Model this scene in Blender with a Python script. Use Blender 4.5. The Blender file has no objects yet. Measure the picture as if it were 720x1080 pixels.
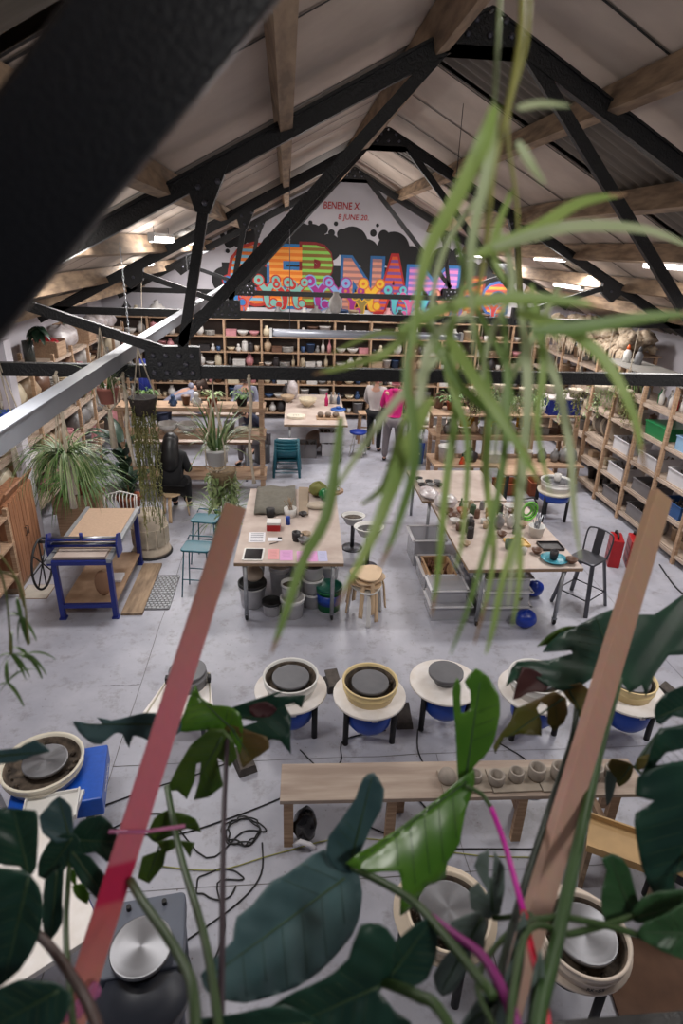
import bpy, math, random
from math import sin, cos, pi, radians, sqrt
from mathutils import Matrix, Vector

random.seed(7)
SC = bpy.context.scene
COL = SC.collection

# ------------------------------------------------------------------ camera
FPX, EYE = 640.0, Vector((0, 0, 4.1))
_p, _y, _r = radians(23.5), radians(5.5), radians(2.0)
FWD = Vector((sin(_y) * cos(_p), cos(_y) * cos(_p), -sin(_p)))
_rt = Vector((cos(_y), -sin(_y), 0)); _up = _rt.cross(FWD)
RGT = _rt * cos(_r) + _up * sin(_r)
UPV = _up * cos(_r) - _rt * sin(_r)
cd = bpy.data.cameras.new('camera'); cam = bpy.data.objects.new('camera', cd); COL.objects.link(cam)
cam.matrix_world = Matrix((( RGT.x, UPV.x, -FWD.x, EYE.x), (RGT.y, UPV.y, -FWD.y, EYE.y), (RGT.z, UPV.z, -FWD.z, EYE.z), (0, 0, 0, 1)))
cd.sensor_fit = 'VERTICAL'; cd.sensor_height = 36; cd.sensor_width = 24; cd.lens = FPX / 1080 * 36
cd.clip_start = 0.02; cd.clip_end = 100
cd.dof.use_dof = True; cd.dof.focus_distance = 5.5; cd.dof.aperture_fstop = 3.5
SC.camera = cam

# ------------------------------------------------------------------ world, light, exposure
w = bpy.data.worlds.new('world'); SC.world = w; w.use_nodes = True
w.node_tree.nodes['Background'].inputs[0].default_value = (0.62, 0.66, 0.8, 1)
w.node_tree.nodes['Background'].inputs[1].default_value = 0.10
SC.view_settings.view_transform = 'Standard'; SC.view_settings.look = 'None'
SC.view_settings.exposure = 0.0; SC.view_settings.gamma = 1; SC.view_settings.use_curve_mapping = False
SC.cycles.use_denoising = True
SC.cycles.max_bounces = 8; SC.cycles.diffuse_bounces = 4; SC.cycles.glossy_bounces = 2
SC.cycles.transmission_bounces = 4; SC.cycles.sample_clamp_indirect = 4; SC.cycles.caustics_reflective = False; SC.cycles.caustics_refractive = False

def area(name, loc, sx, sy, power, col=(1, .97, .95), rot=(0, 0, 0)):
    l = bpy.data.lights.new(name, 'AREA'); l.shape = 'RECTANGLE'; l.size = sx; l.size_y = sy; l.energy = power; l.color = col
    o = bpy.data.objects.new(name, l); o.location = loc; o.rotation_euler = rot; COL.objects.link(o); return o
# the hall's rows of ceiling lamps plus fill added for the back wall, thrown down from just under the roof
for x, y, z, p in ((-1.5, 2.6, 3.95, 62), (4.4, 3.2, 3.9, 62), (-1.5, 6.6, 3.95, 80), (4.4, 6.9, 3.9, 85), (-1.9, 10.6, 3.8, 85), (4.6, 10.6, 3.8, 100), (-1.5, 14.0, 3.95, 95), (1.4, 12.6, 5.0, 120), (4.4, 14.0, 3.9, 100)):
    area('lamp_glow', (x, y, z), 1.2, .3, p)
def glow(name, loc, power, r=.12, col=(1, .96, .92)):
    l = bpy.data.lights.new(name, 'POINT'); l.shadow_soft_size = r; l.energy = power; l.color = col
    o = bpy.data.objects.new(name, l); o.location = loc; COL.objects.link(o)
# light of the bare tubes in every direction (lamps in view, back-wall fill added at the ridge, then unseen fill added for the foreground)
for loc, p in (((-1.62, 5.3, 3.95), 14), ((-1.45, 7.9, 4.0), 14), ((-2.35, 11.1, 3.6), 16), ((-1.54, 11.4, 3.95), 24), ((4.42, 10.8, 3.9), 18), ((5.36, 12.0, 3.42), 14), ((5.3, 15.0, 3.44), 26), ((1.4, 13.0, 4.2), 48), ((4.5, 7.3, 3.88), 16), ((4.44, 14.75, 3.9), 14),
               ((1.2, 1.5, 4.95), 34), ((-2.2, 1.6, 3.9), 16), ((3.9, 1.6, 4.0), 18), ((.5, -.5, 4.5), 27)):
    glow('tube_glow', loc, p)

# ------------------------------------------------------------------ materials
def S(r, g, b):
    f = lambda c: (c / 255 / 12.92) if c / 255 <= .04045 else ((c / 255 + .055) / 1.055) ** 2.4
    return (f(r), f(g), f(b), 1)
_M = {}
def mat(name, col, rough=.6, metal=0, var=.18, scale=6, bump=0, col2=None, alpha=1, emit=0, thr=(.35, .7), det=5, stretch=None, trans=0, coat=0):
    if name in _M: return _M[name]
    m = bpy.data.materials.new(name); m.use_nodes = True; nt = m.node_tree; N = nt.nodes; L = nt.links
    b = N['Principled BSDF']
    b.inputs['Roughness'].default_value = rough; b.inputs['Metallic'].default_value = metal
    if coat: b.inputs['Coat Weight'].default_value = coat
    c = S(*col); c2 = S(*col2) if col2 else tuple(x * (1 - var) for x in c[:3]) + (1,)
    if var or col2 or bump:
        tc = N.new('ShaderNodeTexCoord'); mp = N.new('ShaderNodeMapping')
        if stretch: mp.inputs['Scale'].default_value = stretch
        nz = N.new('ShaderNodeTexNoise'); nz.inputs['Scale'].default_value = scale; nz.inputs['Detail'].default_value = det
        rp = N.new('ShaderNodeValToRGB'); rp.color_ramp.elements[0].position = thr[0]; rp.color_ramp.elements[1].position = thr[1]
        rp.color_ramp.elements[0].color = c2; rp.color_ramp.elements[1].color = c
        L.new(tc.outputs['Object'], mp.inputs[0]); L.new(mp.outputs[0], nz.inputs['Vector']); L.new(nz.outputs['Fac'], rp.inputs[0]); L.new(rp.outputs[0], b.inputs['Base Color'])
        if bump:
            bp = N.new('ShaderNodeBump'); bp.inputs['Strength'].default_value = bump; bp.inputs['Distance'].default_value = .01
            L.new(nz.outputs['Fac'], bp.inputs['Height']); L.new(bp.outputs[0], b.inputs['Normal'])
    else:
        b.inputs['Base Color'].default_value = c
    if alpha < 1: b.inputs['Alpha'].default_value = alpha
    if trans: b.inputs['Transmission Weight'].default_value = trans
    if emit:
        b.inputs['Emission Color'].default_value = c; b.inputs['Emission Strength'].default_value = emit
    _M[name] = m; return m

BLACK = mat('black_steel', (9, 9, 12), .5, 0, col2=(22, 22, 27), scale=70, bump=.7, thr=(.3, .45))
WOOD = mat('pine', (184, 154, 126), .7, 0, col2=(150, 120, 94), scale=5, stretch=(1, 1, 9))
WOODX = mat('pine_x', (180, 152, 126), .7, 0, col2=(148, 118, 94), scale=5, stretch=(1, 9, 9))
BOLT = mat('bolt_heads', (84, 84, 94), .35, .2, var=.2)
OLDWOOD = mat('old_timber', (164, 140, 114), .85, 0, col2=(116, 96, 78), scale=3, stretch=(5, 1, 5))
PLY = mat('dusty_ply', (196, 182, 172), .75, 0, col2=(176, 158, 148), scale=4)
PLYEDGE = mat('ply_edge', (150, 124, 98), .8, 0, var=.3, scale=20, stretch=(1, 1, 12))
BIRCH = mat('birch', (214, 184, 148), .5, 0, var=.1, scale=8)
STEEL = mat('steel', (150, 152, 156), .35, .9, var=.1)
GALV = mat('galvanised', (170, 172, 176), .45, .6, var=.2, scale=20)
WHITE = mat('white_plastic', (222, 220, 216), .4, 0, var=.08)
CREAM = mat('cream_plastic', (226, 218, 200), .4, 0, var=.1)
CLAY = mat('wet_clay', (112, 98, 84), .8, 0, col2=(52, 44, 38), scale=14, bump=.6)
BLUE = mat('blue_plastic', (28, 70, 168), .35, 0, var=.15)
NAVY = mat('navy_enamel', (34, 48, 128), .4, .1, var=.15)
TEAL = mat('teal_paint', (16, 92, 108), .4, 0, var=.15)
GREY = mat('grey_plastic', (128, 128, 132), .5, 0, var=.15)
DGREY = mat('dark_grey', (64, 66, 70), .55, 0, var=.2)
GUN = mat('gunmetal', (92, 92, 98), .4, .7, var=.15)
RED = mat('red_plastic', (176, 28, 34), .4, 0, var=.15)
RUB = mat('rubber', (24, 24, 26), .6, 0, var=.2)
TERRA = mat('terracotta', (158, 84, 58), .8, 0, var=.2)
PAPER = mat('paper', (226, 224, 228), .8, 0, var=.05)
ROPE = mat('macrame', (206, 192, 172), .9, 0, var=.25, scale=40)
GRN = mat('green_leaf', (96, 128, 62), .45, 0, col2=(60, 92, 44), scale=9)
GRNP = mat('pale_leaf', (164, 176, 128), .5, 0, col2=(104, 126, 74), scale=9)
GRND = mat('dark_leaf', (36, 66, 46), .4, 0, col2=(24, 46, 34), scale=6)
GRNY = mat('dry_leaf', (140, 130, 78), .6, 0, col2=(86, 98, 52), scale=9)
GREENP = mat('green_plastic', (30, 128, 74), .4, 0, var=.15)
SKIN = mat('skin', (205, 160, 138), .55, 0, var=.08)

# ------------------------------------------------------------------ mesh builder
class MB:
    def __init__(s): s.v = []; s.f = []; s.m = []; s.sm = []; s.mi = 0
    def add(s, vs, fs, smooth=False, M=None):
        k = len(s.v)
        s.v += [tuple(M @ Vector(v)) for v in vs] if M is not None else [tuple(v) for v in vs]
        for f in fs: s.f.append(tuple(i + k for i in f)); s.m.append(s.mi); s.sm.append(smooth)
        return s
    def box(s, c, d, rz=0, M=None, taper=1):
        x, y, z = d[0] / 2, d[1] / 2, d[2] / 2; T = Matrix.Translation(c) @ Matrix.Rotation(rz, 4, 'Z')
        if M is not None: T = M @ T
        t = taper
        vs = [(-x, -y, -z), (x, -y, -z), (x, y, -z), (-x, y, -z), (-x * t, -y * t, z), (x * t, -y * t, z), (x * t, y * t, z), (-x * t, y * t, z)]
        return s.add(vs, [(0, 3, 2, 1), (4, 5, 6, 7), (0, 1, 5, 4), (1, 2, 6, 5), (2, 3, 7, 6), (3, 0, 4, 7)], False, T)
    def lathe(s, prof, c=(0, 0, 0), n=24, M=None, sx=1, sy=1):
        vs = []; fs = []; T = Matrix.Translation(c)
        if M is not None: T = M @ T
        for r, z in prof:
            for i in range(n): a = 2 * pi * i / n; vs.append((r * cos(a) * sx, r * sin(a) * sy, z))
        for j in range(len(prof) - 1):
            for i in range(n): fs.append((j * n + i, j * n + (i + 1) % n, (j + 1) * n + (i + 1) % n, (j + 1) * n + i))
        s.add(vs, fs, True, T)
        k = len(s.v) - len(vs)
        if prof[0][0] > 1e-4: s.f.append(tuple(k + i for i in reversed(range(n)))); s.m.append(s.mi); s.sm.append(False)
        if prof[-1][0] > 1e-4: s.f.append(tuple(k + (len(prof) - 1) * n + i for i in range(n))); s.m.append(s.mi); s.sm.append(False)
        return s
    def cyl(s, c, r, h, n=20, M=None): return s.lathe([(r, 0), (r, h)], c, n, M)
    def tube(s, pts, r, n=8, caps=True, flat=1.0):
        P = [Vector(p) for p in pts]; R = r if isinstance(r, (list, tuple)) else [r] * len(P); vs = []; fs = []; prev = None
        for i, p in enumerate(P):
            t = (P[min(i + 1, len(P) - 1)] - P[max(i - 1, 0)]).normalized()
            if prev is None:
                a = Vector((0, 0, 1)) if abs(t.z) < .9 else Vector((1, 0, 0)); u = t.cross(a).normalized()
            else: u = (prev - t * prev.dot(t)).normalized()
            prev = u; w_ = t.cross(u)
            for k in range(n): a = 2 * pi * k / n; vs.append(p + u * (R[i] * cos(a)) + w_ * (R[i] * sin(a) * flat))
        for i in range(len(P) - 1):
            for k in range(n): fs.append((i * n + k, i * n + (k + 1) % n, (i + 1) * n + (k + 1) % n, (i + 1) * n + k))
        if caps: fs += [tuple(reversed(range(n))), tuple((len(P) - 1) * n + k for k in range(n))]
        return s.add(vs, fs, True)
    def beam(s, a, b, w_, h, up=(0, 0, 1)):
        a, b, up = Vector(a), Vector(b), Vector(up); t = (b - a); L_ = t.length; t.normalize()
        u = t.cross(up).normalized(); v = u.cross(t)
        vs = [p + u * (sx * w_ / 2) + v * (sz * h / 2) for p in (a, b) for sx, sz in ((-1, -1), (1, -1), (1, 1), (-1, 1))]
        return s.add(vs, [(0, 1, 2, 3), (7, 6, 5, 4), (0, 4, 5, 1), (1, 5, 6, 2), (2, 6, 7, 3), (3, 7, 4, 0)])
    def prism(s, poly, z0, z1, M=None):
        n = len(poly); vs = [(x, y, z0) for x, y in poly] + [(x, y, z1) for x, y in poly]
        fs = [tuple(reversed(range(n))), tuple(range(n, 2 * n))] + [(i, (i + 1) % n, n + (i + 1) % n, n + i) for i in range(n)]
        return s.add(vs, fs, False, M)
    def rbox(s, c, d, r=.03, rz=0, M=None, taper=1.0, n=4):
        # rounded-corner box (rounded in plan)
        x, y = d[0] / 2, d[1] / 2; pts = []
        for cx, cy, a0 in ((x - r, y - r, 0), (-x + r, y - r, 90), (-x + r, -y + r, 180), (x - r, -y + r, 270)):
            for k in range(n + 1): a = radians(a0 + 90 * k / n); pts.append((cx + r * cos(a), cy + r * sin(a)))
        T = Matrix.Translation(c) @ Matrix.Rotation(rz, 4, 'Z')
        if M is not None: T = M @ T
        k = len(pts); z = d[2] / 2
        vs = [(px * 1, py * 1, -z) for px, py in pts] + [(px * taper, py * taper, z) for px, py in pts]
        fs = [tuple(reversed(range(k))), tuple(range(k, 2 * k))] + [(i, (i + 1) % k, k + (i + 1) % k, k + i) for i in range(k)]
        return s.add(vs, fs, False, T)
    def build(s, name, ms, parent=None, bevel=0, sub=0, solid=0, loc=None):
        me = bpy.data.meshes.new(name); me.from_pydata(s.v, [], s.f)
        ms = ms if isinstance(ms, (list, tuple)) else [ms]
        for m in ms: me.materials.append(m)
        me.polygons.foreach_set('material_index', s.m); me.polygons.foreach_set('use_smooth', s.sm); me.update()
        o = bpy.data.objects.new(name, me); COL.objects.link(o)
        if parent is not None: o.parent = parent
        if loc is not None: o.location = loc
        if solid: md = o.modifiers.new('solid', 'SOLIDIFY'); md.thickness = solid; md.offset = 0
        if bevel: md = o.modifiers.new('bevel', 'BEVEL'); md.width = bevel; md.segments = 2; md.limit_method = 'ANGLE'; md.angle_limit = radians(40)
        if sub: md = o.modifiers.new('sub', 'SUBSURF'); md.levels = sub; md.render_levels = sub
        return o
def tag(o, label=None, cat=None, group=None, kind=None):
    if label: o['label'] = label
    if cat: o['category'] = cat
    if group: o['group'] = group
    if kind: o['kind'] = kind
    return o
def thing(name, label, cat, loc=(0, 0, 0), rz=0, group=None):
    o = bpy.data.objects.new(name, None); COL.objects.link(o); o.location = loc; o.rotation_euler = (0, 0, rz); o.empty_display_size = .05
    return tag(o, label, cat, group)
def struct(name, mb, m, label=None, **k):
    o = mb.build(name, m, **k); o['kind'] = 'structure'
    if label: o['label'] = label
    return o
KIDS = {}
def dup(root, loc=None, rz=None, label=None, scale=None, group=None):
    def kids(o): return [c for c in COL.objects if c.parent == o]
    def cp(o, par):
        c = o.copy(); COL.objects.link(c)
        if par is not None: c.parent = par
        ks = KIDS.get(o.name)
        if ks is None: ks = KIDS[o.name] = kids(o)
        for k in ks: cp(k, c)
        return c
    r = cp(root, None)
    if loc is not None: r.location = loc
    if rz is not None: r.rotation_euler = (0, 0, rz)
    if label: r['label'] = label
    if group: r['group'] = group
    if scale: r.scale = scale if isinstance(scale, (tuple, list)) else (scale,) * 3
    return r
def at(px, py, d):
    'world point seen at a photo pixel, d metres along the view axis'
    return EYE + (FWD + RGT * ((px - 360) / FPX) + UPV * ((540 - py) / FPX)) * d
def smoothpts(pts, n=6):
    P = [Vector(p) for p in pts]; out = []
    for i in range(len(P) - 1):
        p0, p1, p2, p3 = P[max(i - 1, 0)], P[i], P[i + 1], P[min(i + 2, len(P) - 1)]
        for k in range(n):
            t = k / n; out.append(.5 * ((2 * p1) + (-p0 + p2) * t + (2 * p0 - 5 * p1 + 4 * p2 - p3) * t * t + (-p0 + 3 * p1 - 3 * p2 + p3) * t ** 3))
    return out + [P[-1]]
# ------------------------------------------------------------------ room
XL, XR, YB, YF, XC = -4.45, 7.2, 15.8, -0.6, 1.37
def roofz(x, off=5.78): return off - .51 * abs(x - XC)
def floor_material():
    m = bpy.data.materials.new('painted_concrete'); m.use_nodes = True; nt = m.node_tree; N = nt.nodes; L = nt.links; b = N['Principled BSDF']
    b.inputs['Roughness'].default_value = .42
    tc = N.new('ShaderNodeTexCoord')
    def noise(sc, det, a, bb, rough=.6):
        n = N.new('ShaderNodeTexNoise'); n.inputs['Scale'].default_value = sc; n.inputs['Detail'].default_value = det; n.inputs['Roughness'].default_value = rough
        L.new(tc.outputs['Object'], n.inputs['Vector']); r = N.new('ShaderNodeMapRange'); r.inputs[1].default_value = a; r.inputs[2].default_value = bb; L.new(n.outputs['Fac'], r.inputs[0]); return r.outputs[0]
    def mix(f, a, c):
        x = N.new('ShaderNodeMix'); x.data_type = 'RGBA'; L.new(f, x.inputs[0])
        if isinstance(a, tuple): x.inputs[6].default_value = a
        else: L.new(a, x.inputs[6])
        x.inputs[7].default_value = c; return x.outputs[2]
    c = mix(noise(1.1, 6, .35, .7), S(182, 182, 192), S(152, 153, 165))
    c = mix(noise(5, 10, .52, .72, .75), c, S(132, 128, 132))
    v = N.new('ShaderNodeTexVoronoi'); v.inputs['Scale'].default_value = 13; L.new(tc.outputs['Object'], v.inputs['Vector'])
    mr = N.new('ShaderNodeMapRange'); mr.inputs[1].default_value = .10; mr.inputs[2].default_value = .05; L.new(v.outputs['Distance'], mr.inputs[0])
    gate = noise(2.3, 3, .42, .6); mu = N.new('ShaderNodeMath'); mu.operation = 'MULTIPLY'; L.new(mr.outputs[0], mu.inputs[0]); L.new(gate, mu.inputs[1])
    c = mix(mu.outputs[0], c, S(112, 104, 100))
    L.new(c, b.inputs['Base Color']); return m
f = MB(); f.box(((XL + XR) / 2, (YB + YF) / 2, -.05), (XR - XL, YB - YF, .1)); struct('floor', f, floor_material(), 'pale grey painted concrete workshop floor with speckled clay stains')
JOINT = mat('joint', (104, 100, 98), .9)
j = MB()
def wob(p, q, w_=.007, n=26):
    p, q = Vector(p), Vector(q); d = (q - p); s = Vector((-d.y, d.x, 0)).normalized()
    pts = [p + d * (i / n) + s * random.uniform(-.008, .008) for i in range(n + 1)]
    vs = []; 
    for i, a in enumerate(pts): ww = w_ * random.uniform(.5, 1.2); vs += [a + s * ww / 2, a - s * ww / 2]
    j.add(vs, [(2 * i, 2 * i + 1, 2 * i + 3, 2 * i + 2) for i in range(n)])
for a, b in (((-1.49, .2, .002), (-1.49, 12, .002)), ((-4, 2.88, .002), (7, 2.88, .002)), ((-1.49, 4.0, .002), (7, 4.0, .002)), ((-1.9, 5.05, .002), (-1.49, 5.05, .002)), ((4.2, .2, .002), (4.2, 9, .002)), ((1.3, 0.5, .002), (1.3, 4.0, .002)), ((-1.49, 8.9, .002), (5, 8.9, .002))): wob(a, b)
struct('trim_1', j, JOINT, 'thin dark joint lines between the floor slabs')
WALL = mat('white_wall', (204, 200, 208), .8, 0, col2=(194, 190, 197), scale=1.5, bump=.1)
wb = MB(); zs = lambda x: roofz(x, 5.95)
wb.prism([(XL, 0), (XR, 0), (XR, zs(XR)), (XC, zs(XC)), (XL, zs(XL))], 0, .15, Matrix(((1, 0, 0, 0), (0, 0, 1, YB), (0, 1, 0, 0), (0, 0, 0, 1))))
struct('wall_back', wb, WALL, 'white painted gable wall behind the shelving')
wl = MB(); wl.box((XL - .07, (YB + YF) / 2, 1.45), (.14, YB - YF, 2.9))
for y in (5.0, 9.5, 14.0): wl.box((XL + .12, y + .1, 1.45), (.24, .34, 2.9))
struct('wall_left', wl, WALL, 'white side wall with square piers behind the plants')
wr = MB(); wr.box((XR + .07, (YB + YF) / 2, 1.45), (.14, YB - YF, 2.9))
for y in (5.0, 9.5, 14.0): wr.box((XR - .12, y + .1, 1.45), (.24, .34, 2.9))
struct('wall_right', wr, WALL, 'white side wall behind the timber racks')
# roof: two slopes of boards with corrugated translucent sheets and dark joints between
BOARD = mat('roof_board', (202, 188, 176), .8, 0, col2=(172, 158, 147), scale=1.2)
CORR = mat('corrugated_sheet', (112, 104, 94), .6, 0, var=.35, scale=3, stretch=(.6, 12, .6))
DARKJ = mat('dark_strip', (26, 25, 26), .8)
cl = MB(); bands = [(1.2, 2.4), (5.7, 6.9), (10.2, 11.4), (14.7, YB)]
for sg, X1 in ((-1, XL - .1), (1, XR + .1)):
    P = lambda x, y, dz=0: (x, y, roofz(x) + dz)
    y = YF
    for a, b in bands:
        cl.mi = 0; cl.add([P(XC, y), P(X1, y), P(X1, a), P(XC, a)], [(0, 1, 2, 3)])
        cl.mi = 1; n = 48; vs = []
        for i in range(n + 1):
            yy = a + (b - a) * i / n; dz = .03 + .028 * cos(2 * pi * i / 8); vs += [P(XC, yy, dz), P(X1, yy, dz)]
        cl.add(vs, [(2 * i, 2 * i + 1, 2 * i + 3, 2 * i + 2) for i in range(n)], True)
        cl.mi = 2
        for e in (a, b, b + .06):
            cl.add([P(XC, e - .012, -.008), P(X1, e - .012, -.008), P(X1, e + .012, -.008), P(XC, e + .012, -.008), P(XC, e - .012, .07), P(X1, e - .012, .07), P(X1, e + .012, .07), P(XC, e + .012, .07)], [(0, 1, 2, 3)])
        y = b
    cl.mi = 2
    for e in ((4.4 if sg > 0 else 3.6), 8.2, 9.3 if sg > 0 else 7.55, 12.6, 13.8):
        cl.add([P(XC, e - .014, -.01), P(X1, e - .014, -.01), P(X1, e + .014, -.01), P(XC, e + .014, -.01)], [(0, 1, 2, 3)])
    cl.mi = 0; cl.add([P(XC, YF, .25), P(X1, YF, .25), P(X1, YB, .25), P(XC, YB, .25)], [(0, 1, 2, 3)])
struct('ceiling', cl, [BOARD, CORR, DARKJ], 'boarded pitched roof with corrugated sheets between dark joints')
# purlins
for i, (x, w_, h) in enumerate(((1.02, .09, .24), (-.03, .09, .2), (-.9, .09, .2), (-1.75, .09, .2), (-2.6, .09, .2), (-3.45, .09, .2), (2.36, .09, .2), (3.4, .1, .22), (4.3, .09, .2), (5.15, .09, .2), (6.0, .09, .2))):
    p = MB(); zc = roofz(x) - h / 2 - .03
    tilt = .3 if x < XC else -.3
    M = Matrix.Translation((x, (YB + YF) / 2, zc)) @ Matrix.Rotation(-tilt, 4, 'Y')
    p.box((0, 0, 0), (w_, YB - YF, h), 0, M)
    where = ['just beside the ridge', 'first below the ridge purlin on the mural\'s C side', 'second down that slope', 'third down that slope', 'fourth down that slope', 'lowest above the bagged shelves', 'first below the ridge on the rack side', 'second below the ridge on the rack side', 'third below the ridge on the rack side', 'fourth below the ridge on the rack side', 'lowest above the timber racks'][i]
    struct('timber_purlin', p, OLDWOOD, 'long timber roof purlin, ' + where)
# trusses
def truss(y, w_, label, plate=.012, full=True):
    t = thing('roof_truss', label, 'roof truss', (XC, y, 3.15))
    zt = lambda x: 5.55 - 3.15 - .51 * abs(x)
    H = 4.95
    for sg in (-1, 1):
        m = MB(); m.beam((0, 0, zt(0)), (sg * (H), 0, zt(H)), .07, .13); m.beam((0, .0, zt(0) + .055), (sg * (H), 0, zt(H) + .055), .12, .015); m.build('rafter', BLACK, t)
        m = MB(); m.beam((sg * 2.22, 0, .22), (sg * .22, 0, 2.3), .05, .085); m.build('diagonal_strut', BLACK, t)
        m = MB(); m.beam((sg * 2.2, 0, .15), (sg * 1.93, 0, zt(1.93) - .04), .05, .075); m.build('vertical_strut', BLACK, t)
        m = MB(); m.beam((sg * 2.3, 0, .15), (sg * 3.55, 0, zt(3.55) - .04), .05, .075); m.build('outer_strut', BLACK, t)
        def plate_(name, poly, bolts):
            g = MB(); g.prism(poly, -.045, .045, Matrix(((1, 0, 0, 0), (0, 0, 1, 0), (0, 1, 0, 0), (0, 0, 0, 1))))
            g.mi = 1
            for bx, bz in bolts: g.lathe([(.022, 0), (.02, .018), (0, .024)], (0, 0, 0), 6, Matrix.Translation((bx, -.045, bz)) @ Matrix.Rotation(pi / 2, 4, 'X'))
            g.build(name, [BLACK, BOLT], t)
        c = sg * 2.27
        plate_('gusset_plate', [(c - .21, -.06), (c + .21, -.06), (c + .21, .2), (c - .21, .2)] if sg > 0 else [(c - .21, -.06), (c + .21, -.06), (c + .21, .2), (c - .21, .2)], [(c + dx, dz) for dx in (-.15, -.05, .05, .15) for dz in (.0, .13)] + [(c - .1, .065), (c + .1, .065)])
        x = 1.93
        plate_('gusset_plate', [(sg * (x - .15), zt(x - .15) - .02), (sg * (x + .15), zt(x + .15) - .02), (sg * (x + .1), zt(x) - .26), (sg * (x + .0), zt(x) - .27)][::sg], [(sg * (x - .07), zt(x) - .06), (sg * (x + .07), zt(x) - .1), (sg * (x + .03), zt(x) - .2)])
        x = 3.62
        plate_('gusset_plate', [(sg * (x - .22), zt(x - .22) - .02), (sg * (x + .14), zt(x + .14) - .02), (sg * (x - .02), zt(x) - .24), (sg * (x - .2), zt(x) - .12)][::sg], [(sg * (x - .07), zt(x) - .08)])
    m = MB(); m.beam((-4.8, 0, 0), (4.8, 0, 0), .07, .1); m.build('tie_beam', BLACK, t)
    g = MB(); g.prism([(-.3, zt(.3) - .06), (-.26, 2.24), (.26, 2.24), (.3, zt(.3) - .06), (0, zt(0) + .02)], -.05, .05, Matrix(((1, 0, 0, 0), (0, 0, 1, 0), (0, 1, 0, 0), (0, 0, 0, 1))))
    g.mi = 1
    for bx, bz in ((-.15, 2.3), (.15, 2.3), (0, 2.3), (-.1, 2.38), (.1, 2.38)): g.lathe([(.022, 0), (.02, .018), (0, .024)], (0, 0, 0), 6, Matrix.Translation((bx, -.05, bz)) @ Matrix.Rotation(pi / 2, 4, 'X'))
    g.build('apex_plate', [BLACK, BOLT], t)
    return t
truss(5.0, .1, 'large black riveted steel roof truss nearest the mezzanine, with the grey rail on its tie')
truss(9.5, .1, 'black steel roof truss second from the mezzanine, in the middle of the hall')
truss(14.0, .1, 'black steel roof truss standing closest to the painted mural')
# the truss beside the mezzanine: only its strut crosses the view
def atY(px, py, Y):
    r = FWD + RGT * ((px - 360) / FPX) + UPV * ((540 - py) / FPX); return EYE + r * (Y / r.y)
t = thing('roof_truss', 'blurred black steel strut of the truss right beside the mezzanine rail', 'roof truss', (-.3, .5, 3.6))
m = MB(); a = atY(-160, 446, .5) - Vector((-.3, .5, 3.6)); b = atY(183 + 160, -208, .5) - Vector((-.3, .5, 3.6))
m.beam(a, b, .02, .092, up=(0, 0, 1))
BLK2 = mat('black_paint_pitted', (10, 11, 17), .35, 0, var=.6, scale=200, bump=.15)
m.build('diagonal_strut', BLK2, t, bevel=.006)
zt = atY(655, 1071, .5).z - 3.6
m = MB(); m.beam((-2.5, -.05, zt - .04), (3.5, -.05, zt - .04), .1, .08); m.build('tie_beam', BLK2, t)
# grey rail along the hall
m = MB(); m.box((0, 6.5, 0), (.085, 13.6, .10)); m.box((0, 6.5, .053), (.097, 13.6, .008))
r = m.build('steel_rail', mat('rail_grey', (132, 135, 142), .55, .1, var=.1), loc=(-1.3, .5, 3.26)); r.rotation_euler = (0, 0, 0)
tag(r, 'long square grey steel rail running over the truss ties', 'rail')
# ------------------------------------------------------------------ mural on the gable wall
YW = YB - .004
mural = thing('wall_mural', 'large graffiti mural of bright striped letters over black bubbles on the gable wall', 'mural', (XC, YW, 3.4))
FLATM = Matrix(((1, 0, 0, 0), (0, 0, -1, 0), (0, 1, 0, 0), (0, 0, 0, 1)))
def paint(name, c): return mat('paint_' + name, c, .7, 0, var=.06, scale=3)
def stripes(name, a, b, freq=46, tilt=0):
    m = bpy.data.materials.new(name); m.use_nodes = True; nt = m.node_tree; N = nt.nodes; L = nt.links; p = N['Principled BSDF']; p.inputs['Roughness'].default_value = .7
    tc = N.new('ShaderNodeTexCoord'); sp = N.new('ShaderNodeSeparateXYZ'); L.new(tc.outputs['Object'], sp.inputs[0])
    mx = N.new('ShaderNodeMath'); mx.operation = 'MULTIPLY_ADD'; mx.inputs[1].default_value = tilt; L.new(sp.outputs[0], mx.inputs[0]); L.new(sp.outputs[2], mx.inputs[2])
    mu = N.new('ShaderNodeMath'); mu.operation = 'MULTIPLY'; mu.inputs[1].default_value = freq; L.new(mx.outputs[0], mu.inputs[0])
    si = N.new('ShaderNodeMath'); si.operation = 'SINE'; L.new(mu.outputs[0], si.inputs[0])
    gt = N.new('ShaderNodeMath'); gt.operation = 'GREATER_THAN'; gt.inputs[1].default_value = .1; L.new(si.outputs[0], gt.inputs[0])
    mi = N.new('ShaderNodeMix'); mi.data_type = 'RGBA'; mi.inputs[6].default_value = S(*a); mi.inputs[7].default_value = S(*b); L.new(gt.outputs[0], mi.inputs[0]); L.new(mi.outputs[2], p.inputs['Base Color']); return m
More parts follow.
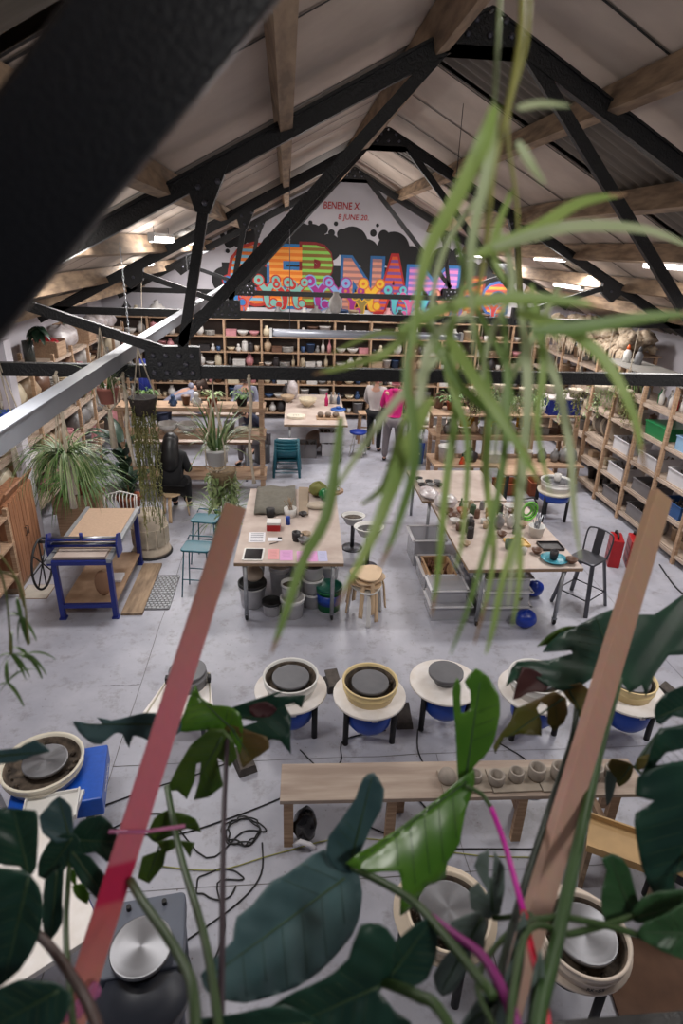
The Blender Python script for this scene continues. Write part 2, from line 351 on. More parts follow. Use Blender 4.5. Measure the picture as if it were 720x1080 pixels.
def text_mesh(txt, x0, z0, x1, z1, m, parent, name, depth=.002, off=0.0, y=0.0, fit=True, shear=0, rot=0):
    'painted text standing in the x-z plane, parent-relative'
    cu = bpy.data.curves.new('t', 'FONT'); cu.body = txt; cu.size = 1; cu.offset = off; cu.extrude = depth; cu.shear = shear; cu.resolution_u = 3
    o = bpy.data.objects.new('t', cu); COL.objects.link(o); bpy.context.view_layer.update()
    me = bpy.data.meshes.new_from_object(o.evaluated_get(bpy.context.evaluated_depsgraph_get()))
    bpy.data.objects.remove(o)
    xs = [v.co.x for v in me.vertices]; ys = [v.co.y for v in me.vertices]
    ax, bx, ay, by = min(xs), max(xs), min(ys), max(ys)
    for v in me.vertices:
        X = x0 + (v.co.x - ax) / (bx - ax) * (x1 - x0); Z = z0 + (v.co.y - ay) / (by - ay) * (z1 - z0)
        v.co = (X, y - v.co.z, Z)
    me.materials.clear(); me.materials.append(m)
    o = bpy.data.objects.new(name, me); COL.objects.link(o)
    if parent is not None: o.parent = parent
    return o
def disc(m, x, z, r, y, n=28, h=.002): m.lathe([(r, 0), (r, h)], (0, 0, 0), n, Matrix.Translation((x - XC, y, z - 3.4)) @ Matrix.Rotation(pi / 2, 4, 'X'))
PB = paint('black', (20, 19, 22))
m = MB(); k = 0
for x, z, r in ((-1.35, 4.13, .12), (-1.15, 4.3, .26), (-.85, 4.35, .22), (-1.5, 4.28, .06), (-1.4, 4.5, .04), (-1.4, 3.95, .05), (-1.5, 3.3, .3), (-1.4, 2.9, .2), (.05, 4.3, .2), (.35, 4.35, .26), (.6, 4.3, .3), (.85, 4.5, .12), (.55, 4.62, .05), (1.0, 4.1, .3), (1.05, 4.42, .08), (1.15, 4.62, .05), (1.3, 4.4, .12), (1.55, 4.2, .38), (1.9, 4.0, .32), (2.25, 3.95, .25), (2.05, 4.45, .08), (2.14, 4.62, .04), (2.3, 4.4, .13), (2.55, 4.1, .4), (3.0, 3.85, .35), (3.3, 3.7, .3), (3.8, 3.85, .35), (4.15, 3.7, .3), (4.1, 4.1, .08), (4.5, 3.6, .3), (4.9, 3.55, .35), (5.3, 3.4, .3), (4.4, 4.05, .12), (-.4, 4.1, .2)):
    disc(m, x, z, r, -.002 - k * .00004); k += 1
m.box((1.9 - XC, -.002, 3.2 - 3.4), (6.9, .003, 1.0))
m.build('black_bubbles', PB, mural)
LET = [('C', -1.36, 2.78, -.38, 4.1, stripes('c_stripes', (214, 112, 44), (120, 176, 200)), (176, 52, 42)),
       ('E', -.42, 2.75, .42, 4.08, stripes('e_stripes', (226, 120, 34), (238, 160, 70)), (44, 112, 170)),
       ('R', .36, 2.78, 1.36, 4.14, stripes('r_stripes', (130, 96, 40), (134, 196, 84)), (126, 24, 28)),
       ('N', 1.36, 2.7, 2.3, 3.88, stripes('n_stripes', (208, 140, 120), (150, 110, 108)), (40, 96, 150)),
       ('A', 2.2, 2.68, 3.02, 3.95, stripes('a_stripes', (208, 84, 40), (120, 74, 142)), (170, 34, 38)),
       ('M', 2.98, 2.7, 4.2, 3.72, stripes('m_stripes', (216, 130, 186), (140, 112, 190)), (46, 112, 176)),
       ('I', 4.45, 2.7, 4.85, 3.5, stripes('i_stripes', (226, 140, 44), (196, 60, 46)), (130, 40, 40)),
       ('C', 4.9, 2.68, 5.5, 3.4, stripes('c2_stripes', (200, 60, 70), (226, 150, 60)), (60, 90, 150))]
for k, (ch, x0, z0, x1, z1, ms, oc) in enumerate(LET):
    e = .07
    text_mesh(ch, x0 - e - XC, z0 - e - 3.4, x1 + e - XC, z1 + e - 3.4, paint('outline%d' % k, oc), mural, 'letter_outline', .0015, .09, -.008 - k * .0002)
    text_mesh(ch, x0 - XC, z0 - 3.4, x1 - XC, z1 - 3.4, ms, mural, 'letter', .0015, .045, -.014 - k * .0002)
# lower row of bubble scrolls
def scroll(cx, cz, s, c1, c2, flip=1):
    m = MB(); mats = [paint('s%d_%d_%d' % c1, c1), paint('s%d_%d_%d' % c2, c2)]
    Y0 = -.02 - random.uniform(0, .002)
    def ribbon(pts, w_, y):
        pts = smoothpts([(p[0], 0, p[1]) for p in pts], 6); vs = []
        for i, p in enumerate(pts):
            t_ = (pts[min(i + 1, len(pts) - 1)] - pts[max(i - 1, 0)]).normalized(); n_ = Vector((-t_.z, 0, t_.x)) * w_ / 2
            for q in (p + n_, p - n_): vs.append((cx + flip * q.x * s - XC, y, cz + q.z * s - 3.4))
        m.add(vs, [(2 * i, 2 * i + 1, 2 * i + 3, 2 * i + 2) for i in range(len(pts) - 1)])
    body = [(-.5, .75), (-.35, .5), (-.05, .1), (.0, -.4), (.15, -.75), (.45, -.6)]
    arm = [(.0, -.2), (.2, .3), (.5, .62), (.62, .8)]
    s *= .84; cz -= .08
    for k, (ww, mi, yy) in enumerate(((.5, 1, Y0), (.34, 0, Y0 - .002))):
        m.mi = mi; ribbon(body, ww, yy - .0002); ribbon(arm, ww, yy - .0004)
        for dx, dz, r in ((-.5, .78, .3), (.62, .8, .26), (.45, -.6, .22)): disc(m, cx + flip * dx * s, cz + dz * s, (r + (.08 if mi else 0)) * s, yy - .0006)
    m.mi = 1
    for dx, dz in ((-.5, .78), (.62, .8)): disc(m, cx + flip * dx * s, cz + dz * s, .11 * s, Y0 - .004)
    m.build('painted_scroll', mats, mural)
TE, MG, LB, CO, OL, YE, RD, PU, TQ = (124, 178, 168), (156, 42, 130), (126, 162, 208), (206, 96, 72), (140, 120, 60), (226, 178, 50), (186, 44, 40), (124, 70, 130), (90, 180, 190)
for a in ((-1.25, 3.1, .42, (54, 120, 184), RD, 1), (-1.0, 2.92, .36, CO, (54, 120, 184), -1), (-.5, 3.12, .44, TE, RD, 1), (-.05, 3.05, .4, RD, TE, -1), (.2, 3.1, .42, TE, RD, 1), (.75, 3.12, .46, MG, LB, 1), (1.25, 3.1, .44, LB, MG, -1), (1.6, 2.95, .4, MG, (200, 120, 60), 1), (2.05, 3.1, .44, YE, (208, 110, 50), 1), (1.85, 2.86, .34, OL, YE, -1), (2.65, 3.0, .4, TQ, PU, 1), (3.05, 2.9, .36, (206, 96, 150), TQ, -1), (3.4, 2.95, .36, TQ, (70, 80, 160), 1), (3.85, 2.95, .38, (220, 140, 120), (120, 60, 50), 1), (4.35, 2.9, .34, (120, 80, 170), (220, 120, 60), -1), (5.2, 2.85, .3, (180, 60, 60), (90, 160, 190), 1)):
    scroll(*a)
PR = paint('signature_red', (176, 34, 40))
sg = MB()
text_mesh('BENEINE X.', .85 - XC, 4.93 - 3.4, 1.72 - XC, 5.08 - 3.4, PR, mural, 'signature', .001, .012, -.003, shear=.1)
text_mesh('8 JUNE 20.', 1.2 - XC, 4.68 - 3.4, 1.92 - XC, 4.83 - 3.4, PR, mural, 'signature', .001, .012, -.003, shear=.1)

# ------------------------------------------------------------------ ceiling lamps, strip light, chains
TUBE = mat('lamp_tube', (255, 250, 246), .4, 0, var=0, emit=14)
LAMPS = [((-1.66, 5.25, 4.1), 0, 'second truss bay, over the slab roller side'), ((-1.45, 7.9, 4.12), 0, 'over the plants near the middle truss'), ((-2.35, 11.1, 3.74), 0, 'lowest on the plant side, beyond the middle truss'), ((-1.54, 11.4, 4.1), 0, 'small and far on the plant side slope'),
         ((4.42, 10.8, 4.04), .0, 'under the third purlin above the timber racks'), ((5.36, 12.0, 3.56), 0, 'with warm light, lowest over the racks'), ((5.3, 15.0, 3.58), 0, 'near the gable wall over the far racks'), ((4.5, 7.3, 4.02), 0, 'closest over the red boxes'), ((4.44, 14.75, 4.03), 0, 'small, at the far end of the rack side')]
def lamp(loc, rz, where):
    rz = pi / 2
    t = thing('ceiling_lamp', 'lit white tube lamp ' + where, 'ceiling lamp', loc, rz, 'tube lamps hung from the purlins')
    L_ = 1.25
    m = MB(); m.tube([(-L_ / 2, 0, 0), (L_ / 2, 0, 0)], .03, 10); m.build('tube', TUBE, t)
    m = MB(); m.box((0, 0, .05), (L_, .06, .035)); m.box((-L_ / 2, 0, .02), (.02, .07, .08)); m.box((L_ / 2, 0, .02), (.02, .07, .08)); m.build('housing', WHITE, t)
    m = MB(); top = roofz(loc[0]) - loc[2] - .08
    for sx in (-.45, .45): m.tube([(sx, 0, .06), (sx, 0, top)], .004, 5)
    m.build('hanger', GUN, t)
for a in LAMPS: lamp(*a)
t = thing('strip_light', 'long unlit silver strip light hanging level between the trusses', 'strip light', (.93, 7.35, 3.17))
m = MB(); m.tube([(-1.12, 0, 0), (1.14, 0, 0)], .045, 14); m.build('diffuser', mat('diffuser', (170, 174, 186), .3, .2, var=.05), t)
m = MB()
for x in (-.9, .9): m.tube([(x, 0, .03), (x, 0, roofz(.93 + x) - 3.2)], .004, 5)
m.build('hanger', GUN, t)
for x in (-1.12, 1.14): m = MB(); m.box((x, 0, 0), (.03, .1, .1)); m.build('end_cap', WHITE, t)
def chain(x, y, z0, z1, label):
    m = MB(); z = z0; k = 0
    while z < z1:
        a = pi / 2 * (k % 2); pts = [(x + cos(a) * .008 * cos(q), y + sin(a) * .008 * cos(q), z + .025 * sin(q)) for q in [2 * pi * i / 8 for i in range(9)]]
        m.tube(pts, .0025, 4, caps=False); z += .04; k += 1
    tag(m.build('hanging_chain', GALV), label, 'chain')
chain(-1.52, 6.2, 2.9, roofz(-1.52) - .22, 'thin steel chain hanging beside the tall strut over the grey rail')
chain(-1.95, 13.0, 3.0, roofz(-1.95) - .22, 'pale thin chain hanging in front of the mural\'s C')

# ------------------------------------------------------------------ pottery helpers
GL = {'white': (206, 202, 198), 'cream': (206, 192, 166), 'grey': (128, 126, 126), 'brown': (104, 74, 58), 'dark': (46, 42, 44), 'blue': (52, 78, 118), 'pink': (196, 134, 140), 'green': (78, 100, 74), 'terracotta': (160, 92, 66), 'sand': (176, 152, 126)}
def glaze(c): return mat('glaze_' + c, GL[c], .45, 0, var=.2, scale=25)
PROF = {
 'bowl': [(.0, 0), (.035, 0), (.04, .012), (.075, .04), (.095, .085), (.088, .085), (.065, .045), (.0, .018)],
 'cup': [(.0, 0), (.035, 0), (.042, .03), (.044, .1), (.038, .1), (.035, .02), (.0, .015)],
 'vase': [(.0, 0), (.045, 0), (.075, .07), (.07, .14), (.03, .19), (.036, .22), (.028, .22), (.02, .19), (.0, .18)],
 'jar': [(.0, 0), (.05, 0), (.058, .02), (.058, .13), (.05, .15), (.054, .155), (.054, .175), (.015, .19), (.012, .205), (.0, .205)],
 'bottle': [(.0, 0), (.035, 0), (.036, .12), (.014, .17), (.014, .22), (.018, .225), (.018, .24), (.0, .24)],
 'planter': [(.0, 0), (.06, 0), (.085, .16), (.09, .16), (.09, .18), (.08, .18), (.07, .15), (.0, .14)],
 'plate': [(.0, 0), (.06, 0), (.11, .02), (.112, .026), (.06, .01), (.0, .008)],
 'bucket': [(.0, 0), (.08, 0), (.095, .17), (.1, .17), (.1, .19), (.088, .19), (.075, .02), (.0, .015)],
}
CATN = {'bucket': 'bucket', 'planter': 'pot'}
_PP = {}
def pot(kind, colour, loc, label, group=None, s=1.0, rz=0, tiltx=0):
    key = (kind, colour)
    if key not in _PP:
        m = MB()
        if kind == 'box': m.box((0, 0, .055), (.2, .16, .11)); m.box((0, 0, .112), (.21, .17, .014))
        elif kind == 'stack':
            for i in range(4): m.lathe([(r, z + i * .024) for r, z in PROF['plate']], n=16)
        elif kind == 'figurine':
            m.lathe([(.0, 0), (.05, 0), (.045, .05), (.025, .09), (.03, .11), (.032, .13), (.02, .155), (0, .16)], n=12); m.tube([(-.06, 0, .03), (-.04, 0, .075), (0, 0, .09), (.04, 0, .075), (.06, 0, .03)], .012, 6)
        elif kind == 'tray': m.box((0, 0, .006), (.34, .26, .012)); [m.box(c, d) for c, d in (((0, .13, .02), (.34, .01, .04)), ((0, -.13, .02), (.34, .01, .04)), ((.17, 0, .02), (.01, .26, .04)), ((-.17, 0, .02), (.01, .26, .04)))]
        elif kind == 'mug':
            m.lathe(PROF['cup'], n=14); m.tube([(.042, 0, .08), (.07, 0, .078), (.075, 0, .05), (.065, 0, .03), (.042, 0, .028)], .006, 6)
        elif kind == 'bag':
            r_bag = random.Random(sum(map(ord, colour))); n = 14; vs = []
            prof = [(.02, 0), (.12, .01), (.15, .07), (.13, .15), (.08, .2), (.03, .22), (.05, .26), (.01, .27)]
            for r, z in prof:
                for i in range(n): a = 2 * pi * i / n; q = r * r_bag.uniform(.75, 1.2); vs.append((q * cos(a), q * sin(a) * .8, z + r_bag.uniform(-.012, .012)))
            m.add([(v[0], v[1], max(v[2], 0)) for v in vs], [(j_ * n + i, j_ * n + (i + 1) % n, (j_ + 1) * n + (i + 1) % n, (j_ + 1) * n + i) for j_ in range(len(prof) - 1) for i in range(n)], True)
        else: m.lathe(PROF[kind], n=18)
        p_ = m.build(kind, glaze(colour) if kind != 'bag' else mat('poly_' + colour, GL[colour], .35, 0, var=.15, scale=12)); _PP[key] = p_; o = p_
    else: o = _PP[key].copy(); COL.objects.link(o)
    o.location = loc; o.rotation_euler = (tiltx, 0, rz); o.scale = (s, s, s)
    return tag(o, label, CATN.get(kind, {'stack': 'plates'}.get(kind, kind)), group)
ORD = ['first', 'second', 'third', 'fourth', 'fifth', 'sixth', 'seventh', 'eighth', 'ninth', 'tenth', 'eleventh', 'twelfth']

# ------------------------------------------------------------------ back rack
UPS = [-1.53 + .9 * k for k in range(-3, 10)]
SHZ = [.16, .52, .9, 1.32, 1.68, 2.05, 2.46]
rack = thing('shelving_rack', 'long pine shelving rack full of pots along the wall under the mural', 'shelving', (XC, 15.57, 0))
for x in UPS:
    m = MB(); m.box((x - XC, -.17, 1.24), (.045, .06, 2.48)); m.box((x - XC, .17, 1.24), (.045, .06, 2.48)); m.build('upright', WOOD, rack)
for k in range(len(UPS) - 1):
    for z in SHZ:
        m = MB(); m.box(((UPS[k] + UPS[k + 1]) / 2 - XC, 0, z - .012), (.86, .4, .024)); m.build('shelf', WOODX, rack)
m = MB(); m.box((1.6 - XC - .4, .205, 1.3), (10.8, .01, 2.3)); m.build('back_board', mat('dark_board', (84, 74, 70), .9, 0, var=.4, scale=3), rack)
LV = ['bottom', 'second lowest', 'third lowest', 'middle', 'third highest', 'second highest', 'top']
random.seed(21)
for k in range(len(UPS) - 1):
    for li, z in enumerate(SHZ):
        if li == 0 and k % 2: continue
        n = random.choice((4, 5, 6) if 0 < li < 6 else (2, 3)); x = UPS[k] + .04
        i = 0
        while x < UPS[k + 1] - .1 and i < n + 1:
            kind = random.choice(['bowl', 'cup', 'vase', 'jar', 'figurine', 'planter', 'stack', 'bottle', 'bucket', 'mug', 'bowl', 'box', 'vase', 'cup'])
            if li == 6: kind = random.choice(['box', 'vase', 'planter', 'bag'])
            col = random.choice(['white', 'white', 'cream', 'white', 'brown', 'dark', 'white', 'pink', 'grey', 'sand', 'white', 'cream', 'sand', 'dark', 'blue'])
            s = random.uniform(1.05, 1.5); hw = {'box': .1, 'stack': .11, 'bowl': .095, 'planter': .09, 'bucket': .1, 'bag': .15, 'vase': .075}.get(kind, .055) * s
            x += hw
            if x > UPS[k + 1] - .03 - hw: break
            word = {'stack': 'stack of plates'}.get(kind, kind)
            pot(kind, col, (x, 15.5 + random.uniform(-.05, .05) * (hw < .12), z + .001), '%s %s, %s on the %s shelf, %s rack bay below the mural' % (col, word, ORD[i], LV[li], ORD[k]), 'pottery on the back rack', s, random.uniform(-.1, .1) if kind == 'box' else random.uniform(0, 6))
            x += hw + random.uniform(.0, .025); i += 1
# ------------------------------------------------------------------ timber racks along the side walls
def side_rack(label, x0, depth, ys, zs, top, face):
    t = thing('storage_rack', label, 'shelving', (x0, ys[0], 0))
    for y in ys:
        for dx in (0, depth * face):
            m = MB(); m.box((dx, y - ys[0], top / 2), (.05, .06, top)); m.build('upright', WOOD, t)
    for i in range(len(ys) - 1):
        for z in zs:
            m = MB(); m.box((depth * face / 2, (ys[i] + ys[i + 1]) / 2 - ys[0], z - .012), (depth - .05, ys[i + 1] - ys[i] - .0, .024)); m.box((0, (ys[i] + ys[i + 1]) / 2 - ys[0], z - .03), (.025, ys[i + 1] - ys[i] - .06, .05)); m.build('shelf', mat('shelf_board', (190, 172, 156), .7, 0, col2=(160, 140, 124), scale=5, stretch=(9, 1, 1)), t)
    return t
RY = [4.9, 5.75, 6.6, 7.45, 8.3, 9.1, 9.95, 10.75]; RZ = [.16, .6, 1.06, 1.55, 2.02]
side_rack('tall timber rack of trays, crates and plates along the right-hand wall', 5.62, .6, RY, RZ, 2.42, 1)
side_rack('far timber rack carrying the fleece bundles, in the corner by the mural wall', 6.25, .6, [11.0, 11.9, 12.8, 13.65, 14.55, 15.3], RZ, 2.42, 1)
def crate(loc, d, colour, label, rz=0, group=None, h=.16, fill=None):
    'open plastic crate: tapered walls, floor and rim'
    t = thing('storage_crate', label, 'crate', loc, rz, group)
    m = MB(); w_, l_ = d; th = .008
    m.box((0, 0, .006), (w_ * .94, l_ * .94, .012))
    for c, dd in (((w_ / 2 - th, 0, h / 2), (th, l_, h)), ((-w_ / 2 + th, 0, h / 2), (th, l_, h)), ((0, l_ / 2 - th, h / 2), (w_, th, h)), ((0, -l_ / 2 + th, h / 2), (w_, th, h))): m.box(c, dd)
    m.build('tub', colour, t)
    m = MB()
    for c, dd in (((w_ / 2, 0, h), (.025, l_ + .02, .014)), ((-w_ / 2, 0, h), (.025, l_ + .02, .014)), ((0, l_ / 2, h), (w_ + .02, .025, .014)), ((0, -l_ / 2, h), (w_ + .02, .025, .014))): m.box(c, dd)
    m.build('rim', colour, t)
    if fill:
        m = MB(); random.seed(int(abs(loc[0] * 97 + loc[1] * 31)))
        for k in range(int(9 * w_ * l_ / .09)):
            a = Vector((random.uniform(-.38, .38) * w_, random.uniform(-.38, .38) * l_, .02)); b = a + Vector((random.uniform(-.1, .1), random.uniform(-.1, .1), h * .9)); m.tube([a, b], .012, 6)
        m.build('contents', fill, t)
    return t
WCR = mat('white_crate', (204, 202, 206), .45, 0, var=.1); TOOLS = mat('tool_mix', (96, 84, 78), .6, 0, var=.5, scale=12)
random.seed(5)
spec = [(8.7, 2, 'white'), (9.5, 2, 'white'), (9.1 + .1, 1, 'white'), (8.72, 1, 'grey'), (8.65, 0, 'grey'), (9.45, 0, 'grey'), (7.9, 2, 'white'), (7.85, 1, 'blue'), (7.0, 3, 'lilac'), (7.5 + .3, 3, 'light blue'), (7.1, 1, 'white')]
CM = {'white': WCR, 'grey': mat('grey_crate', (120, 116, 118), .5), 'blue': mat('blue_crate', (44, 84, 140), .5), 'lilac': mat('lilac_crate', (150, 132, 176), .5), 'light blue': mat('lightblue_crate', (140, 176, 208), .5)}
ZN = ['bottom', 'second', 'middle', 'fourth', 'top']
used = {}
for y, l, c in spec:
    b = next(i for i in range(len(RY) - 1) if RY[i] <= y < RY[i + 1])
    y = (RY[b] + RY[b + 1]) / 2
    crate((5.86, y, RZ[l]), (.4, .5, ), CM[c], '%s plastic crate of tools on the %s shelf, %s bay of the wall rack' % (c, ZN[l], ORD[b]), group='crates on the wall rack', h=.2, fill=TOOLS)
    used[(b, l)] = 1
# round drying bats standing on edge
DB = mat('drying_bat', (176, 160, 142), .8, 0, var=.3, scale=4); DB2 = mat('drying_bat_dark', (104, 92, 82), .8, 0, var=.3, scale=4)
def bat(loc, r, lean, label, m_, grp): 
    m = MB(); m.lathe([(0, -.008), (r * .97, -.008), (r, 0), (r * .97, .008), (0, .008)], n=28, M=Matrix.Rotation(pi / 2, 4, 'X')); o = m.build('wooden_bat', m_); o.location = (loc[0], loc[1], loc[2] + r * cos(lean)); o.rotation_euler = (lean, 0, radians(-12)); return tag(o, label, 'bat', grp)
for k in range(9): bat((5.9, 10.0 + k * .075, RZ[3]), .2, -.35, 'round wooden bat on edge, %s of the upper row on the wall rack' % ORD[k], DB, 'round bats on edge, upper row'); used[(6, 3)] = 1
for k in range(7): bat((5.9, 10.05 + k * .1, RZ[2]), .21, -.35, 'round bat on edge, %s of the lower row on the wall rack' % ORD[k], DB2 if k % 3 else DB, 'round bats on edge, lower row'); used[(6, 2)] = 1
t = thing('plastic_tub', 'bright green square plastic tub on the fourth shelf of the wall rack', 'tub', (5.88, 8.7, RZ[3]))
m = MB(); m.box((0, 0, .1), (.4, .5, .2), taper=1.1); m.build('body', GREENP, t); m = MB(); m.box((0, 0, .205), (.46, .57, .015)); m.build('rim', GREENP, t); used[(4, 3)] = 1
# watering cans
def watering_can(loc, m_, label, rz):
    t = thing('watering_can', label, 'watering can', loc, rz)
    m = MB(); m.lathe([(0, 0), (.1, 0), (.11, .1), (.09, .22), (.095, .23), (.08, .23), (.08, .2), (0, .2)], n=18, sx=1.2); m.build('body', m_, t)
    m = MB(); m.tube([(.1, 0, .04), (.2, 0, .12), (.3, 0, .26)], [.028, .02, .014], 8); m.build('spout', m_, t)
    m = MB(); m.tube(smoothpts([(.06, 0, .22), (0, 0, .31), (-.12, 0, .26), (-.12, 0, .08)], 5), .011, 6); m.build('handle', m_, t)
watering_can((5.85, 7.95, RZ[3]), mat('purple_plastic', (112, 40, 140), .4, 0), 'purple plastic watering can on the wall rack near the post', 1.3)
used[(3, 3)] = 1
def spray(loc, label, c, grp='spray bottles on the wall rack'):
    t = thing('spray_bottle', label, 'bottle', loc, random.uniform(0, 3), grp)
    m = MB(); m.lathe([(0, 0), (.04, 0), (.042, .14), (.018, .19), (.016, .22), (0, .22)], n=14); m.build('body', c, t)
    m = MB(); m.box((.015, 0, .24), (.07, .025, .03)); m.box((.03, 0, .21), (.012, .015, .05)); m.build('trigger', WHITE, t)
for k, (y, c, nm) in enumerate(((8.62, WHITE, 'white'), (8.75, GREY, 'grey'), (8.88, WHITE, 'white'), (8.99, GREENP, 'green'), (8.5, RED, 'red'), (8.4, WHITE, 'white'), (9.3, GREY, 'grey'), (9.45, WHITE, 'white'))):
    spray((5.78 + .05 * (k % 2), y, RZ[4]), '%s spray bottle, %s from the purple can along the rack\'s top shelf' % (nm, ORD[k]), c)
used[(4, 4)] = used[(5, 4)] = 1
for yb in (11.0, 11.9, 12.8, 13.65):
    for l in (1, 2, 3, 4):
        for i in range(2):
            kind = random.choice(['box', 'bowl', 'stack', 'bucket', 'vase', 'planter']); c = random.choice(['sand', 'white', 'grey', 'cream', 'brown'])
            pot(kind, c, (6.5, yb + .25 + i * .38, RZ[l] + .001), '%s %s, %s on the %s shelf, %s bay of the fleece rack' % (c, {'stack': 'plate stack'}.get(kind, kind), ORD[i], ZN[l], ORD[int((yb - 11) / .88 + .5)]), 'things on the far rack under the fleece', 1.3, 1.57)
for b in range(len(RY) - 1):
    for l in range(5):
        if (b, l) in used: continue
        for i in range(3):
            y = RY[b] + .17 + i * .26; kind = random.choice(['box', 'bowl', 'stack', 'bucket', 'vase', 'tray', 'jar', 'planter']); c = random.choice(['dark', 'sand', 'white', 'grey', 'brown', 'cream', 'dark', 'sand'])
            s_ = {'tray': .75, 'box': .85}.get(kind, 1.15)
            pot(kind, c, (5.9 + random.uniform(-.08, .08), y, RZ[l] + .001), '%s %s, %s on the %s shelf, %s bay of the wall rack' % (c, {'stack': 'plate stack'}.get(kind, kind), ORD[i], ZN[l], ORD[b]), 'things on the wall rack', s_, 1.57)
# wrapped bundles on top of the rack
FLEECE = mat('fleece', (206, 190, 168), .95, 0, col2=(168, 148, 126), scale=20, bump=1)
def lump(name, loc, d, m_, label, cat, seed, sub=1, amp=.18, parent=None, group=None):
    import random as R_; rr = R_.Random(seed); n = 14; rows = 9; vs = []
    for j_ in range(rows + 1):
        ph = pi * j_ / rows
        for i in range(n):
            a = 2 * pi * i / n; q = 1 + rr.uniform(-amp, amp)
            vs.append((d[0] / 2 * sin(ph) * cos(a) * q, d[1] / 2 * sin(ph) * sin(a) * q, max(0, d[2] * (.5 - .5 * cos(ph)) * (1 + rr.uniform(-amp, amp) * .5))))
    m = MB(); m.add(vs, [(j_ * n + i, j_ * n + (i + 1) % n, (j_ + 1) * n + (i + 1) % n, (j_ + 1) * n + i) for j_ in range(rows) for i in range(n)], True)
    o = m.build(name, m_, parent, sub=sub); o.location = loc
    return tag(o, label, cat, group) if label else o
POLY = mat('poly_sheet', (206, 200, 204), .25, 0, col2=(170, 160, 158), scale=10, bump=.6)
POLYG = mat('poly_green', (112, 160, 138), .3, 0, col2=(80, 124, 106), scale=10, bump=.6)
for k, (y, s) in enumerate(((11.25, .9), (11.95, 1.1), (12.65, 1.15), (13.35, 1.1), (14.05, 1.05))):
    m = MB(); m.box((6.55, y, 2.43), (.7, .68, .02)); o = m.build('top_board', WOODX); tag(o, 'pine board %s along the rack top under the fleece bundles' % ORD[k], 'board', 'boards on the rack top')
    rr = random.Random(130 + k); m = MB()
    for q in range(26):
        cx, cy, cz, rd = rr.uniform(-.32, .28), rr.uniform(-.36, .36), rr.uniform(.06, .34), rr.uniform(.08, .17); vs = []; n = 9
        for a_ in range(7):
            for b_ in range(n): ph, th = pi * a_ / 6, 2 * pi * b_ / n; g_ = rd * rr.uniform(.6, 1.35); vs.append((cx + g_ * sin(ph) * cos(th), cy + g_ * sin(ph) * sin(th), max(.0, cz + g_ * .8 * cos(ph))))
        m.add(vs, [(a_ * n + b_, a_ * n + (b_ + 1) % n, (a_ + 1) * n + (b_ + 1) % n, (a_ + 1) * n + b_) for a_ in range(6) for b_ in range(n)], True)
    for q in range(30):
        y_ = rr.uniform(-.38, .38); x_ = -.36; m.tube(smoothpts([(x_ + .1, y_, .12), (x_ - .02, y_ + rr.uniform(-.03, .03), .04), (x_ - .03, y_ + rr.uniform(-.05, .05), -rr.uniform(.05, .3))], 3), [.02 * (1 - .1 * w_) for w_ in range(7)], 5)
    tag(m.build('fleece_bundle', FLEECE, loc=(6.5, y, 2.441)), 'cream fleece bundle, %s along the top of the wall rack' % ORD[k], 'bundle', 'fleece bundles on the rack top')
m = MB(); m.box((5.92, 9.4, 2.43), (.66, 2.5, .02)); tag(m.build('card_sheet', mat('grey_card', (150, 146, 140), .8)), 'flat grey sheet lying along the rack top beside the fleece', 'sheet')
m = MB(); m.box((0, 0, .012), (.5, .36, .024)); o = m.build('wooden_board', WOODX, loc=(5.78, 8.75, 2.442)); tag(o, 'small tan board lying on the grey sheet above the spray bottles', 'board')
def sauce(loc, c, cap, label):
    t = thing('squeeze_bottle', label, 'bottle', loc)
    m = MB(); m.lathe([(0, 0), (.06, 0), (.065, .16), (.03, .22), (0, .22)], n=14); m.build('body', c, t)
    m = MB(); m.lathe([(.032, .2), (.03, .26), (.01, .3), (0, .3)], n=10); m.build('cap', cap, t)
sauce((5.85, 10.25, 2.44), WHITE, mat('orange_cap', (220, 96, 40), .4), 'white bottle with an orange cap on the rack top')
sauce((5.95, 10.05, 2.44), GREY, DGREY, 'grey bottle with a dark cap on the rack top')

# left wall rack
LY = [7.6, 8.45, 9.35, 10.25, 11.15, 12.05, 12.95, 13.85, 14.75]; LZ = [.35, .85, 1.35, 1.85, 2.3]
side_rack('timber rack of wrapped clay and bags along the white left-hand wall', -3.75, .5, LY, LZ, 2.4, -1)
m = MB(); m.box((0, 0, 0), (.14, .2, 2.9)); tag(m.build('white_post', WALL, loc=(-3.6, 8.2, 1.45)), 'square white post standing by the wooden cabinet', 'post')
random.seed(9)
for b in range(len(LY) - 1):
    for l in range(5):
        for i in range(2):
            if l == 4: continue
            kind = random.choice(['bag', 'bag', 'bucket', 'stack', 'bag', 'planter', 'bowl', 'box']); c = random.choice(['white', 'sand', 'cream', 'brown', 'grey', 'pink', 'white'])
            pot(kind, c, (-3.95, LY[b] + .22 + i * .42, LZ[l] + .001), '%s %s, %s on the %s shelf, %s bay of the bagged-clay rack' % (c, {'stack': 'plate stack'}.get(kind, kind), ORD[i], ZN[l], ORD[b]), 'things on the bagged-clay rack', 1.45 if kind not in ('bag', 'box') else 1.5, 1.57)
def frame_box(loc, d, rz, m_in, label, seed):
    t = thing('wooden_crate', label, 'crate', loc, rz)
    m = MB(); w_, l_, h = d
    for c, dd in (((0, 0, .01), (w_, l_, .02)), ((w_ / 2, 0, h / 2), (.02, l_, h)), ((-w_ / 2, 0, h / 2), (.02, l_, h)), ((0, l_ / 2, h / 2), (w_, .02, h)), ((0, -l_ / 2, h / 2), (w_, .02, h * .8))): m.box(c, dd)
    m.build('box', WOODX, t)
    lump('wrap', (0, 0, .05), (w_ * .95, l_ * .95, h * 1.0), m_in, None, None, seed, amp=.15, parent=t)
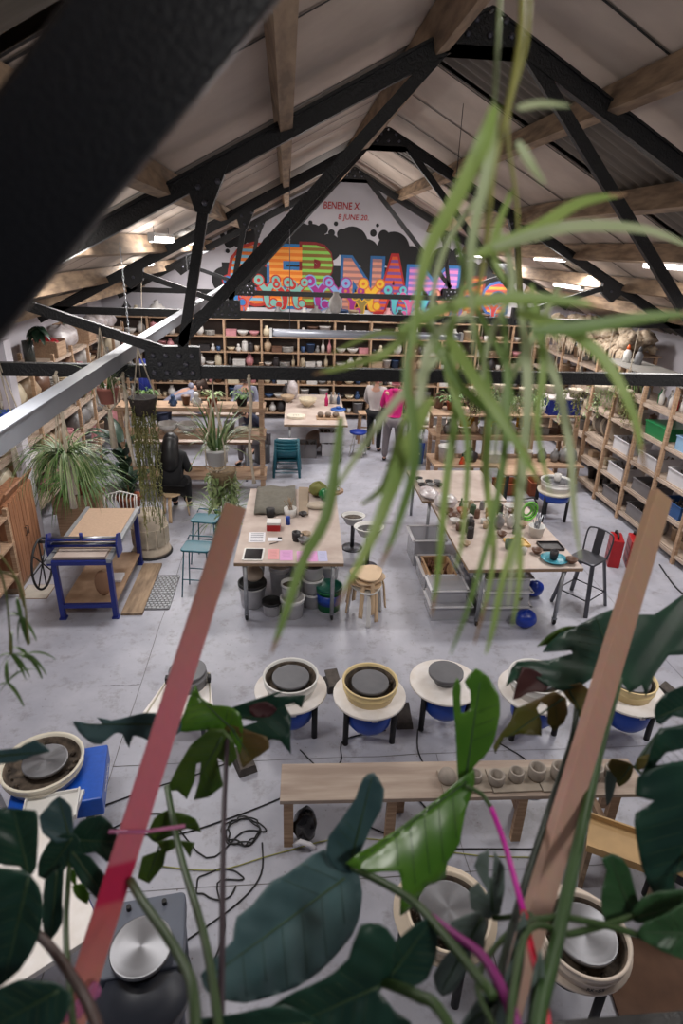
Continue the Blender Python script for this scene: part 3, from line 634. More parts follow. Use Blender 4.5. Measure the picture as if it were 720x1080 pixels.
frame_box((-3.98, 10.65, LZ[4]), (.42, .5, .26), 1.57, mat('poly_red', (178, 26, 36), .3, 0, col2=(120, 14, 24), scale=10, bump=.6), 'wooden crate holding red wrapped clay on the top shelf by the vase', 3)
frame_box((-4.0, 12.25, LZ[4]), (.42, .62, .34), 1.57, POLYG, 'wooden crate spilling mint green sheeting on the top shelf', 4)
lump('wrapped_clay', (-3.95, 11.4, LZ[4]), (.55, .8, .42), POLY, 'clear wrapped clay heap between the red and green crates', 'bag', 11, amp=.2)
lump('wrapped_clay', (-3.95, 12.95, LZ[4]), (.5, .55, .4), POLY, 'tall white bagged clay just beyond the green crate', 'bag', 12, amp=.2)
lump('wrapped_clay', (-3.95, 13.5, LZ[4]), (.5, .55, .45), POLY, 'second white bagged clay beyond the green crate, bulging highest', 'bag', 13, amp=.2)
lump('wrapped_clay', (-3.95, 14.1, LZ[4]), (.5, .55, .42), POLY, 'farthest white bagged clay on the top shelf', 'bag', 14, amp=.2)

# ------------------------------------------------------------------ plants
def blade(m, base, dirv, L_, w_, droop, n=7, fold=.25, up=None):
    base = Vector(base); d = Vector(dirv).normalized(); side = d.cross(Vector((0, 0, 1)))
    if side.length < .05: side = Vector((1, 0, 0))
    side.normalize(); p = base.copy(); vs = []; v = d.copy(); step = L_ / n
    for i in range(n + 1):
        t_ = i / n; ww = w_ * (1 - t_ ** 2.2) * (.55 + .45 * min(1, t_ * 4)) / 2 + .0006; nn = side.cross(v).normalized()
        vs += [p + side * ww + nn * fold * ww, p.copy(), p - side * ww + nn * fold * ww]
        v = (v + Vector((0, 0, -droop / n))).normalized(); p = p + v * step
    m.add(vs, [f for i in range(n) for f in ((3 * i, 3 * i + 1, 3 * i + 4, 3 * i + 3), (3 * i + 1, 3 * i + 2, 3 * i + 5, 3 * i + 4))], True)
def grassy(name, loc, label, cat='plant', n=46, L_=.5, w_=.02, droop=2.6, mats=(GRN, GRNP), potm=TERRA, potr=.09, poth=.15, seed=1, up=.9, group=None, hang=0, spread=1):
    rr = random.Random(seed); t = thing(name, label, cat, loc, 0, group)
    if potm:
        m = MB(); m.lathe([(0, 0), (potr * .72, 0), (potr, poth * .85), (potr * 1.08, poth * .85), (potr * 1.08, poth), (potr * .95, poth), (potr * .9, poth * .9), (0, poth * .88)], n=20); m.build('pot', potm, t)
    m = MB()
    for k in range(n):
        a = rr.uniform(0, 2 * pi); u = rr.uniform(.25, up); m.mi = int(rr.random() < .5)
        blade(m, (potr * .5 * cos(a), potr * .5 * sin(a), poth * .9), (cos(a) * spread, sin(a) * spread, u * 1.6), L_ * rr.uniform(.5, 1.1), w_ * rr.uniform(.7, 1.2), droop * rr.uniform(.6, 1.3))
    m.build('foliage', list(mats), t)
    if hang:
        m = MB()
        for k in range(4): a = pi / 4 + k * pi / 2; m.tube([(potr * 1.1 * cos(a), potr * 1.1 * sin(a), 0), (potr * 1.12 * cos(a), potr * 1.12 * sin(a), poth), (0, 0, poth + .45), (0, 0, hang)], .006, 5)
        for k in range(4): a = pi / 4 + k * pi / 2; m.tube([(potr * 1.1 * cos(a), potr * 1.1 * sin(a), 0), (0, 0, -.07)], .006, 5)
        m.tube([(0, 0, -.05), (0, 0, -.12), (0, .01, -.38)], [.015, .02, .03], 6)
        m.build('macrame_hanger', ROPE, t)
    return t
def leafy(name, loc, label, cat='plant', n=24, L_=.3, leaf=.11, m_=GRN, potm=TERRA, potr=.09, poth=.15, seed=1, up=1.2, group=None):
    rr = random.Random(seed); t = thing(name, label, cat, loc, 0, group)
    if potm: m = MB(); m.lathe([(0, 0), (potr * .72, 0), (potr, poth * .85), (potr * 1.08, poth * .85), (potr * 1.08, poth), (potr * .95, poth), (potr * .9, poth * .9), (0, poth * .88)], n=20); m.build('pot', potm, t)
    m = MB(); ms = MB()
    for k in range(n):
        a = rr.uniform(0, 2 * pi); d = Vector((cos(a), sin(a), rr.uniform(.3, up))).normalized(); q = Vector((0, 0, poth * .9)); e = q + d * L_ * rr.uniform(.4, 1)
        ms.tube([q, (q + e) / 2 + Vector((0, 0, .02)), e], .003, 4)
        blade(m, e - d * leaf * .3, (d.x, d.y, d.z * .4), leaf * rr.uniform(.8, 1.3), leaf * .62, 1.4, n=5, fold=.35)
    m.build('foliage', m_, t); ms.build('stems', m_, t)
    return t
def trailing(name, loc, label, n=30, L_=1.0, r=.12, seed=2, m_=GRNY, potm=ROPE, hang=1.0, lf=.035):
    rr = random.Random(seed); t = thing(name, label, 'hanging plant', loc)
    m = MB(); m.lathe([(0, -.02), (.08, -.02), (.11, .1), (.12, .12), (.1, .12), (0, .1)], n=16); m.build('basket', potm, t)
    m = MB()
    for k in range(n):
        a = rr.uniform(0, 2 * pi); q = r * rr.uniform(.5, 1.2); LL = L_ * rr.uniform(.35, 1); N_ = int(LL / .03)
        pts = [Vector((.08 * cos(a), .08 * sin(a), .11)), Vector((q * cos(a), q * sin(a), .08))]
        x, y = q * cos(a), q * sin(a)
        for i in range(N_): x += rr.uniform(-.008, .008); y += rr.uniform(-.008, .008); pts.append(Vector((x, y, .06 - i * .03)))
        m.tube(pts, .003, 4)
        for p in pts[1:]: b_ = rr.uniform(0, 6.3); blade(m, p, (cos(b_), sin(b_), rr.uniform(-.3, .5)), lf, lf * .5, 1, n=2)
    m.build('trailing_stems', m_, t)
    if hang:
        m = MB()
        for k in range(3): a = k * 2 * pi / 3; m.tube([(.11 * cos(a), .11 * sin(a), .1), (0, 0, .5), (0, 0, hang)], .006, 5)
        m.build('hanger_cord', ROPE, t)
    return t
# middle-left open plant shelf
t = thing('plant_shelf', 'open pine shelf unit with potted plants on top, in front of the far tables', 'shelving', (-1.65, 10.45, 0))
for x in (-1.15, .33, 1.2): 
    for y in (-.2, .2):
        m = MB(); h = 2.25 if x > 1 else 1.56; m.box((x, y, h / 2), (.07, .07, h)); m.build('post', WOOD, t)
for z in (.35, 1.08, 1.56):
    m = MB(); m.box((.02, 0, z - .015), (2.5, .5, .03)); m.box((.02, -.26, z - .03), (2.5, .02, .07)); m.build('shelf', WOODX, t)
pot('vase', 'white', (0, 0, 0), 'white bottle vase standing on the middle truss tie before the mural', s=1.35).location = (.72, 9.5, 3.205)
leafy('potted_plant', (-2.35, 10.4, 1.56), 'bushy green plant in a dark pot, at the blue cloth end of the plant shelf', n=30, L_=.22, potm=DGREY, potr=.11, seed=3)
t = pot('figurine', 'blue', (-1.93, 10.35, 1.561), 'small blue and white ceramic figurine on the plant shelf', s=1.2)
pot('planter', 'brown', (-1.72, 10.4, 1.561), 'empty brown clay planter beside the blue figurine', s=.9)
pot('figurine', 'white', (-1.54, 10.35, 1.561), 'white winged figurine beside the terracotta pot', s=1.5)
leafy('potted_plant', (-1.28, 10.38, 1.56), 'pale green succulent in a terracotta pot on the plant shelf', n=30, L_=.2, m_=GRNP, potr=.1, seed=4)
leafy('potted_plant', (-.78, 10.4, 1.56), 'green plant in a black pot beside the tall shelf post', n=26, L_=.25, potm=RUB, potr=.1, seed=5)
for k, (x, s) in enumerate(((-2.05, 2.0), (-1.72, 2.0))): pot('bowl', 'white', (x, 10.36, 1.082), 'large white basin, %s on the lower plant shelf above the seated person' % ORD[k], s=s)
pot('planter', 'grey', (-1.0, 10.4, 1.082), 'grey pot on the lower plant shelf near the tall post', s=1.1)
pot('stack', 'cream', (-.8, 10.38, 1.082), 'cream stack of plates on the lower plant shelf by the tall post', s=1)
grassy('spider_plant', (-.6, 4.95, 2.38), 'leggy grassy plant in a white macrame-hung pot in front of the pine shelf post', n=60, L_=.5, w_=.018, droop=1.8, potm=WHITE, potr=.1, poth=.15, seed=12, up=2.2, hang=.73, mats=(GRN, GRNP), spread=.6)
grassy('potted_plant', (-1.0, 8.6, .0), 'spiky grassy plant on the floor behind the teal bar stools', n=90, L_=.75, w_=.02, droop=1.8, potm=DGREY, potr=.14, poth=.25, seed=13, up=2.2, mats=(GRN, GRNP))
# hanging plants in front of the left wall rack
grassy('spider_plant', (-1.83, 4.95, 2.36), 'big spider plant hanging in macrame from the near truss, above the wooden cabinet', n=240, L_=.6, w_=.012, droop=3.4, seed=6, hang=.75, mats=(GRNP, GRN), potm=CREAM, potr=.07, poth=.12, up=1.3)
grassy('spider_plant', (-3.0, 8.45, .75), 'sprawling spider plant in a wide terracotta trough behind the slab roller', n=200, L_=.85, w_=.026, droop=2.6, seed=7, mats=(GRN, GRN), potm=TERRA, potr=.2, poth=.2, up=1.4)
m = MB(); m.box((0, 0, .37), (.6, .4, .74)); tag(m.build('wooden_stand', WOOD, loc=(-3.0, 8.45, 0), bevel=.01), 'low pine stand under the wide terracotta trough', 'stand')
grassy('hanging_plant', (-1.43, 4.95, 2.9), 'reed-like plant in a pink pot hung in macrame close below the near truss tie', n=60, L_=.34, w_=.008, droop=1.8, seed=8, hang=.22, potm=mat('pinkpot', (176, 110, 96), .7), potr=.085, poth=.13, up=2)
grassy('hanging_plant', (-2.23, 4.95, 2.7), 'ferny plant in a blue-trimmed hanging pot at the left edge under the near tie', n=90, L_=.26, w_=.008, droop=4, seed=9, hang=.41, potm=BLUE, potr=.08, poth=.12, mats=(GRND, GRN))
trailing('hanging_basket', (-1.16, 4.95, 2.83), 'dark hanging basket of dry trailing stems in front of the seated person', n=44, L_=1.25, r=.09, seed=10, m_=GRNY, potm=mat('basket_dark', (62, 52, 48), .9, 0, var=.5, scale=40), hang=.28, lf=.026)
trailing('hanging_basket', (-.56, 4.99, 2.2), 'wispy air plant basket hanging under the white pot, above the teal bar stools', n=30, L_=.45, r=.13, seed=15, m_=GRNP, potm=mat('wicker', (150, 128, 98), .9, 0, var=.4, scale=50), hang=.0, lf=.07)
# rubber plant with big leaves on the floor, and snake-like leaves
t = thing('potted_plant', 'tall dark broad-leaved plant in a terracotta pot behind the slab roller', 'plant', (-2.55, 9.3, 0))
m = MB(); m.lathe([(0, 0), (.14, 0), (.18, .3), (.2, .3), (.2, .34), (.17, .34), (.16, .3), (0, .29)], n=22); m.build('pot', TERRA, t)
m = MB(); rr = random.Random(3)
for k in range(24): a = rr.uniform(0, 6.28); blade(m, (.05 * cos(a), .05 * sin(a), .3 + k * .04), (cos(a) * .6, sin(a) * .6, 1.3), rr.uniform(.45, .85), .17, 1.6, n=7, fold=.3)
m.build('foliage', GRND, t)
m = MB(); m.tube([(0, 0, .28), (0.02, 0, 1.15)], .015, 6); m.build('stem', WOOD, t)
# trunk plant in a glass vase
t = thing('potted_plant', 'leafy plant on a bare stem in a dark glass vase on the top shelf', 'plant', (-3.98, 9.95, LZ[4]))
m = MB(); m.lathe([(0, 0), (.085, 0), (.085, .34), (.078, .34), (.078, .02), (0, .02)], n=20); m.build('vase', mat('smoky_glass', (70, 74, 72), .1, 0, var=.1, alpha=.8), t)
m = MB(); m.tube([(0, 0, .05), (.02, .0, .35), (.16, 0, .52)], [.028, .024, .015], 8); m.build('stem', OLDWOOD, t)
m = MB(); rr = random.Random(5)
for k in range(22): a = rr.uniform(0, 6.28); blade(m, (.18, 0, .5 + rr.uniform(-.05, .06)), (cos(a), sin(a), rr.uniform(-.1, .3)), .26, .13, 1.8, n=5, fold=.2)
m.build('foliage', GRND, t)
# plants on the right unit
for k, (x, y, z, s_) in enumerate(((3.1, 11.2, 1.34, 21), (3.9, 11.2, 1.34, 22), (4.35, 11.2, 1.34, 23), (4.8, 11.2, 1.34, 24))):
    leafy('potted_plant', (x, y, z), 'green leafy plant, %s along the high shelf before the far racks' % ORD[k], n=34, L_=.3, m_=(GRN, GRND, GRNP, GRN)[k], potm=(TERRA, DGREY, WHITE, DGREY)[k], seed=s_)
grassy('spider_plant', (5.85, 9.95, RZ[4] + .02), 'pale striped spider plant spilling down the wall rack by the blue box', n=80, L_=.65, w_=.02, droop=4, seed=25, mats=(GRNP, GRN), potm=RUB, potr=.12)
for k in range(7):
    x = 3.0 + k * .42; trailing('hanging_basket', (x, 9.5, 2.0 + .06 * (k % 2)), 'dry trailing plant, %s along the row hung beyond the high shelf' % ORD[k], n=14, L_=.6, r=.16, seed=40 + k, m_=(GRNY, GRNP)[k % 2], potm=ROPE, hang=1.12 - .06 * (k % 2), lf=.06)
for k in range(4):
    grassy('spider_plant', (.15 + (.0, .85, 2.6, 3.9)[k], 15.42, 2.46), 'bushy potted plant, %s along the top of the back rack' % ORD[k], n=34, L_=.3, w_=.025, seed=50 + k, potm=(TERRA, WHITE, TERRA, WHITE)[k], droop=3, mats=(GRNY, GRN))

for k, (px, dz) in enumerate(((57, 1.0), (128, .75), (262, .9))):
    q = atY(px, 388, 4.93); m = MB(); pts = [(0, 0, 0), (.01, 0, -dz * .3), (-.01, 0, -dz * .6), (.02, 0, -dz)]
    m.tube(smoothpts(pts, 4), [.012 + .008 * (i % 3 == 0) for i in range(13)], 6); m.tube([(0, 0, 0), (0, .06, .03), (0, .14, .0)], .012, 6)
    tag(m.build('macrame_cord', ROPE, loc=(q.x, 4.93, 3.12)), 'knotted cream macrame cord tied over the near truss tie, %s from the wall' % ORD[k], 'cord', 'macrame cords on the near tie')
# ------------------------------------------------------------------ work tables
def castor(x, y, t_):
    c = MB(); c.box((x, y, .085), (.05, .05, .02)); c.box((x - .02, y, .06), (.006, .03, .06)); c.box((x + .02, y, .06), (.006, .03, .06))
    o = c.build('castor', STEEL, t_)
    c = MB(); c.lathe([(.01, -.014), (.035, -.014), (.04, -.008), (.04, .008), (.035, .014), (.01, .014)], (0, 0, 0), 18, Matrix.Translation((x, y, .041)) @ Matrix.Rotation(pi / 2, 4, 'Y')); c.build('wheel', RUB, o)
def worktable(label, loc, w_, l_, h, rz=0, top=PLY, legm=GALV, inset=.12, wheels=True, under=True):
    t = thing('work_table', label, 'table', loc, rz)
    m = MB(); m.box((0, 0, h - .004), (w_, l_, .008)); m.mi = 1; m.box((0, 0, h - .026), (w_ - .002, l_ - .002, .036)); m.build('tabletop', [top, PLYEDGE], t)
    for sx in (-1, 1):
        for sy in (-1, 1):
            x, y = sx * (w_ / 2 - inset), sy * (l_ / 2 - .06)
            m = MB(); m.lathe([(.024, .09 if wheels else 0), (.024, h - .045)], (x, y, 0), 14); m.lathe([(.045, h - .052), (.045, h - .045)], (x, y, 0), 14); m.build('leg', legm, t)
            if wheels: castor(x, y, t)
    if under:
        m = MB(); m.beam((-w_ / 2 + inset, -l_ / 2 + .06, h - .08), (-w_ / 2 + inset, l_ / 2 - .06, h - .08), .03, .03); m.beam((w_ / 2 - inset, -l_ / 2 + .06, h - .08), (w_ / 2 - inset, l_ / 2 - .06, h - .08), .03, .03)
        m.build('rail', legm, t)
    return t
worktable('large plywood table on castors with a tablet and pink leaflets', (.045, 7.26, 0), 1.25, 2.3, .8, -.03)
worktable('large plywood table crowded with glaze jars, beside the metal bar chair', (2.72, 6.9, 0), 1.36, 1.98, .8, 0, inset=.2)
worktable('plywood table behind the crowded one, with a bare pale top', (2.57, 8.65, 0), 1.25, 1.3, .78, 0, wheels=False)
worktable('far plywood table with clay slabs and jars below the back rack', (.6, 13.35, 0), 1.3, 2.75, .8, -.02)
worktable('plywood table beside the person in the pink top', (3.3, 12.75, 0), 1.25, 1.7, .8, 0, wheels=False)
# --- items on the centre table
TZ = .8
m = MB(); m.rbox((0, 0, .012), (.24, .3, .012), .015); t = thing('tablet', 'black tablet with a white border on the centre table corner', 'tablet', (-.4, 6.32, TZ - .005), -.05)
m.build('casing', WHITE, t); m = MB(); m.box((0, 0, .0187), (.2, .255, .0015)); m.build('screen', mat('screen', (18, 18, 24), .12, 0, var=0), t)
for k, (x, y, c, w_, lab) in enumerate(((-.17, 6.33, (222, 158, 158), .13, 'salmon leaflet next to the tablet'), (-.02, 6.3, (216, 160, 206), .15, 'first pink leaflet from the tablet, beside the salmon one'), (.22, 6.27, (220, 156, 208), .24, 'widest pink leaflet near the table edge'), (.4, 6.27, (190, 190, 222), .11, 'pale lilac leaflet at the end of the leaflet row'))):
    m = MB(); m.box((0, 0, .001), (w_, .26, .0015)); m.mi = 1; [m.box((0, .08 - j_ * .035, .0022), (w_ * .7 * (1 - .2 * (j_ % 2)), .008, .0006)) for j_ in range(5)]
    tag(m.build('leaflet', [mat('leaf_' + str(k), c, .8, 0, var=.05), mat('leaf_print' + str(k), tuple(int(q * .86) for q in c), .8, 0, var=0)], loc=(x, y, TZ + .001)), lab, 'leaflet')
m = MB(); m.box((0, 0, .002), (.2, .28, .003)); m.mi = 1; [m.box((0, .1 - j_ * .05, .004), (.15, .02, .001)) for j_ in range(5)]
tag(m.build('printed_card', [PAPER, mat('print_grey', (150, 150, 156), .8)], loc=(-.38, 6.78, TZ + .001)), 'white printed sheet behind the tablet', 'paper')
m = MB(); m.box((0, 0, .002), (.17, .1, .003)); tag(m.build('name_card', PAPER, loc=(-.16, 6.72, TZ + .001)), 'small white card with the black pen by it', 'card')
m = MB(); m.tube([(0, 0, .006), (.1, .06, .006)], .005, 6); tag(m.build('pen', RUB, loc=(-.22, 6.58, TZ)), 'thin black pen on the centre table', 'pen')
m = MB(); m.box((0, 0, .008), (.05, .035, .016)); tag(m.build('eraser', RUB, loc=(-.1, 6.74, TZ)), 'small black block on the white card\'s corner', 'eraser')
t = thing('storage_box', 'red and white box on the centre table', 'box', (-.18, 7.02, TZ), -.05)
m = MB(); m.box((0, 0, .045), (.17, .14, .09)); m.build('body', RED, t); m = MB(); m.box((0, 0, .1), (.172, .142, .03)); m.build('lid', WHITE, t)
m = MB(); m.lathe([(0, 0), (.03, 0), (.03, .1), (.026, .11), (0, .11)], n=16); tag(m.build('tin', BLUE, loc=(.0, 7.16, TZ)), 'blue tin beside the red and white box', 'tin')
t = thing('pen_pot', 'white pot of brushes on the centre table', 'pot', (.03, 7.42, TZ))
m = MB(); m.lathe([(0, 0), (.07, 0), (.085, .12), (.08, .12), (.066, .01), (0, .01)], n=20); m.build('pot', WHITE, t)
m = MB(); rr = random.Random(2); [m.tube([(rr.uniform(-.04, .04), rr.uniform(-.04, .04), .02), (rr.uniform(-.09, .09), rr.uniform(-.07, .07), rr.uniform(.2, .26))], .005, 5) for _ in range(12)]; m.build('brushes', OLDWOOD, t)
m = MB(); m.lathe([(0, 0), (.055, 0), (.06, .11), (0, .11)], n=18); tag(m.build('black_pot', RUB, loc=(-.23, 7.42, TZ)), 'black pot in front of the grey clay slab', 'pot')
pot('bowl', 'dark', (.2, 7.42, TZ + .001), 'small dark bowl beside the white brush pot', s=.6)
# leaning/flat grey slab roll, plaster bat
m = MB(); vs = [];
for i in range(9):
    for j_ in range(5): vs.append((-.28 + .56 * i / 8, -.5 + 1.0 * j_ / 4, .02 + .012 * sin(i * 1.3 + j_)))
m.add(vs, [(i * 5 + j_, (i + 1) * 5 + j_, (i + 1) * 5 + j_ + 1, i * 5 + j_ + 1) for i in range(8) for j_ in range(4)], True)
tag(m.build('felt_mat', mat('grey_felt', (112, 108, 98), .95, 0, var=.2, scale=20), solid=.02, loc=(-.17, 7.95, TZ + .004)), 'grey felt mat spread over the far end of the centre table', 'mat')
m = MB(); m.prism([(-.08, -.5), (.05, -.5), (.09, .48), (-.06, .5)], 0, .02); tag(m.build('plaster_slab', mat('slab_tan', (150, 132, 112), .8), loc=(.22, 7.95, TZ + .001)), 'narrow tan slab lying along the grey felt mat', 'slab')
lump('fabric_bundle', (.44, 8.17, TZ), (.28, .34, .2), mat('olive_cloth', (122, 122, 62), .9, 0, var=.3), 'olive and cream cloth bundle on the centre table', 'cloth', 21, amp=.25)
lump('plastic_bag', (.53, 7.98, TZ), (.2, .22, .17), mat('green_bag', (18, 122, 62), .3, 0, var=.4, bump=.5), 'crumpled bright green plastic bag on the centre table', 'bag', 22, amp=.3)
lump('cotton_rag', (.42, 7.7, TZ), (.34, .22, .07), mat('rag', (190, 176, 158), .9), 'cream rag in front of the green bag', 'cloth', 23, amp=.35)
t = thing('tray_of_pebbles', 'round-ended wooden tray of small pale pieces at the far table corner', 'tray', (.55, 8.27 + .02, TZ), .0)
t.location = (.46 + .1, 8.52 - .22, TZ)
m = MB(); m.prism([(.26 * cos(a), .17 * sin(a)) for a in [2 * pi * k / 20 for k in range(20)]], 0, .035); m.build('board', WOOD, t)
m = MB(); rr = random.Random(8)
for k in range(70): a, q = rr.uniform(0, 6.28), sqrt(rr.random()); m.mi = k % 3 == 0; m.lathe([(0, 0), (.014, .002), (.012, .016), (0, .02)], (.22 * q * cos(a), .13 * q * sin(a), .035 + rr.uniform(0, .01)), 6)
o = m.build('pebbles', [PAPER, DGREY], t); o['kind'] = 'stuff'
for k, (x, y, c, lab) in enumerate(((.1, 6.68, 'dark', 'dark blue mug in the cluster of three on the centre table'), (.22, 6.78, 'sand', 'sandy bowl at the back of the cluster of three'), (.19, 6.6, 'grey', 'grey bowl at the front of the cluster of three'))):
    pot('mug' if k == 0 else 'bowl', c, (x, y, TZ + .001), lab, s=(1.2, .7, .8)[k])
# --- buckets below the centre table
def bucket(loc, r, h, m_, label, lid=None, fill=None, group='buckets under the centre table', band=None):
    t = thing('bucket', label, 'bucket', loc, random.uniform(-.5, .5), group)
    m = MB(); prof = [(0, 0), (r * .86, 0), (r * .98, h * .86), (r * 1.03, h * .86), (r * 1.03, h * .9), (r, h * .9), (r, h * .96), (r * 1.04, h * .96), (r * 1.04, h)]
    if not lid: prof += [(r * .97, h), (r * .88, .02), (0, .02)]
    else: prof += [(0, h)]
    m.lathe(prof, n=28); m.build('body', m_, t)
    if lid: m = MB(); m.lathe([(0, h + .001), (r * .9, h + .001), (r * .9, h + .008), (r * 1.0, h + .014), (r * 1.07, h + .012), (r * 1.07, h - .02), (r * 1.05, h - .02), (r * 1.05, h)], n=28); m.build('lid', lid, t)
    if fill: m = MB(); m.lathe([(0, h * .7), (r * .93, h * .7), (r * .95, h * .73), (0, h * .74)], n=24); m.build('slurry', fill, t)
    if band: m = MB(); m.lathe([(r * .93, h * .3), (r * 1.0, h * .75), (r * 1.005, h * .75), (r * .935, h * .3)], n=28); m.build('label_band', band, t)
    m = MB(); m.tube([(r * 1.04 * cos(a), -.03 - r * .0 - r * .55 * sin(a) - 0, h * .88 - .25 * r * sin(a)) for a in [pi * k / 10 for k in range(11)]], .004, 5); m.build('handle', STEEL, t)
    return t
BW = mat('bucket_white', (228, 226, 224), .45, 0, var=.15, scale=10)
bucket((-.44, 6.55, 0), .165, .3, BW, 'large white bucket with a black rim, under the tablet corner', lid=RUB)
bucket((-.2, 6.32, 0), .11, .17, BW, 'small white bucket with a black lid at the front', lid=RUB)
bucket((.05, 6.28, 0), .14, .24, BW, 'wide white bucket with another bucket standing in it', lid=BW)
bucket((.03, 6.3, .26), .115, .18, BW, 'written-on white bucket perched on the wide one', fill=CLAY)
bucket((.3, 6.5, 0), .13, .2, BW, 'white bucket, lowest of the stack of three'); bucket((.3, 6.5, .195), .13, .2, BW, 'white bucket in the middle of the stack of three'); bucket((.3, 6.5, .39), .13, .2, BW, 'top white bucket of the stack of three, with a brown lid', lid=CLAY)
bucket((.5, 6.42, 0), .155, .31, GREENP, 'bright green bucket with a dark green lid by the table leg', lid=mat('lid_green', (16, 92, 76), .35), band=BLUE)
bucket((.5, 6.85, 0), .15, .45, BW, 'tall white tub with a green lid behind the green bucket', lid=GREENP)
bucket((.12, 6.85, 0), .15, .5, BW, 'white tub at the back, below the table middle'); bucket((-.1, 6.75, .0), .13, .42, BW, 'white tub behind the small black-lidded bucket', lid=BW); bucket((-.45, 7.0, 0), .15, .4, BW, 'white tub in the shade behind the black-rimmed bucket', lid=BW)
lump('clay_bag', (-.42, 6.55, .325), (.24, .24, .2), mat('clay_bag', (188, 168, 148), .6, 0, var=.25), 'pink-beige bag of clay on the black-rimmed bucket', 'bag', 24, amp=.1)
m = MB(); m.box((0, 0, .12), (.3, .25, .24)); tag(m.build('carton', mat('card', (150, 112, 84), .85), loc=(.2, 7.4, 0)), 'brown carton deep under the centre table', 'box')
# basin on stand, right of the centre table
for k, (x, y, h, r) in enumerate(((1.1, 7.45, .62, .2), (.95, 8.05, .52, .17))):
    t = thing('basin_stand', ('white oval basin of dark slip on a post, by the stacked stools', 'smaller brown-filled white basin behind the slip basin')[k], 'basin', (x, y, 0))
    m = MB(); m.lathe([(0, h - .12), (r * .6, h - .12), (r * .95, h - .01), (r * 1.05, h), (r * 1.05, h + .012), (r * .92, h + .01), (r * .6, h - .09), (0, h - .1)], n=28, sy=.85); m.build('basin', WHITE, t)
    m = MB(); m.lathe([(0, h - .05), (r * .84, h - .035), (r * .84, h - .03), (0, h - .03)], n=24, sy=.85); m.build('slip', (mat('black_slip', (26, 24, 28), .3), CLAY)[k], t)
    m = MB(); m.cyl((0, 0, .02), .03, h - .13); m.lathe([(.16, 0), (.15, .02), (.03, .03)], n=20); m.build('post', GUN, t)
# --- bent-ply stools
def frosta(loc, rz, seat, legs, label, s=1, group='stacked bent-ply stools'):
    t = thing('stool', label, 'stool', loc, rz, group)
    m = MB(); pts = []
    for k in range(42): a = 2 * pi * k / 42; q = .19 + .022 * cos(3 * a); pts.append((q * cos(a), q * sin(a)))
    m.prism(pts, .425, .445); m.build('seat', seat, t, bevel=.004)
    for k in range(3):
        a = 2 * pi * k / 3; M = Matrix.Rotation(a, 4, 'Z'); m = MB()
        prof = smoothpts([(.06, 0, .418), (.13, 0, .415), (.175, 0, .385), (.2, 0, .3), (.235, 0, 0)], 5)
        m.add([tuple(M @ Vector((p.x, sy, p.z))) for p in prof for sy in (-.025, .025)], [(2 * i, 2 * i + 1, 2 * i + 3, 2 * i + 2) for i in range(len(prof) - 1)], True); m.build('leg', legs, t, solid=.018)
    return t
frosta((.93, 6.2, 0), .55, WHITE, WHITE, 'white stool, lowest of the bent-ply stack')
frosta((.93, 6.22, .055), 1.0, BIRCH, BIRCH, 'birch stool resting directly on the white one')
frosta((.94, 6.22, .11), .1, BIRCH, BIRCH, 'birch stool second from the top of the stack')
frosta((.93, 6.22, .165), .75, BIRCH, BIRCH, 'birch stool topmost of the stack, with the clear round seat')
# --- teal bar stools
def barstool(loc, rz, label, h=.66):
    t = thing('bar_stool', label, 'stool', loc, rz, 'teal bar stools')
    m = MB(); m.rbox((0, 0, h - .012), (.36, .3, .024), .05); m.build('seat', TEAL, t, bevel=.008)
    m = MB(); m.tube([(-.17, .15, h), (-.15, .17, h + .05), (.15, .17, h + .05), (.17, .15, h)], .008, 6); m.build('back_lip', TEAL, t)
    for sx in (-1, 1):
        for sy in (-1, 1): m = MB(); m.tube([(sx * .14, sy * .11, h - .02), (sx * .19, sy * .16, 0)], .009, 6); m.build('leg', TEAL, t)
    m = MB(); q = .175; z = .25; m.tube([(-q, -q * .84, z), (q, -q * .84, z)], .007, 6); m.tube([(-q, q * .84, z), (q, q * .84, z)], .007, 6); m.build('footrest', TEAL, t)
    m = MB(); m.tube([(-.14, -.11, h - .03), (.14, .11, h - .03)], .006, 5); m.build('brace', TEAL, t)
    return t
barstool((-1.12, 6.85, 0), -.15, 'teal metal bar stool nearer the pottery wheels')
barstool((-1.12, 7.7, 0), -.2, 'teal metal bar stool behind the other, by the air plant')
# --- slab roller
t = thing('slab_roller', 'blue-framed slab roller table with a long pale bed and twin rollers', 'slab roller', (-2.33, 6.95, 0), .0)
m = MB(); m.box((0, .02, .8), (.6, 1.42, .02)); m.build('bed', PLY, t)
m = MB(); 
for sx in (-1, 1): m.box((sx * .325, 0, .8), (.05, 1.5, .05))
m.build('side_rail', GALV, t)
m = MB()
pass
for c_, d_ in (((0, -.72, .77), (.7, .05, .05)), ((0, .72, .77), (.7, .05, .05)), ((0, -.66, .17), (.6, .04, .05))): m = MB(); m.box(c_, d_); m.build('cross_bar', NAVY, t)
for sx in (-1, 1):
    for sy in (-1, 1): m = MB(); m.box((sx * .3, sy * .66, .39), (.055, .055, .78)); m.box((sx * .3, sy * .66, .01), (.08, .08, .02)); m.build('leg', NAVY, t)
m = MB(); m.box((0, 0, .17), (.62, 1.35, .02)); m.build('lower_shelf', WOOD, t)
m = MB(); m.box((0, -.6, .83), (.56, .22, .012)); m.build('canvas_board', PLY, t)
for z, r in ((.875, .032), (.95, .028)):
    m = MB(); m.tube([(-.36, -.48, z), (.36, -.48, z)], r, 18); m.build('roller', STEEL, t)
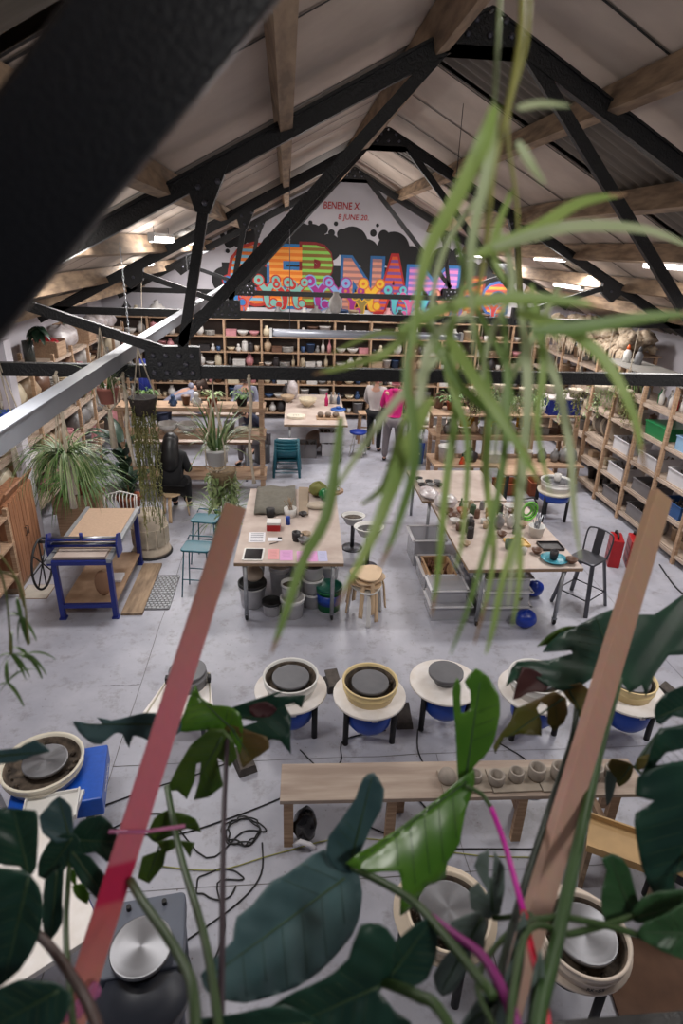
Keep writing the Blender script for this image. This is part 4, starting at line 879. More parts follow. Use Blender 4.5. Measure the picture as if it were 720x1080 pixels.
for sx in (-1, 1):
    m = MB(); m.prism([(-.1, .76), (.08, .76), (.06, 1.0), (-.04, 1.03), (-.12, .92)], -.01, .01, Matrix(((0, 0, 1, sx * .385), (1, 0, 0, -.48), (0, 1, 0, 0), (0, 0, 0, 1)))); m.build('end_plate', NAVY, t)
m = MB()
for y, z in ((-.56, .9), (-.56, .97), (-.4, .9)): m.tube([(-.38, y, z), (.38, y, z)], .014, 8)
m.tube([(0, -.56, .97), (0, -.56, 1.06)], .02, 8); m.build('tie_rod', NAVY, t)
m = MB(); m.tube([(-.4, -.45, .9), (-.52, -.45, .9)], .02, 8); m.tube([(-.52 + 0, -.45 + .3 * cos(a), .62 + .3 * sin(a)) for a in [2 * pi * k / 32 for k in range(33)]], .014, 8)
for k in range(4): a = k * pi / 4; m.tube([(-.52, -.45 - .3 * cos(a), .62 - .3 * sin(a)), (-.52, -.45 + .3 * cos(a), .62 + .3 * sin(a))], .008, 6)
m.build('hand_wheel', RUB, t)
m = MB(); m.box((0, 0, 0), (.62, 1.25, .006)); m.build('motif_cloth', mat('cloth_bed', (184, 156, 132), .9, 0, var=.12, scale=30), t, loc=(-.02, .09, .815))
lump('paper_bag', (-2.2, 6.5, .18), (.2, .14, .34), mat('kraft', (158, 120, 92), .85), 'brown paper bag on the slab roller\'s lower shelf', 'bag', 25, amp=.06)
m = MB(); m.box((0, 0, .015), (.24, .2, .03)); tag(m.build('paper_stack', PAPER, loc=(-2.2, 6.9, .18)), 'white papers lying on the slab roller\'s lower shelf', 'paper')
m = MB(); m.box((0, 0, .015), (.25, 1.25, .03)); tag(m.build('plank', OLDWOOD, loc=(-1.86, 6.95, 0)), 'dark plank on the floor along the slab roller', 'plank')
# rubber/metal mat with honeycomb
t = thing('floor_mat', 'perforated grey metal mat with a pale rim by the slab roller', 'mat', (-1.68 + .06, 6.85, 0))
m = MB(); m.rbox((0, 0, .006), (.36, .84, .012), .03); m.build('sheet', mat('mat_grey', (112, 110, 112), .5, .3), t)
m = MB()
for i in range(16):
    for j_ in range(7): m.lathe([(.02, 0), (.024, .006), (.017, .006)], (-.15 + j_ * .05 + .025 * (i % 2) - .012, -.38 + i * .05, .0118), 6)
m.build('perforation_rings', GALV, t)
m = MB(); m.tube([(-.17, -.41, .012), (.17, -.41, .012), (.17, .41, .012), (-.17, .41, .012), (-.17, -.41, .012)], .008, 5); m.build('rim', GALV, t)
m = MB(); m.box((0, 0, .004), (.33, .33, .008)); m.mi = 1; m.box((0, 0, .003), (.35, .35, .004)); tag(m.build('access_cover', [mat('cover', (196, 188, 176), .7), mat('cover_edge', (140, 112, 84), .8)], loc=(-3.15, 6.9, .001), bevel=.002), 'square pale access cover set on the floor by the hand wheel', 'cover')
# kiln-like clay pillar
t = thing('plinth', 'weathered cream plaster plinth with recesses behind the slab roller', 'plinth', (-1.95, 7.98, 0))
m = MB(); m.lathe([(0, .02), (.27, .02), (.27, .06), (.25, .06), (.24, .5), (.2, .55), (.2, .62), (0, .62)], n=26); m.build('drum', mat('old_cream', (176, 162, 144), .75, 0, var=.3, scale=8), t)
m = MB()
for k in range(7): a = -2.8 + k * .5; m.box((.245 * cos(a), .245 * sin(a), .3), (.02, .1, .26), a)
m.build('rib_panel', mat('old_cream2', (190, 178, 158), .75, 0, var=.3, scale=8), t)
m = MB(); m.lathe([(.29, 0), (.29, .02), (0, .02)], n=26); m.build('base_ring', RUB, t)
# coiled plastic / white chair back behind roller
m = MB()
for k in range(9): m.tube([(-.2 + k * .05, 0, .5), (-.2 + k * .05, .03, .78 + .03 * sin(k / 8 * pi)), (-.2 + k * .05, .1, .82 + .03 * sin(k / 8 * pi))], .008, 5)
m.tube([(-.22, .0, .5), (-.22, .08, .82), (0, .1, .87), (.22, .08, .82), (.22, 0, .5)], .012, 6)
m.tube([(-.22, 0, .5), (-.22, .1, 0)], .012, 6); m.tube([(.22, 0, .5), (.22, .1, 0)], .012, 6)
tag(m.build('garden_chair', WHITE, loc=(-2.35, 8.05, 0)), 'white slatted chair back rising behind the slab roller bed', 'chair')
# wooden cabinet, left
t = thing('wooden_cabinet', 'slatted warm brown wooden cabinet with a split top at the left wall', 'cabinet', (-3.35, 7.3, 0), .05)
CAB = mat('cabinet_wood', (168, 118, 84), .6, 0, col2=(128, 86, 60), scale=4, stretch=(6, 6, .6))
m = MB(); m.box((-.13, 0, .65), (.24, .95, 1.1)); m.build('body', CAB, t)
for s in (-1, 1):
    m = MB(); m.box((0, s * .235, .65), (.02, .46, 1.1)); 
    for k in range(4): m.box((.013, s * .235 - .172 + k * .115, .65), (.008, .105, 1.08))
    d = m.build('door', CAB, t); m = MB(); m.tube([(.02, s * .03, .62), (.045, s * .03, .62), (.045, s * .03, .72), (.02, s * .03, .72)], .006, 5); m.build('handle', RUB, d)
m = MB(); m.prism([(-.24, 1.2), (-.02, 1.2), (.06, 1.34), (.04, 1.35), (-.04, 1.22), (-.24, 1.22)], -.47, .47, Matrix(((1, 0, 0, 0), (0, 0, 1, 0), (0, 1, 0, 0), (0, 0, 0, 1)))); m.build('raised_lid', CAB, t)
m = MB(); m.box((-.13, 0, .05), (.2, .9, .1)); m.build('plinth_base', OLDWOOD, t)
# low shelf at the extreme left
t = thing('low_shelf', 'low pine shelf with white tubs at the near left edge', 'shelving', (-3.5, 6.2, 0))
for z in (.35, .75, 1.1): m = MB(); m.box((0, 0, z), (.5, 1.2, .025)); m.build('shelf', WOODX, t)
for y in (-.57, .57):
    for x in (-.22, .22): m = MB(); m.box((x, y, .6), (.05, .05, 1.2)); m.build('upright', WOOD, t)
pot('bucket', 'white', (-3.4, 6.5, .764), 'white tub on the middle board of the low left shelf', s=1.3); pot('bucket', 'white', (-3.4, 6.3, .364), 'white tub on the lowest board of the low left shelf', s=1.3)
pot('box', 'grey', (-3.45, 6.45, 1.114), 'grey box on top of the low left shelf', s=1.1)

# ------------------------------------------------------------------ teal stacking chairs
def stack_chair(loc, rz, label, cut=0):
    t = thing('stacking_chair', label, 'chair', loc, rz, 'stacked teal chairs'); t.scale = (1.08, 1, .84)
    m = MB(); m.rbox((0, 0, .41), (.42, .4, .02), .05); m.build('seat', TEAL, t, bevel=.006)
    m = MB(); n = 8; vs = []
    for i in range(n + 1):
        x = -.2 + .4 * i / n; c = .04 * (1 - (x / .2) ** 2)
        for z in (.52, .6, .68): vs.append((x, -.19 - c - (z - .5) * .25, z))
    m.add(vs, [(3 * i + j_, 3 * i + 3 + j_, 3 * i + 4 + j_, 3 * i + 1 + j_) for i in range(n) for j_ in range(2)], True); m.build('backrest', TEAL, t, solid=.015)
    for sx in (-1, 1):
        m = MB(); m.tube([(sx * .19, -.24, .68), (sx * .2, -.19, .41), (sx * .23, -.22, 0)], .023, 7); m.build('rear_leg', TEAL, t)
        m = MB(); m.tube([(sx * .19, .18, .41), (sx * .22, .24, 0)], .022, 7); m.build('front_leg', TEAL, t)
    m = MB(); m.tube([(-.22, -.21, .12), (.22, -.21, .12)], .01, 6); m.build('stretcher', TEAL, t)
for k in range(4): stack_chair((-.02, 11.25 + .02 * k, .06 * k), 0, 'teal chair, %s from the floor in the near stack' % ORD[k])
for k in range(2): stack_chair((.0, 11.75 + .02 * k, .06 * k), .0, 'teal chair, %s from the floor in the stack under the white box' % ORD[k])
m = MB(); m.box((0, 0, .05), (.38, .34, .1)); m.mi = 1; [m.box((-.1 + .1 * k, .03, .1015), (.06, .1, .002)) for k in range(3)]; tag(m.build('paper_box', [PAPER, DGREY], loc=(.0, 11.8, .418), bevel=.004), 'white box with black markings on the far teal chairs', 'box')
# ------------------------------------------------------------------ far table items
def slab_(loc, w_, l_, h, m_, label, cat='slab', r=.05, rz=0): m = MB(); m.rbox((0, 0, h / 2), (w_, l_, h), r, rz); return tag(m.build('clay_slab' if cat == 'slab' else cat, m_, bevel=.006, loc=loc), label, cat)
t = thing('oval_platter', 'cream oval platter with three dark marks on the far table', 'platter', (.18, 12.5, .8))
m = MB(); m.rbox((0, 0, .03), (.38, .3, .06), .12); m.build('platter', CREAM, t, bevel=.01); m = MB(); [m.cyl((-.05 + .05 * k, -.02, .06), .014, .003, 8) for k in range(3)]; m.build('marks', RUB, t)
t = thing('clay_tray', 'wooden board with three lumps of clay on the far table', 'tray', (.85, 12.5, .8)); m = MB(); m.box((0, 0, .01), (.5, .32, .02)); m.build('board', WOOD, t)
for k in range(3): lump('clay_lump', (-.16 + k * .16, 0, .02), (.15, .14, .12), mat('lump', (128, 112, 100), .8), None, None, 60 + k, amp=.08, parent=t)
pot('bowl', 'cream', (.45, 13.5, .801), 'large cream bowl in the middle of the far table', s=2.2); pot('bowl', 'sand', (-.0, 13.9, .801), 'sand bowl at the plant side of the far table', s=1.8)
lump('wrapped_vase', (.12, 14.2, .8), (.28, .28, .45), POLY, 'white draped form at the back of the far table', 'vase', 61, amp=.12)
pot('vase', 'dark', (-.02, 14.45, .801), 'dark round vase beside the white draped form', s=1.4)
pot('bottle', 'pink', (.88, 13.6, .801), 'bright pink bottle on the far table', s=1.2); bpy.context.view_layer.update()
for o in list(COL.objects):
    if o.get('label') == 'bright pink bottle on the far table': o.data = o.data.copy(); o.data.materials.clear(); o.data.materials.append(mat('hot_pink', (206, 34, 110), .4))
for k in range(3): pot('bottle', ('grey', 'white', 'blue')[k], (1.0 + k * .08, 13.8 - .02 * k, .801), '%s bottle in the row beside the pink bottle' % ('grey', 'white', 'blue')[k], s=1.1)
m = MB(); m.lathe([(.0, 0), (.16, 0), (.17, .01), (.17, .03), (.0, .03)], n=22); m.lathe([(0, .03), (.05, .03), (.05, .08), (.0, .08)], n=14); tag(m.build('banding_wheel', mat('stool_blue', (42, 92, 170), .5), loc=(1.12, 13.2, .8)), 'blue banding wheel on the edge of the far table', 'banding wheel')
crate((.35, 12.4, 0), (.5, .36), CM['grey'], 'grey crate on the floor under the far table', h=.3, fill=TOOLS); crate((.95, 12.55, 0), (.45, .36), CM['white'], 'clear white crate under the far table beside the leg', h=.26, fill=TOOLS)
crate((.9, 12.6, .28), (.45, .36), CM['white'], 'white crate stacked on the clear crate under the far table', h=.22, fill=TOOLS)
lump('clay_sack', (.6, 13.0, 0), (.4, .4, .4), mat('sack', (150, 128, 116), .8), 'brown sack under the middle of the far table', 'sack', 62, amp=.1)
# --- blue-topped stool and wooden stool by the pink person
t = thing('stool', 'round stool with a bright blue seat and white legs by the far table', 'stool', (1.5, 12.45, 0))
m = MB(); m.lathe([(0, .5), (.18, .5), (.19, .52), (.18, .54), (0, .545)], n=24); m.build('seat', mat('seat_blue', (24, 58, 160), .5), t)
for k in range(4): a = k * pi / 2 + .4; m = MB(); m.tube([(.1 * cos(a), .1 * sin(a), .5), (.21 * cos(a), .21 * sin(a), 0)], .012, 6); m.build('leg', WHITE, t)
m = MB(); m.tube([(.175 * cos(a), .175 * sin(a), .2) for a in [2 * pi * k / 24 for k in range(25)]], .009, 6); m.build('foot_ring', WHITE, t)
t = thing('stool', 'square pale wooden stool behind the blue-seated stool', 'stool', (1.78, 13.45, 0))
m = MB(); m.box((0, 0, .68), (.36, .34, .035)); m.build('seat', WOOD, t, bevel=.006)
for sx in (-1, 1):
    for sy in (-1, 1): m = MB(); m.beam((sx * .13, sy * .13, .67), (sx * .17, sy * .17, 0), .035, .035); m.build('leg', WOOD, t)
m = MB(); [m.beam((-.15, s * .15, .3), (.15, s * .15, .3), .02, .03) for s in (-1, 1)]; m.build('stretcher', WOOD, t)
# --- table by the pink person
t = thing('carrier_bag', 'deep blue carrier bag with pale lettering on the floor by the pink-topped person', 'bag', (2.62, 12.05, 0))
m = MB(); m.box((0, 0, .22), (.4, .3, .44), taper=1.08); m.build('bag', mat('bag_blue', (18, 52, 150), .4), t)
m = MB(); [m.tube(smoothpts([(-.08, s * .15, .42), (-.08, s * .17, .56), (.08, s * .17, .56), (.08, s * .15, .42)], 5), .008, 6) for s in (-1, 1)]; m.build('handles', mat('bag_blue2', (18, 52, 150), .4), t)
m = MB(); [m.box((-.09 + k * .05, -.157, .22 + .004 * (k % 2)), (.035, .003, .03)) for k in range(5)]; m.build('lettering', PAPER, t)
random.seed(33)
for k in range(9): pot(('bowl', 'box', 'vase', 'bowl', 'cup', 'jar', 'bowl', 'bucket', 'box')[k], ('white', 'grey', 'white', 'sand', 'white', 'brown', 'cream', 'white', 'dark')[k], (2.85 + (k % 4) * .27, 12.1 + (k // 4) * .42, .781 + .021), '%s, %s on the table beside the pink-topped person' % (('white bowl', 'grey box', 'white vase', 'sand bowl', 'white cup', 'brown jar', 'cream bowl', 'white bucket', 'dark box')[k], ORD[k]), 'pots beside the pink-topped person', 1.3)

# ------------------------------------------------------------------ right long shelf unit (high shelf, benches)
t = thing('work_unit', 'rough pine unit with a high shelf and low bench boards before the wall rack', 'shelving', (4.1, 11.15, 0))
for x in (-1.3, -.4, .5, 1.35):
    for y in (-.35, .3): m = MB(); m.beam((x, y - .12, 0), (x, y, 1.3), .07, .07, (0, 1, 0)); m.build('post', WOOD, t)
m = MB(); m.box((0, 0, 1.315), (2.85, .72, .03)); m.build('high_shelf', WOODX, t)
m = MB(); m.box((.0, -.1, .93), (2.8, .5, .03)); m.box((0, -.36, .9), (2.8, .03, .08)); m.build('middle_shelf', WOODX, t)
m = MB(); m.box((.0, -.45, .48), (2.85, .75, .035)); m.build('low_bench', WOODX, t)
t = thing('storage_box', 'deep blue box with a pale lid on the high shelf by the wall rack', 'box', (5.2, 11.1, 1.331))
m = MB(); m.box((0, 0, .15), (.62, .5, .3)); m.build('body', mat('box_blue', (20, 40, 128), .45), t, bevel=.005); m = MB(); m.box((0, 0, .31), (.66, .54, .03)); m.build('lid', mat('box_lid', (186, 178, 176), .6), t)
m = MB(); m.lathe([(0, 0), (.03, 0), (.03, .14), (.015, .17), (0, .17)], n=12); tag(m.build('aerosol_can', NAVY, loc=(5.1, 10.98, 1.657)), 'navy spray can standing on the deep blue box', 'can')
lump('round_urn_cover', (3.55, 11.05, 1.331), (.42, .42, .5), mat('maroon', (58, 34, 42), .5, 0, var=.3), 'dark maroon round draped pot on the high shelf', 'pot', 70, amp=.05)
pot('jar', 'brown', (2.9, 11.35, 1.332), 'brown jar at the near end of the high shelf', s=1.5)
pot('vase', 'white', (4.75, 10.9, 1.332), 'white vase beside the deep blue box', s=1.2)
random.seed(44)
for k in range(12):
    kind = random.choice(['bowl', 'bucket', 'box', 'vase', 'bag', 'stack']); c = random.choice(['white', 'sand', 'dark', 'brown', 'cream', 'grey'])
    pot(kind, c, (2.85 + k * .225, 10.95, .946), '%s %s, %s along the middle shelf under the maroon pot' % (c, {'stack': 'plate stack'}.get(kind, kind), ORD[k]), 'things on the middle shelf', 1.0)
for k, (x, kind, c, s) in enumerate(((2.95, 'bucket', 'white', 1.6), (3.4, 'bag', 'dark', 1.0), (3.85, 'box', 'white', 1.4), (4.5, 'bucket', 'white', 1.1), (4.8, 'vase', 'grey', 1.2), (5.05, 'vase', 'grey', 1.1), (5.3, 'bag', 'grey', 1.3))):
    pot(kind, c, (x, 10.62, .499), '%s %s, %s along the low bench board behind the tub wheel' % (c, kind, ORD[k]), 'things on the low bench', s)
t = thing('toy', 'orange-red plastic clamp toy on the low bench board', 'toy', (3.22, 10.45, .499))
m = MB(); m.prism([(-.06, 0), (.06, 0), (.03, .1), (.0, .16), (-.03, .1)], -.03, .03, Matrix(((1, 0, 0, 0), (0, 0, 1, 0), (0, 1, 0, 0), (0, 0, 0, 1)))); m.build('body', mat('orange_red', (214, 66, 30), .5), t, bevel=.008); m = MB(); m.cyl((0, 0, .155), .03, .05, 12); m.build('cap', RUB, t)
crate((4.05, 10.3, 0), (.4, .35), mat('terracotta_plastic', (176, 96, 62), .6), 'orange-brown open box on the floor before the low bench', h=.22); crate((4.65, 10.25, 0), (.4, .36), mat('terracotta_plastic', (176, 96, 62), .6), 'second orange-brown box, nearer the tub wheel', h=.26)
for k in range(3): m = MB(); m.box((0, 0, 0), (.34 - .04 * k, .02, .26)); o = m.build('yellow_board', mat('yellow', (222, 168, 38), .5), loc=(3.55 + k * .55, 11.42, 1.19 - .0)); tag(o, 'bright yellow sheet, %s along the back of the high shelf unit' % ORD[k], 'sheet'); o.location.z = 1.076

# ------------------------------------------------------------------ crowded right table
RT = .801
random.seed(12)
def R(x, y): return (x, y, RT)
items = [('jar', 'dark', 2.32, 6.88, 1.0, 'tall black glaze jar standing in front of the clear bags'), ('jar', 'dark', 2.28, 6.72, .8, 'squat black jar nearest the crate side'), ('cup', 'brown', 2.2, 6.95, 1.0, 'brown cup by the crate-side edge'), ('bowl', 'sand', 2.17, 6.5, .6, 'small sand dish alone by the crate-side edge'), ('mug', 'green', 2.68, 6.42, 1.2, 'dark green tin mug in front of the yellow tray'), ('mug', 'white', 2.82, 6.28, .8, 'white mug lying before the yellow tray'), ('bowl', 'brown', 2.98, 6.28, .7, 'brown bowl behind the white mug'), ('cup', 'brown', 2.06, 7.2, 1, 'rusty brown cup beside the clear bags'), ('bowl', 'green', 2.5, 7.0, .8, 'green bowl amid the jars'), ('jar', 'white', 2.45, 7.3, .8, 'white jar amid the clear bags'), ('bowl', 'dark', 2.75, 7.45, .9, 'dark bowl at the back of the crowd'), ('cup', 'terracotta', 2.48, 7.55, 1.1, 'orange cup at the back of the crowd'), ('bowl', 'white', 2.6, 7.2, .8, 'white bowl amid the jars'), ('bowl', 'dark', 2.95, 7.35, 1.0, 'large dark bowl by the green tape'), ('jar', 'dark', 3.05, 7.5, .7, 'black jar behind the green tape'), ('cup', 'white', 2.35, 7.05, .9, 'white cup behind the tall black jar'), ('vase', 'green', 2.85, 7.0, .7, 'dark green vase amid the jars'), ('bowl', 'brown', 2.7, 6.75, .7, 'brown bowl behind the yellow tray'), ('stack', 'dark', 3.1, 7.2, .7, 'stack of dark plates by the white tool pot'), ('mug', 'sand', 2.5, 6.6, .9, 'sand mug before the tall black jar'), ('bottle', 'dark', 2.9, 6.85, .7, 'dark bottle beside the yellow tray'), ('cup', 'grey', 2.2, 7.6, 1.0, 'grey cup near the white bag edge'), ('bowl', 'terracotta', 2.62, 7.65, .7, 'orange bowl at the far edge')]
for kind, c, x, y, s, lab in [q for q in items if q[3] < 6.96]: pot(kind, c, R(x, y), lab + ' of the crowded table' if len(lab.split()) < 12 else lab, 'crockery on the crowded table', s, random.uniform(0, 6))
lump('clear_bag', (2.2, 7.72, .8), (.35, .4, .2), POLY, 'clear plastic bag bulging at the back of the crowded table', 'bag', 80, amp=.2)
lump('clear_bag', (2.08, 8.2, .78), (.3, .5, .1), POLY, 'clear plastic sheet over the corner of the bare table', 'bag', 81, amp=.2)
for k in range(7): pot('bowl', ('dark', 'grey', 'dark', 'white', 'dark', 'grey', 'dark')[k], (2.05 + .13 * (k % 3), 8.55 + .13 * (k // 3), .781), '%s bowl, %s in the cluster on the bare table corner' % (('dark', 'grey', 'dark', 'white', 'dark', 'grey', 'dark')[k], ORD[k]), 'bowls on the bare table corner', .65)
t = thing('paint_tray', 'yellow wooden tray on the crowded table', 'tray', R(2.83, 6.55), .1); m = MB(); m.box((0, 0, .008), (.26, .22, .016)); [m.box(c, d) for c, d in (((0, .11, .015), (.26, .01, .03)), ((0, -.11, .015), (.26, .01, .03)), ((.13, 0, .015), (.01, .22, .03)), ((-.13, 0, .015), (.01, .22, .03)))]; m.build('tray', mat('tray_yellow', (214, 176, 106), .6), t)
t = thing('tool_pot', 'white pot of scissors and tools on the crowded table', 'pot', R(3.16, 6.78)); m = MB(); m.lathe([(0, 0), (.085, 0), (.1, .13), (.105, .135), (.095, .135), (.08, .01), (0, .01)], n=22); m.build('pot', WHITE, t)
m = MB(); rr = random.Random(4); [m.tube([(rr.uniform(-.04, .04), rr.uniform(-.04, .04), .02), (rr.uniform(-.1, .1), rr.uniform(-.02, .1), rr.uniform(.2, .3))], .007, 5) for _ in range(9)]; m.build('tools', STEEL, t)
t = thing('tape_ring', 'lime green looped strap standing behind the white tool pot', 'strap', R(3.22, 7.25), .3)
for q, r in enumerate((.13, .1, .07)): m = MB(); m.tube([(r * cos(a), .02 * q - .02, .14 + r * sin(a)) for a in [2 * pi * k / 24 for k in range(25)]], .014, 6); m.build('loop', mat('lime', (110, 190, 70), .4), t)
m = MB(); m.tube([(-.03, .05, 0), (.14, .05, 0.01), (.17, .05, .2), (.1, .05, .3), (-.1, .05, .3)], .012, 6); m.build('stand', RUB, t)
t = thing('plate_and_bowl', 'turquoise plate on the table end', 'plate', R(3.12, 6.1)); t['label'] = 'turquoise plate on the bar-chair corner of the crowded table'
m = MB(); m.lathe([(0, 0), (.1, 0), (.155, .03), (.158, .036), (.1, .012), (0, .01)], n=30); m.build('plate', mat('turquoise', (70, 150, 168), .3), t)
pot('cup', 'dark', (3.12, 6.12, RT + .012), 'black cup standing on the turquoise plate', s=1.1); 
pot('bowl', 'brown', R(3.3, 6.03), 'dark brown bowl at the very corner beside the turquoise plate', s=.75)
t = pot('tray', 'dark', R(3.22, 6.45), 'black tray with a pale lid beside the tool pot', s=.8)
# totes beneath and beside
CLR = mat('clear_plastic', (206, 206, 212), .15, 0, var=.05, alpha=.45)
def tote(loc, d, h, label, rz=0, fill=TOOLS, lid=True):
    t = thing('storage_tote', label, 'tote', loc, rz, 'clear totes by the crowded table'); w_, l_ = d
    m = MB(); th = .006; m.box((0, 0, .005), (w_ * .92, l_ * .92, .01))
    for c, dd in (((w_ / 2 - .02, 0, h / 2), (th, l_ - .04, h)), ((-w_ / 2 + .02, 0, h / 2), (th, l_ - .04, h)), ((0, l_ / 2 - .02, h / 2), (w_ - .04, th, h)), ((0, -l_ / 2 + .02, h / 2), (w_ - .04, th, h))): m.box(c, dd)
    m.build('tub', CLR, t)
    m = MB()
    for c, dd in (((w_ / 2, 0, h), (.04, l_ + .02, .012)), ((-w_ / 2, 0, h), (.04, l_ + .02, .012)), ((0, l_ / 2, h), (w_ + .02, .04, .012)), ((0, -l_ / 2, h), (w_ + .02, .04, .012))): m.box(c, dd)
    m.build('rim', WCR, t)
    if lid: m = MB(); m.box((0, 0, h + .01), (w_ - .02, l_ - .02, .006)); m.build('lid', CLR, t)
    m = MB(); rr = random.Random(int(loc[1] * 100 + loc[2] * 10))
    for k in range(10): m.lathe([(0, 0), (.05, 0), (.07, h * .45), (.0, h * .5)], (rr.uniform(-.33, .33) * w_, rr.uniform(-.33, .33) * l_, .012), 10)
    m.build('contents', fill, t)
tote((1.95, 6.28, 0), (.5, .42), .2, 'lowest clear tote at the near crate-side corner'); tote((1.93, 6.32, .215), (.44, .38), .17, 'upper clear tote at the near crate-side corner')
tote((2.0, 7.0, 0), (.5, .6), .26, 'clear tote of dark pots in the middle of the crate side', lid=False); tote((1.97, 7.7, 0), (.46, .5), .4, 'tall clear tote of dark pots at the far crate-side end', lid=False)
tote((2.62, 6.25, 0), (.6, .42), .2, 'bottom tote of the three under the front edge'); tote((2.62, 6.27, .215), (.58, .42), .18, 'middle tote of the three under the front edge'); tote((2.62, 6.3, .41), (.56, .42), .16, 'top tote of the three under the front edge')
tote((2.75, 7.2, 0), (.6, .5), .3, 'clear tote deep under the crowded table')
t = crate((1.93, 6.7, .29), (.34, .62), mat('wicker_tan', (176, 140, 104), .8), 'tan basket of dark kindling tucked beside the crowded table', h=.12, fill=mat('kindling', (110, 70, 48), .8)); t.location.z = .27
lump('plastic_bag', (2.82, 5.92, 0), (.26, .22, .24), mat('blue_bag', (24, 62, 176), .3, 0, var=.4, bump=.5), 'bright blue plastic bag on the floor by the front leg', 'bag', 90, amp=.15)
lump('plastic_bag', (3.2, 6.62, 0), (.24, .2, .22), mat('blue_bag', (24, 62, 176), .3), 'second blue plastic bag, beside the metal bar chair', 'bag', 91, amp=.15)
# --- metal bar chair
t = thing('bar_chair', 'tall gunmetal bar chair with a low splat back by the crowded table', 'chair', (3.72, 6.42, 0), radians(35))
h = .66
m = MB(); m.rbox((0, 0, h), (.34, .34, .03), .05); m.build('seat', GUN, t, bevel=.01)
for sx in (-1, 1):
    for sy in (-1, 1): m = MB(); m.beam((sx * .14, sy * .14, h - .01), (sx * .24, sy * .24, 0), .045, .03); m.build('leg', GUN, t)
m = MB(); q = .205; z = .2; [m.tube(p, .009, 6) for p in ([(-q, -q, z), (q, -q, z)], [(q, -q, z), (q, q, z)], [(q, q, z), (-q, q, z)], [(-q, q, z), (-q, -q, z)])]; m.build('foot_rail', GUN, t)
m = MB(); m.tube(smoothpts([(.16, -.16, h), (.2, -.17, h + .26), (.2, -.1, h + .33), (.2, .1, h + .33), (.2, .17, h + .26), (.16, .16, h)], 5), .011, 8); m.build('back_hoop', GUN, t)
m = MB(); m.beam((.165, 0, h), (.205, 0, h + .33), .01, .1, (0, 1, 0)); m.build('splat', GUN, t)
# --- red boxes on the floor
for k, (x, y) in enumerate(((4.72, 7.5), (4.98, 7.46))):
    t = thing('fuel_can', ('red metal can standing on the floor by the wall rack, nearer the bar chair', 'second red can, tucked against the wall rack post')[k], 'can', (x, y, 0), -.35, 'red cans')
    m = MB(); m.rbox((0, 0, .21), (.16, .34, .42), .02); m.build('body', mat('red_enamel', (172, 22, 30), .35, .1), t, bevel=.01)
    m = MB(); m.tube([(0, -.1, .42), (0, -.08, .47), (0, .08, .47), (0, .1, .42)], .012, 6); m.cyl((0, .13, .42), .025, .04, 12); m.build('handle_and_cap', RUB, t)
    m = MB(); [m.beam((-.082, -.12, .1 + .1 * q), (-.082, .12, .1 + .1 * q), .004, .02) for q in range(3)]; m.box((-.083, 0, .08), (.004, .2, .05)); m.build('panel_rib', mat('dark_red', (110, 14, 20), .4), t)
for k in range(3):
    m = MB(); m.cyl((0, 0, 0), .15, .09, 26); m.cyl((0, 0, .09), .13, .01, 26); tag(m.build('clay_disc', WOOD, loc=(4.93, 5.9 + .02 * k, .001 + .101 * k)), 'round pale wooden block, %s from the floor by the wall rack' % ORD[k], 'block', 'stacked round blocks')
for k in range(3): m = MB(); m.tube(smoothpts([(0, 0, .01), (.3, .5, .01), (.25, 1.1, .01), (.4, 1.8, .01)], 6), .01, 6); 
tag(m.build('hose', RUB, loc=(5.0, 5.6, .002)), 'black hose along the foot of the wall rack', 'hose')

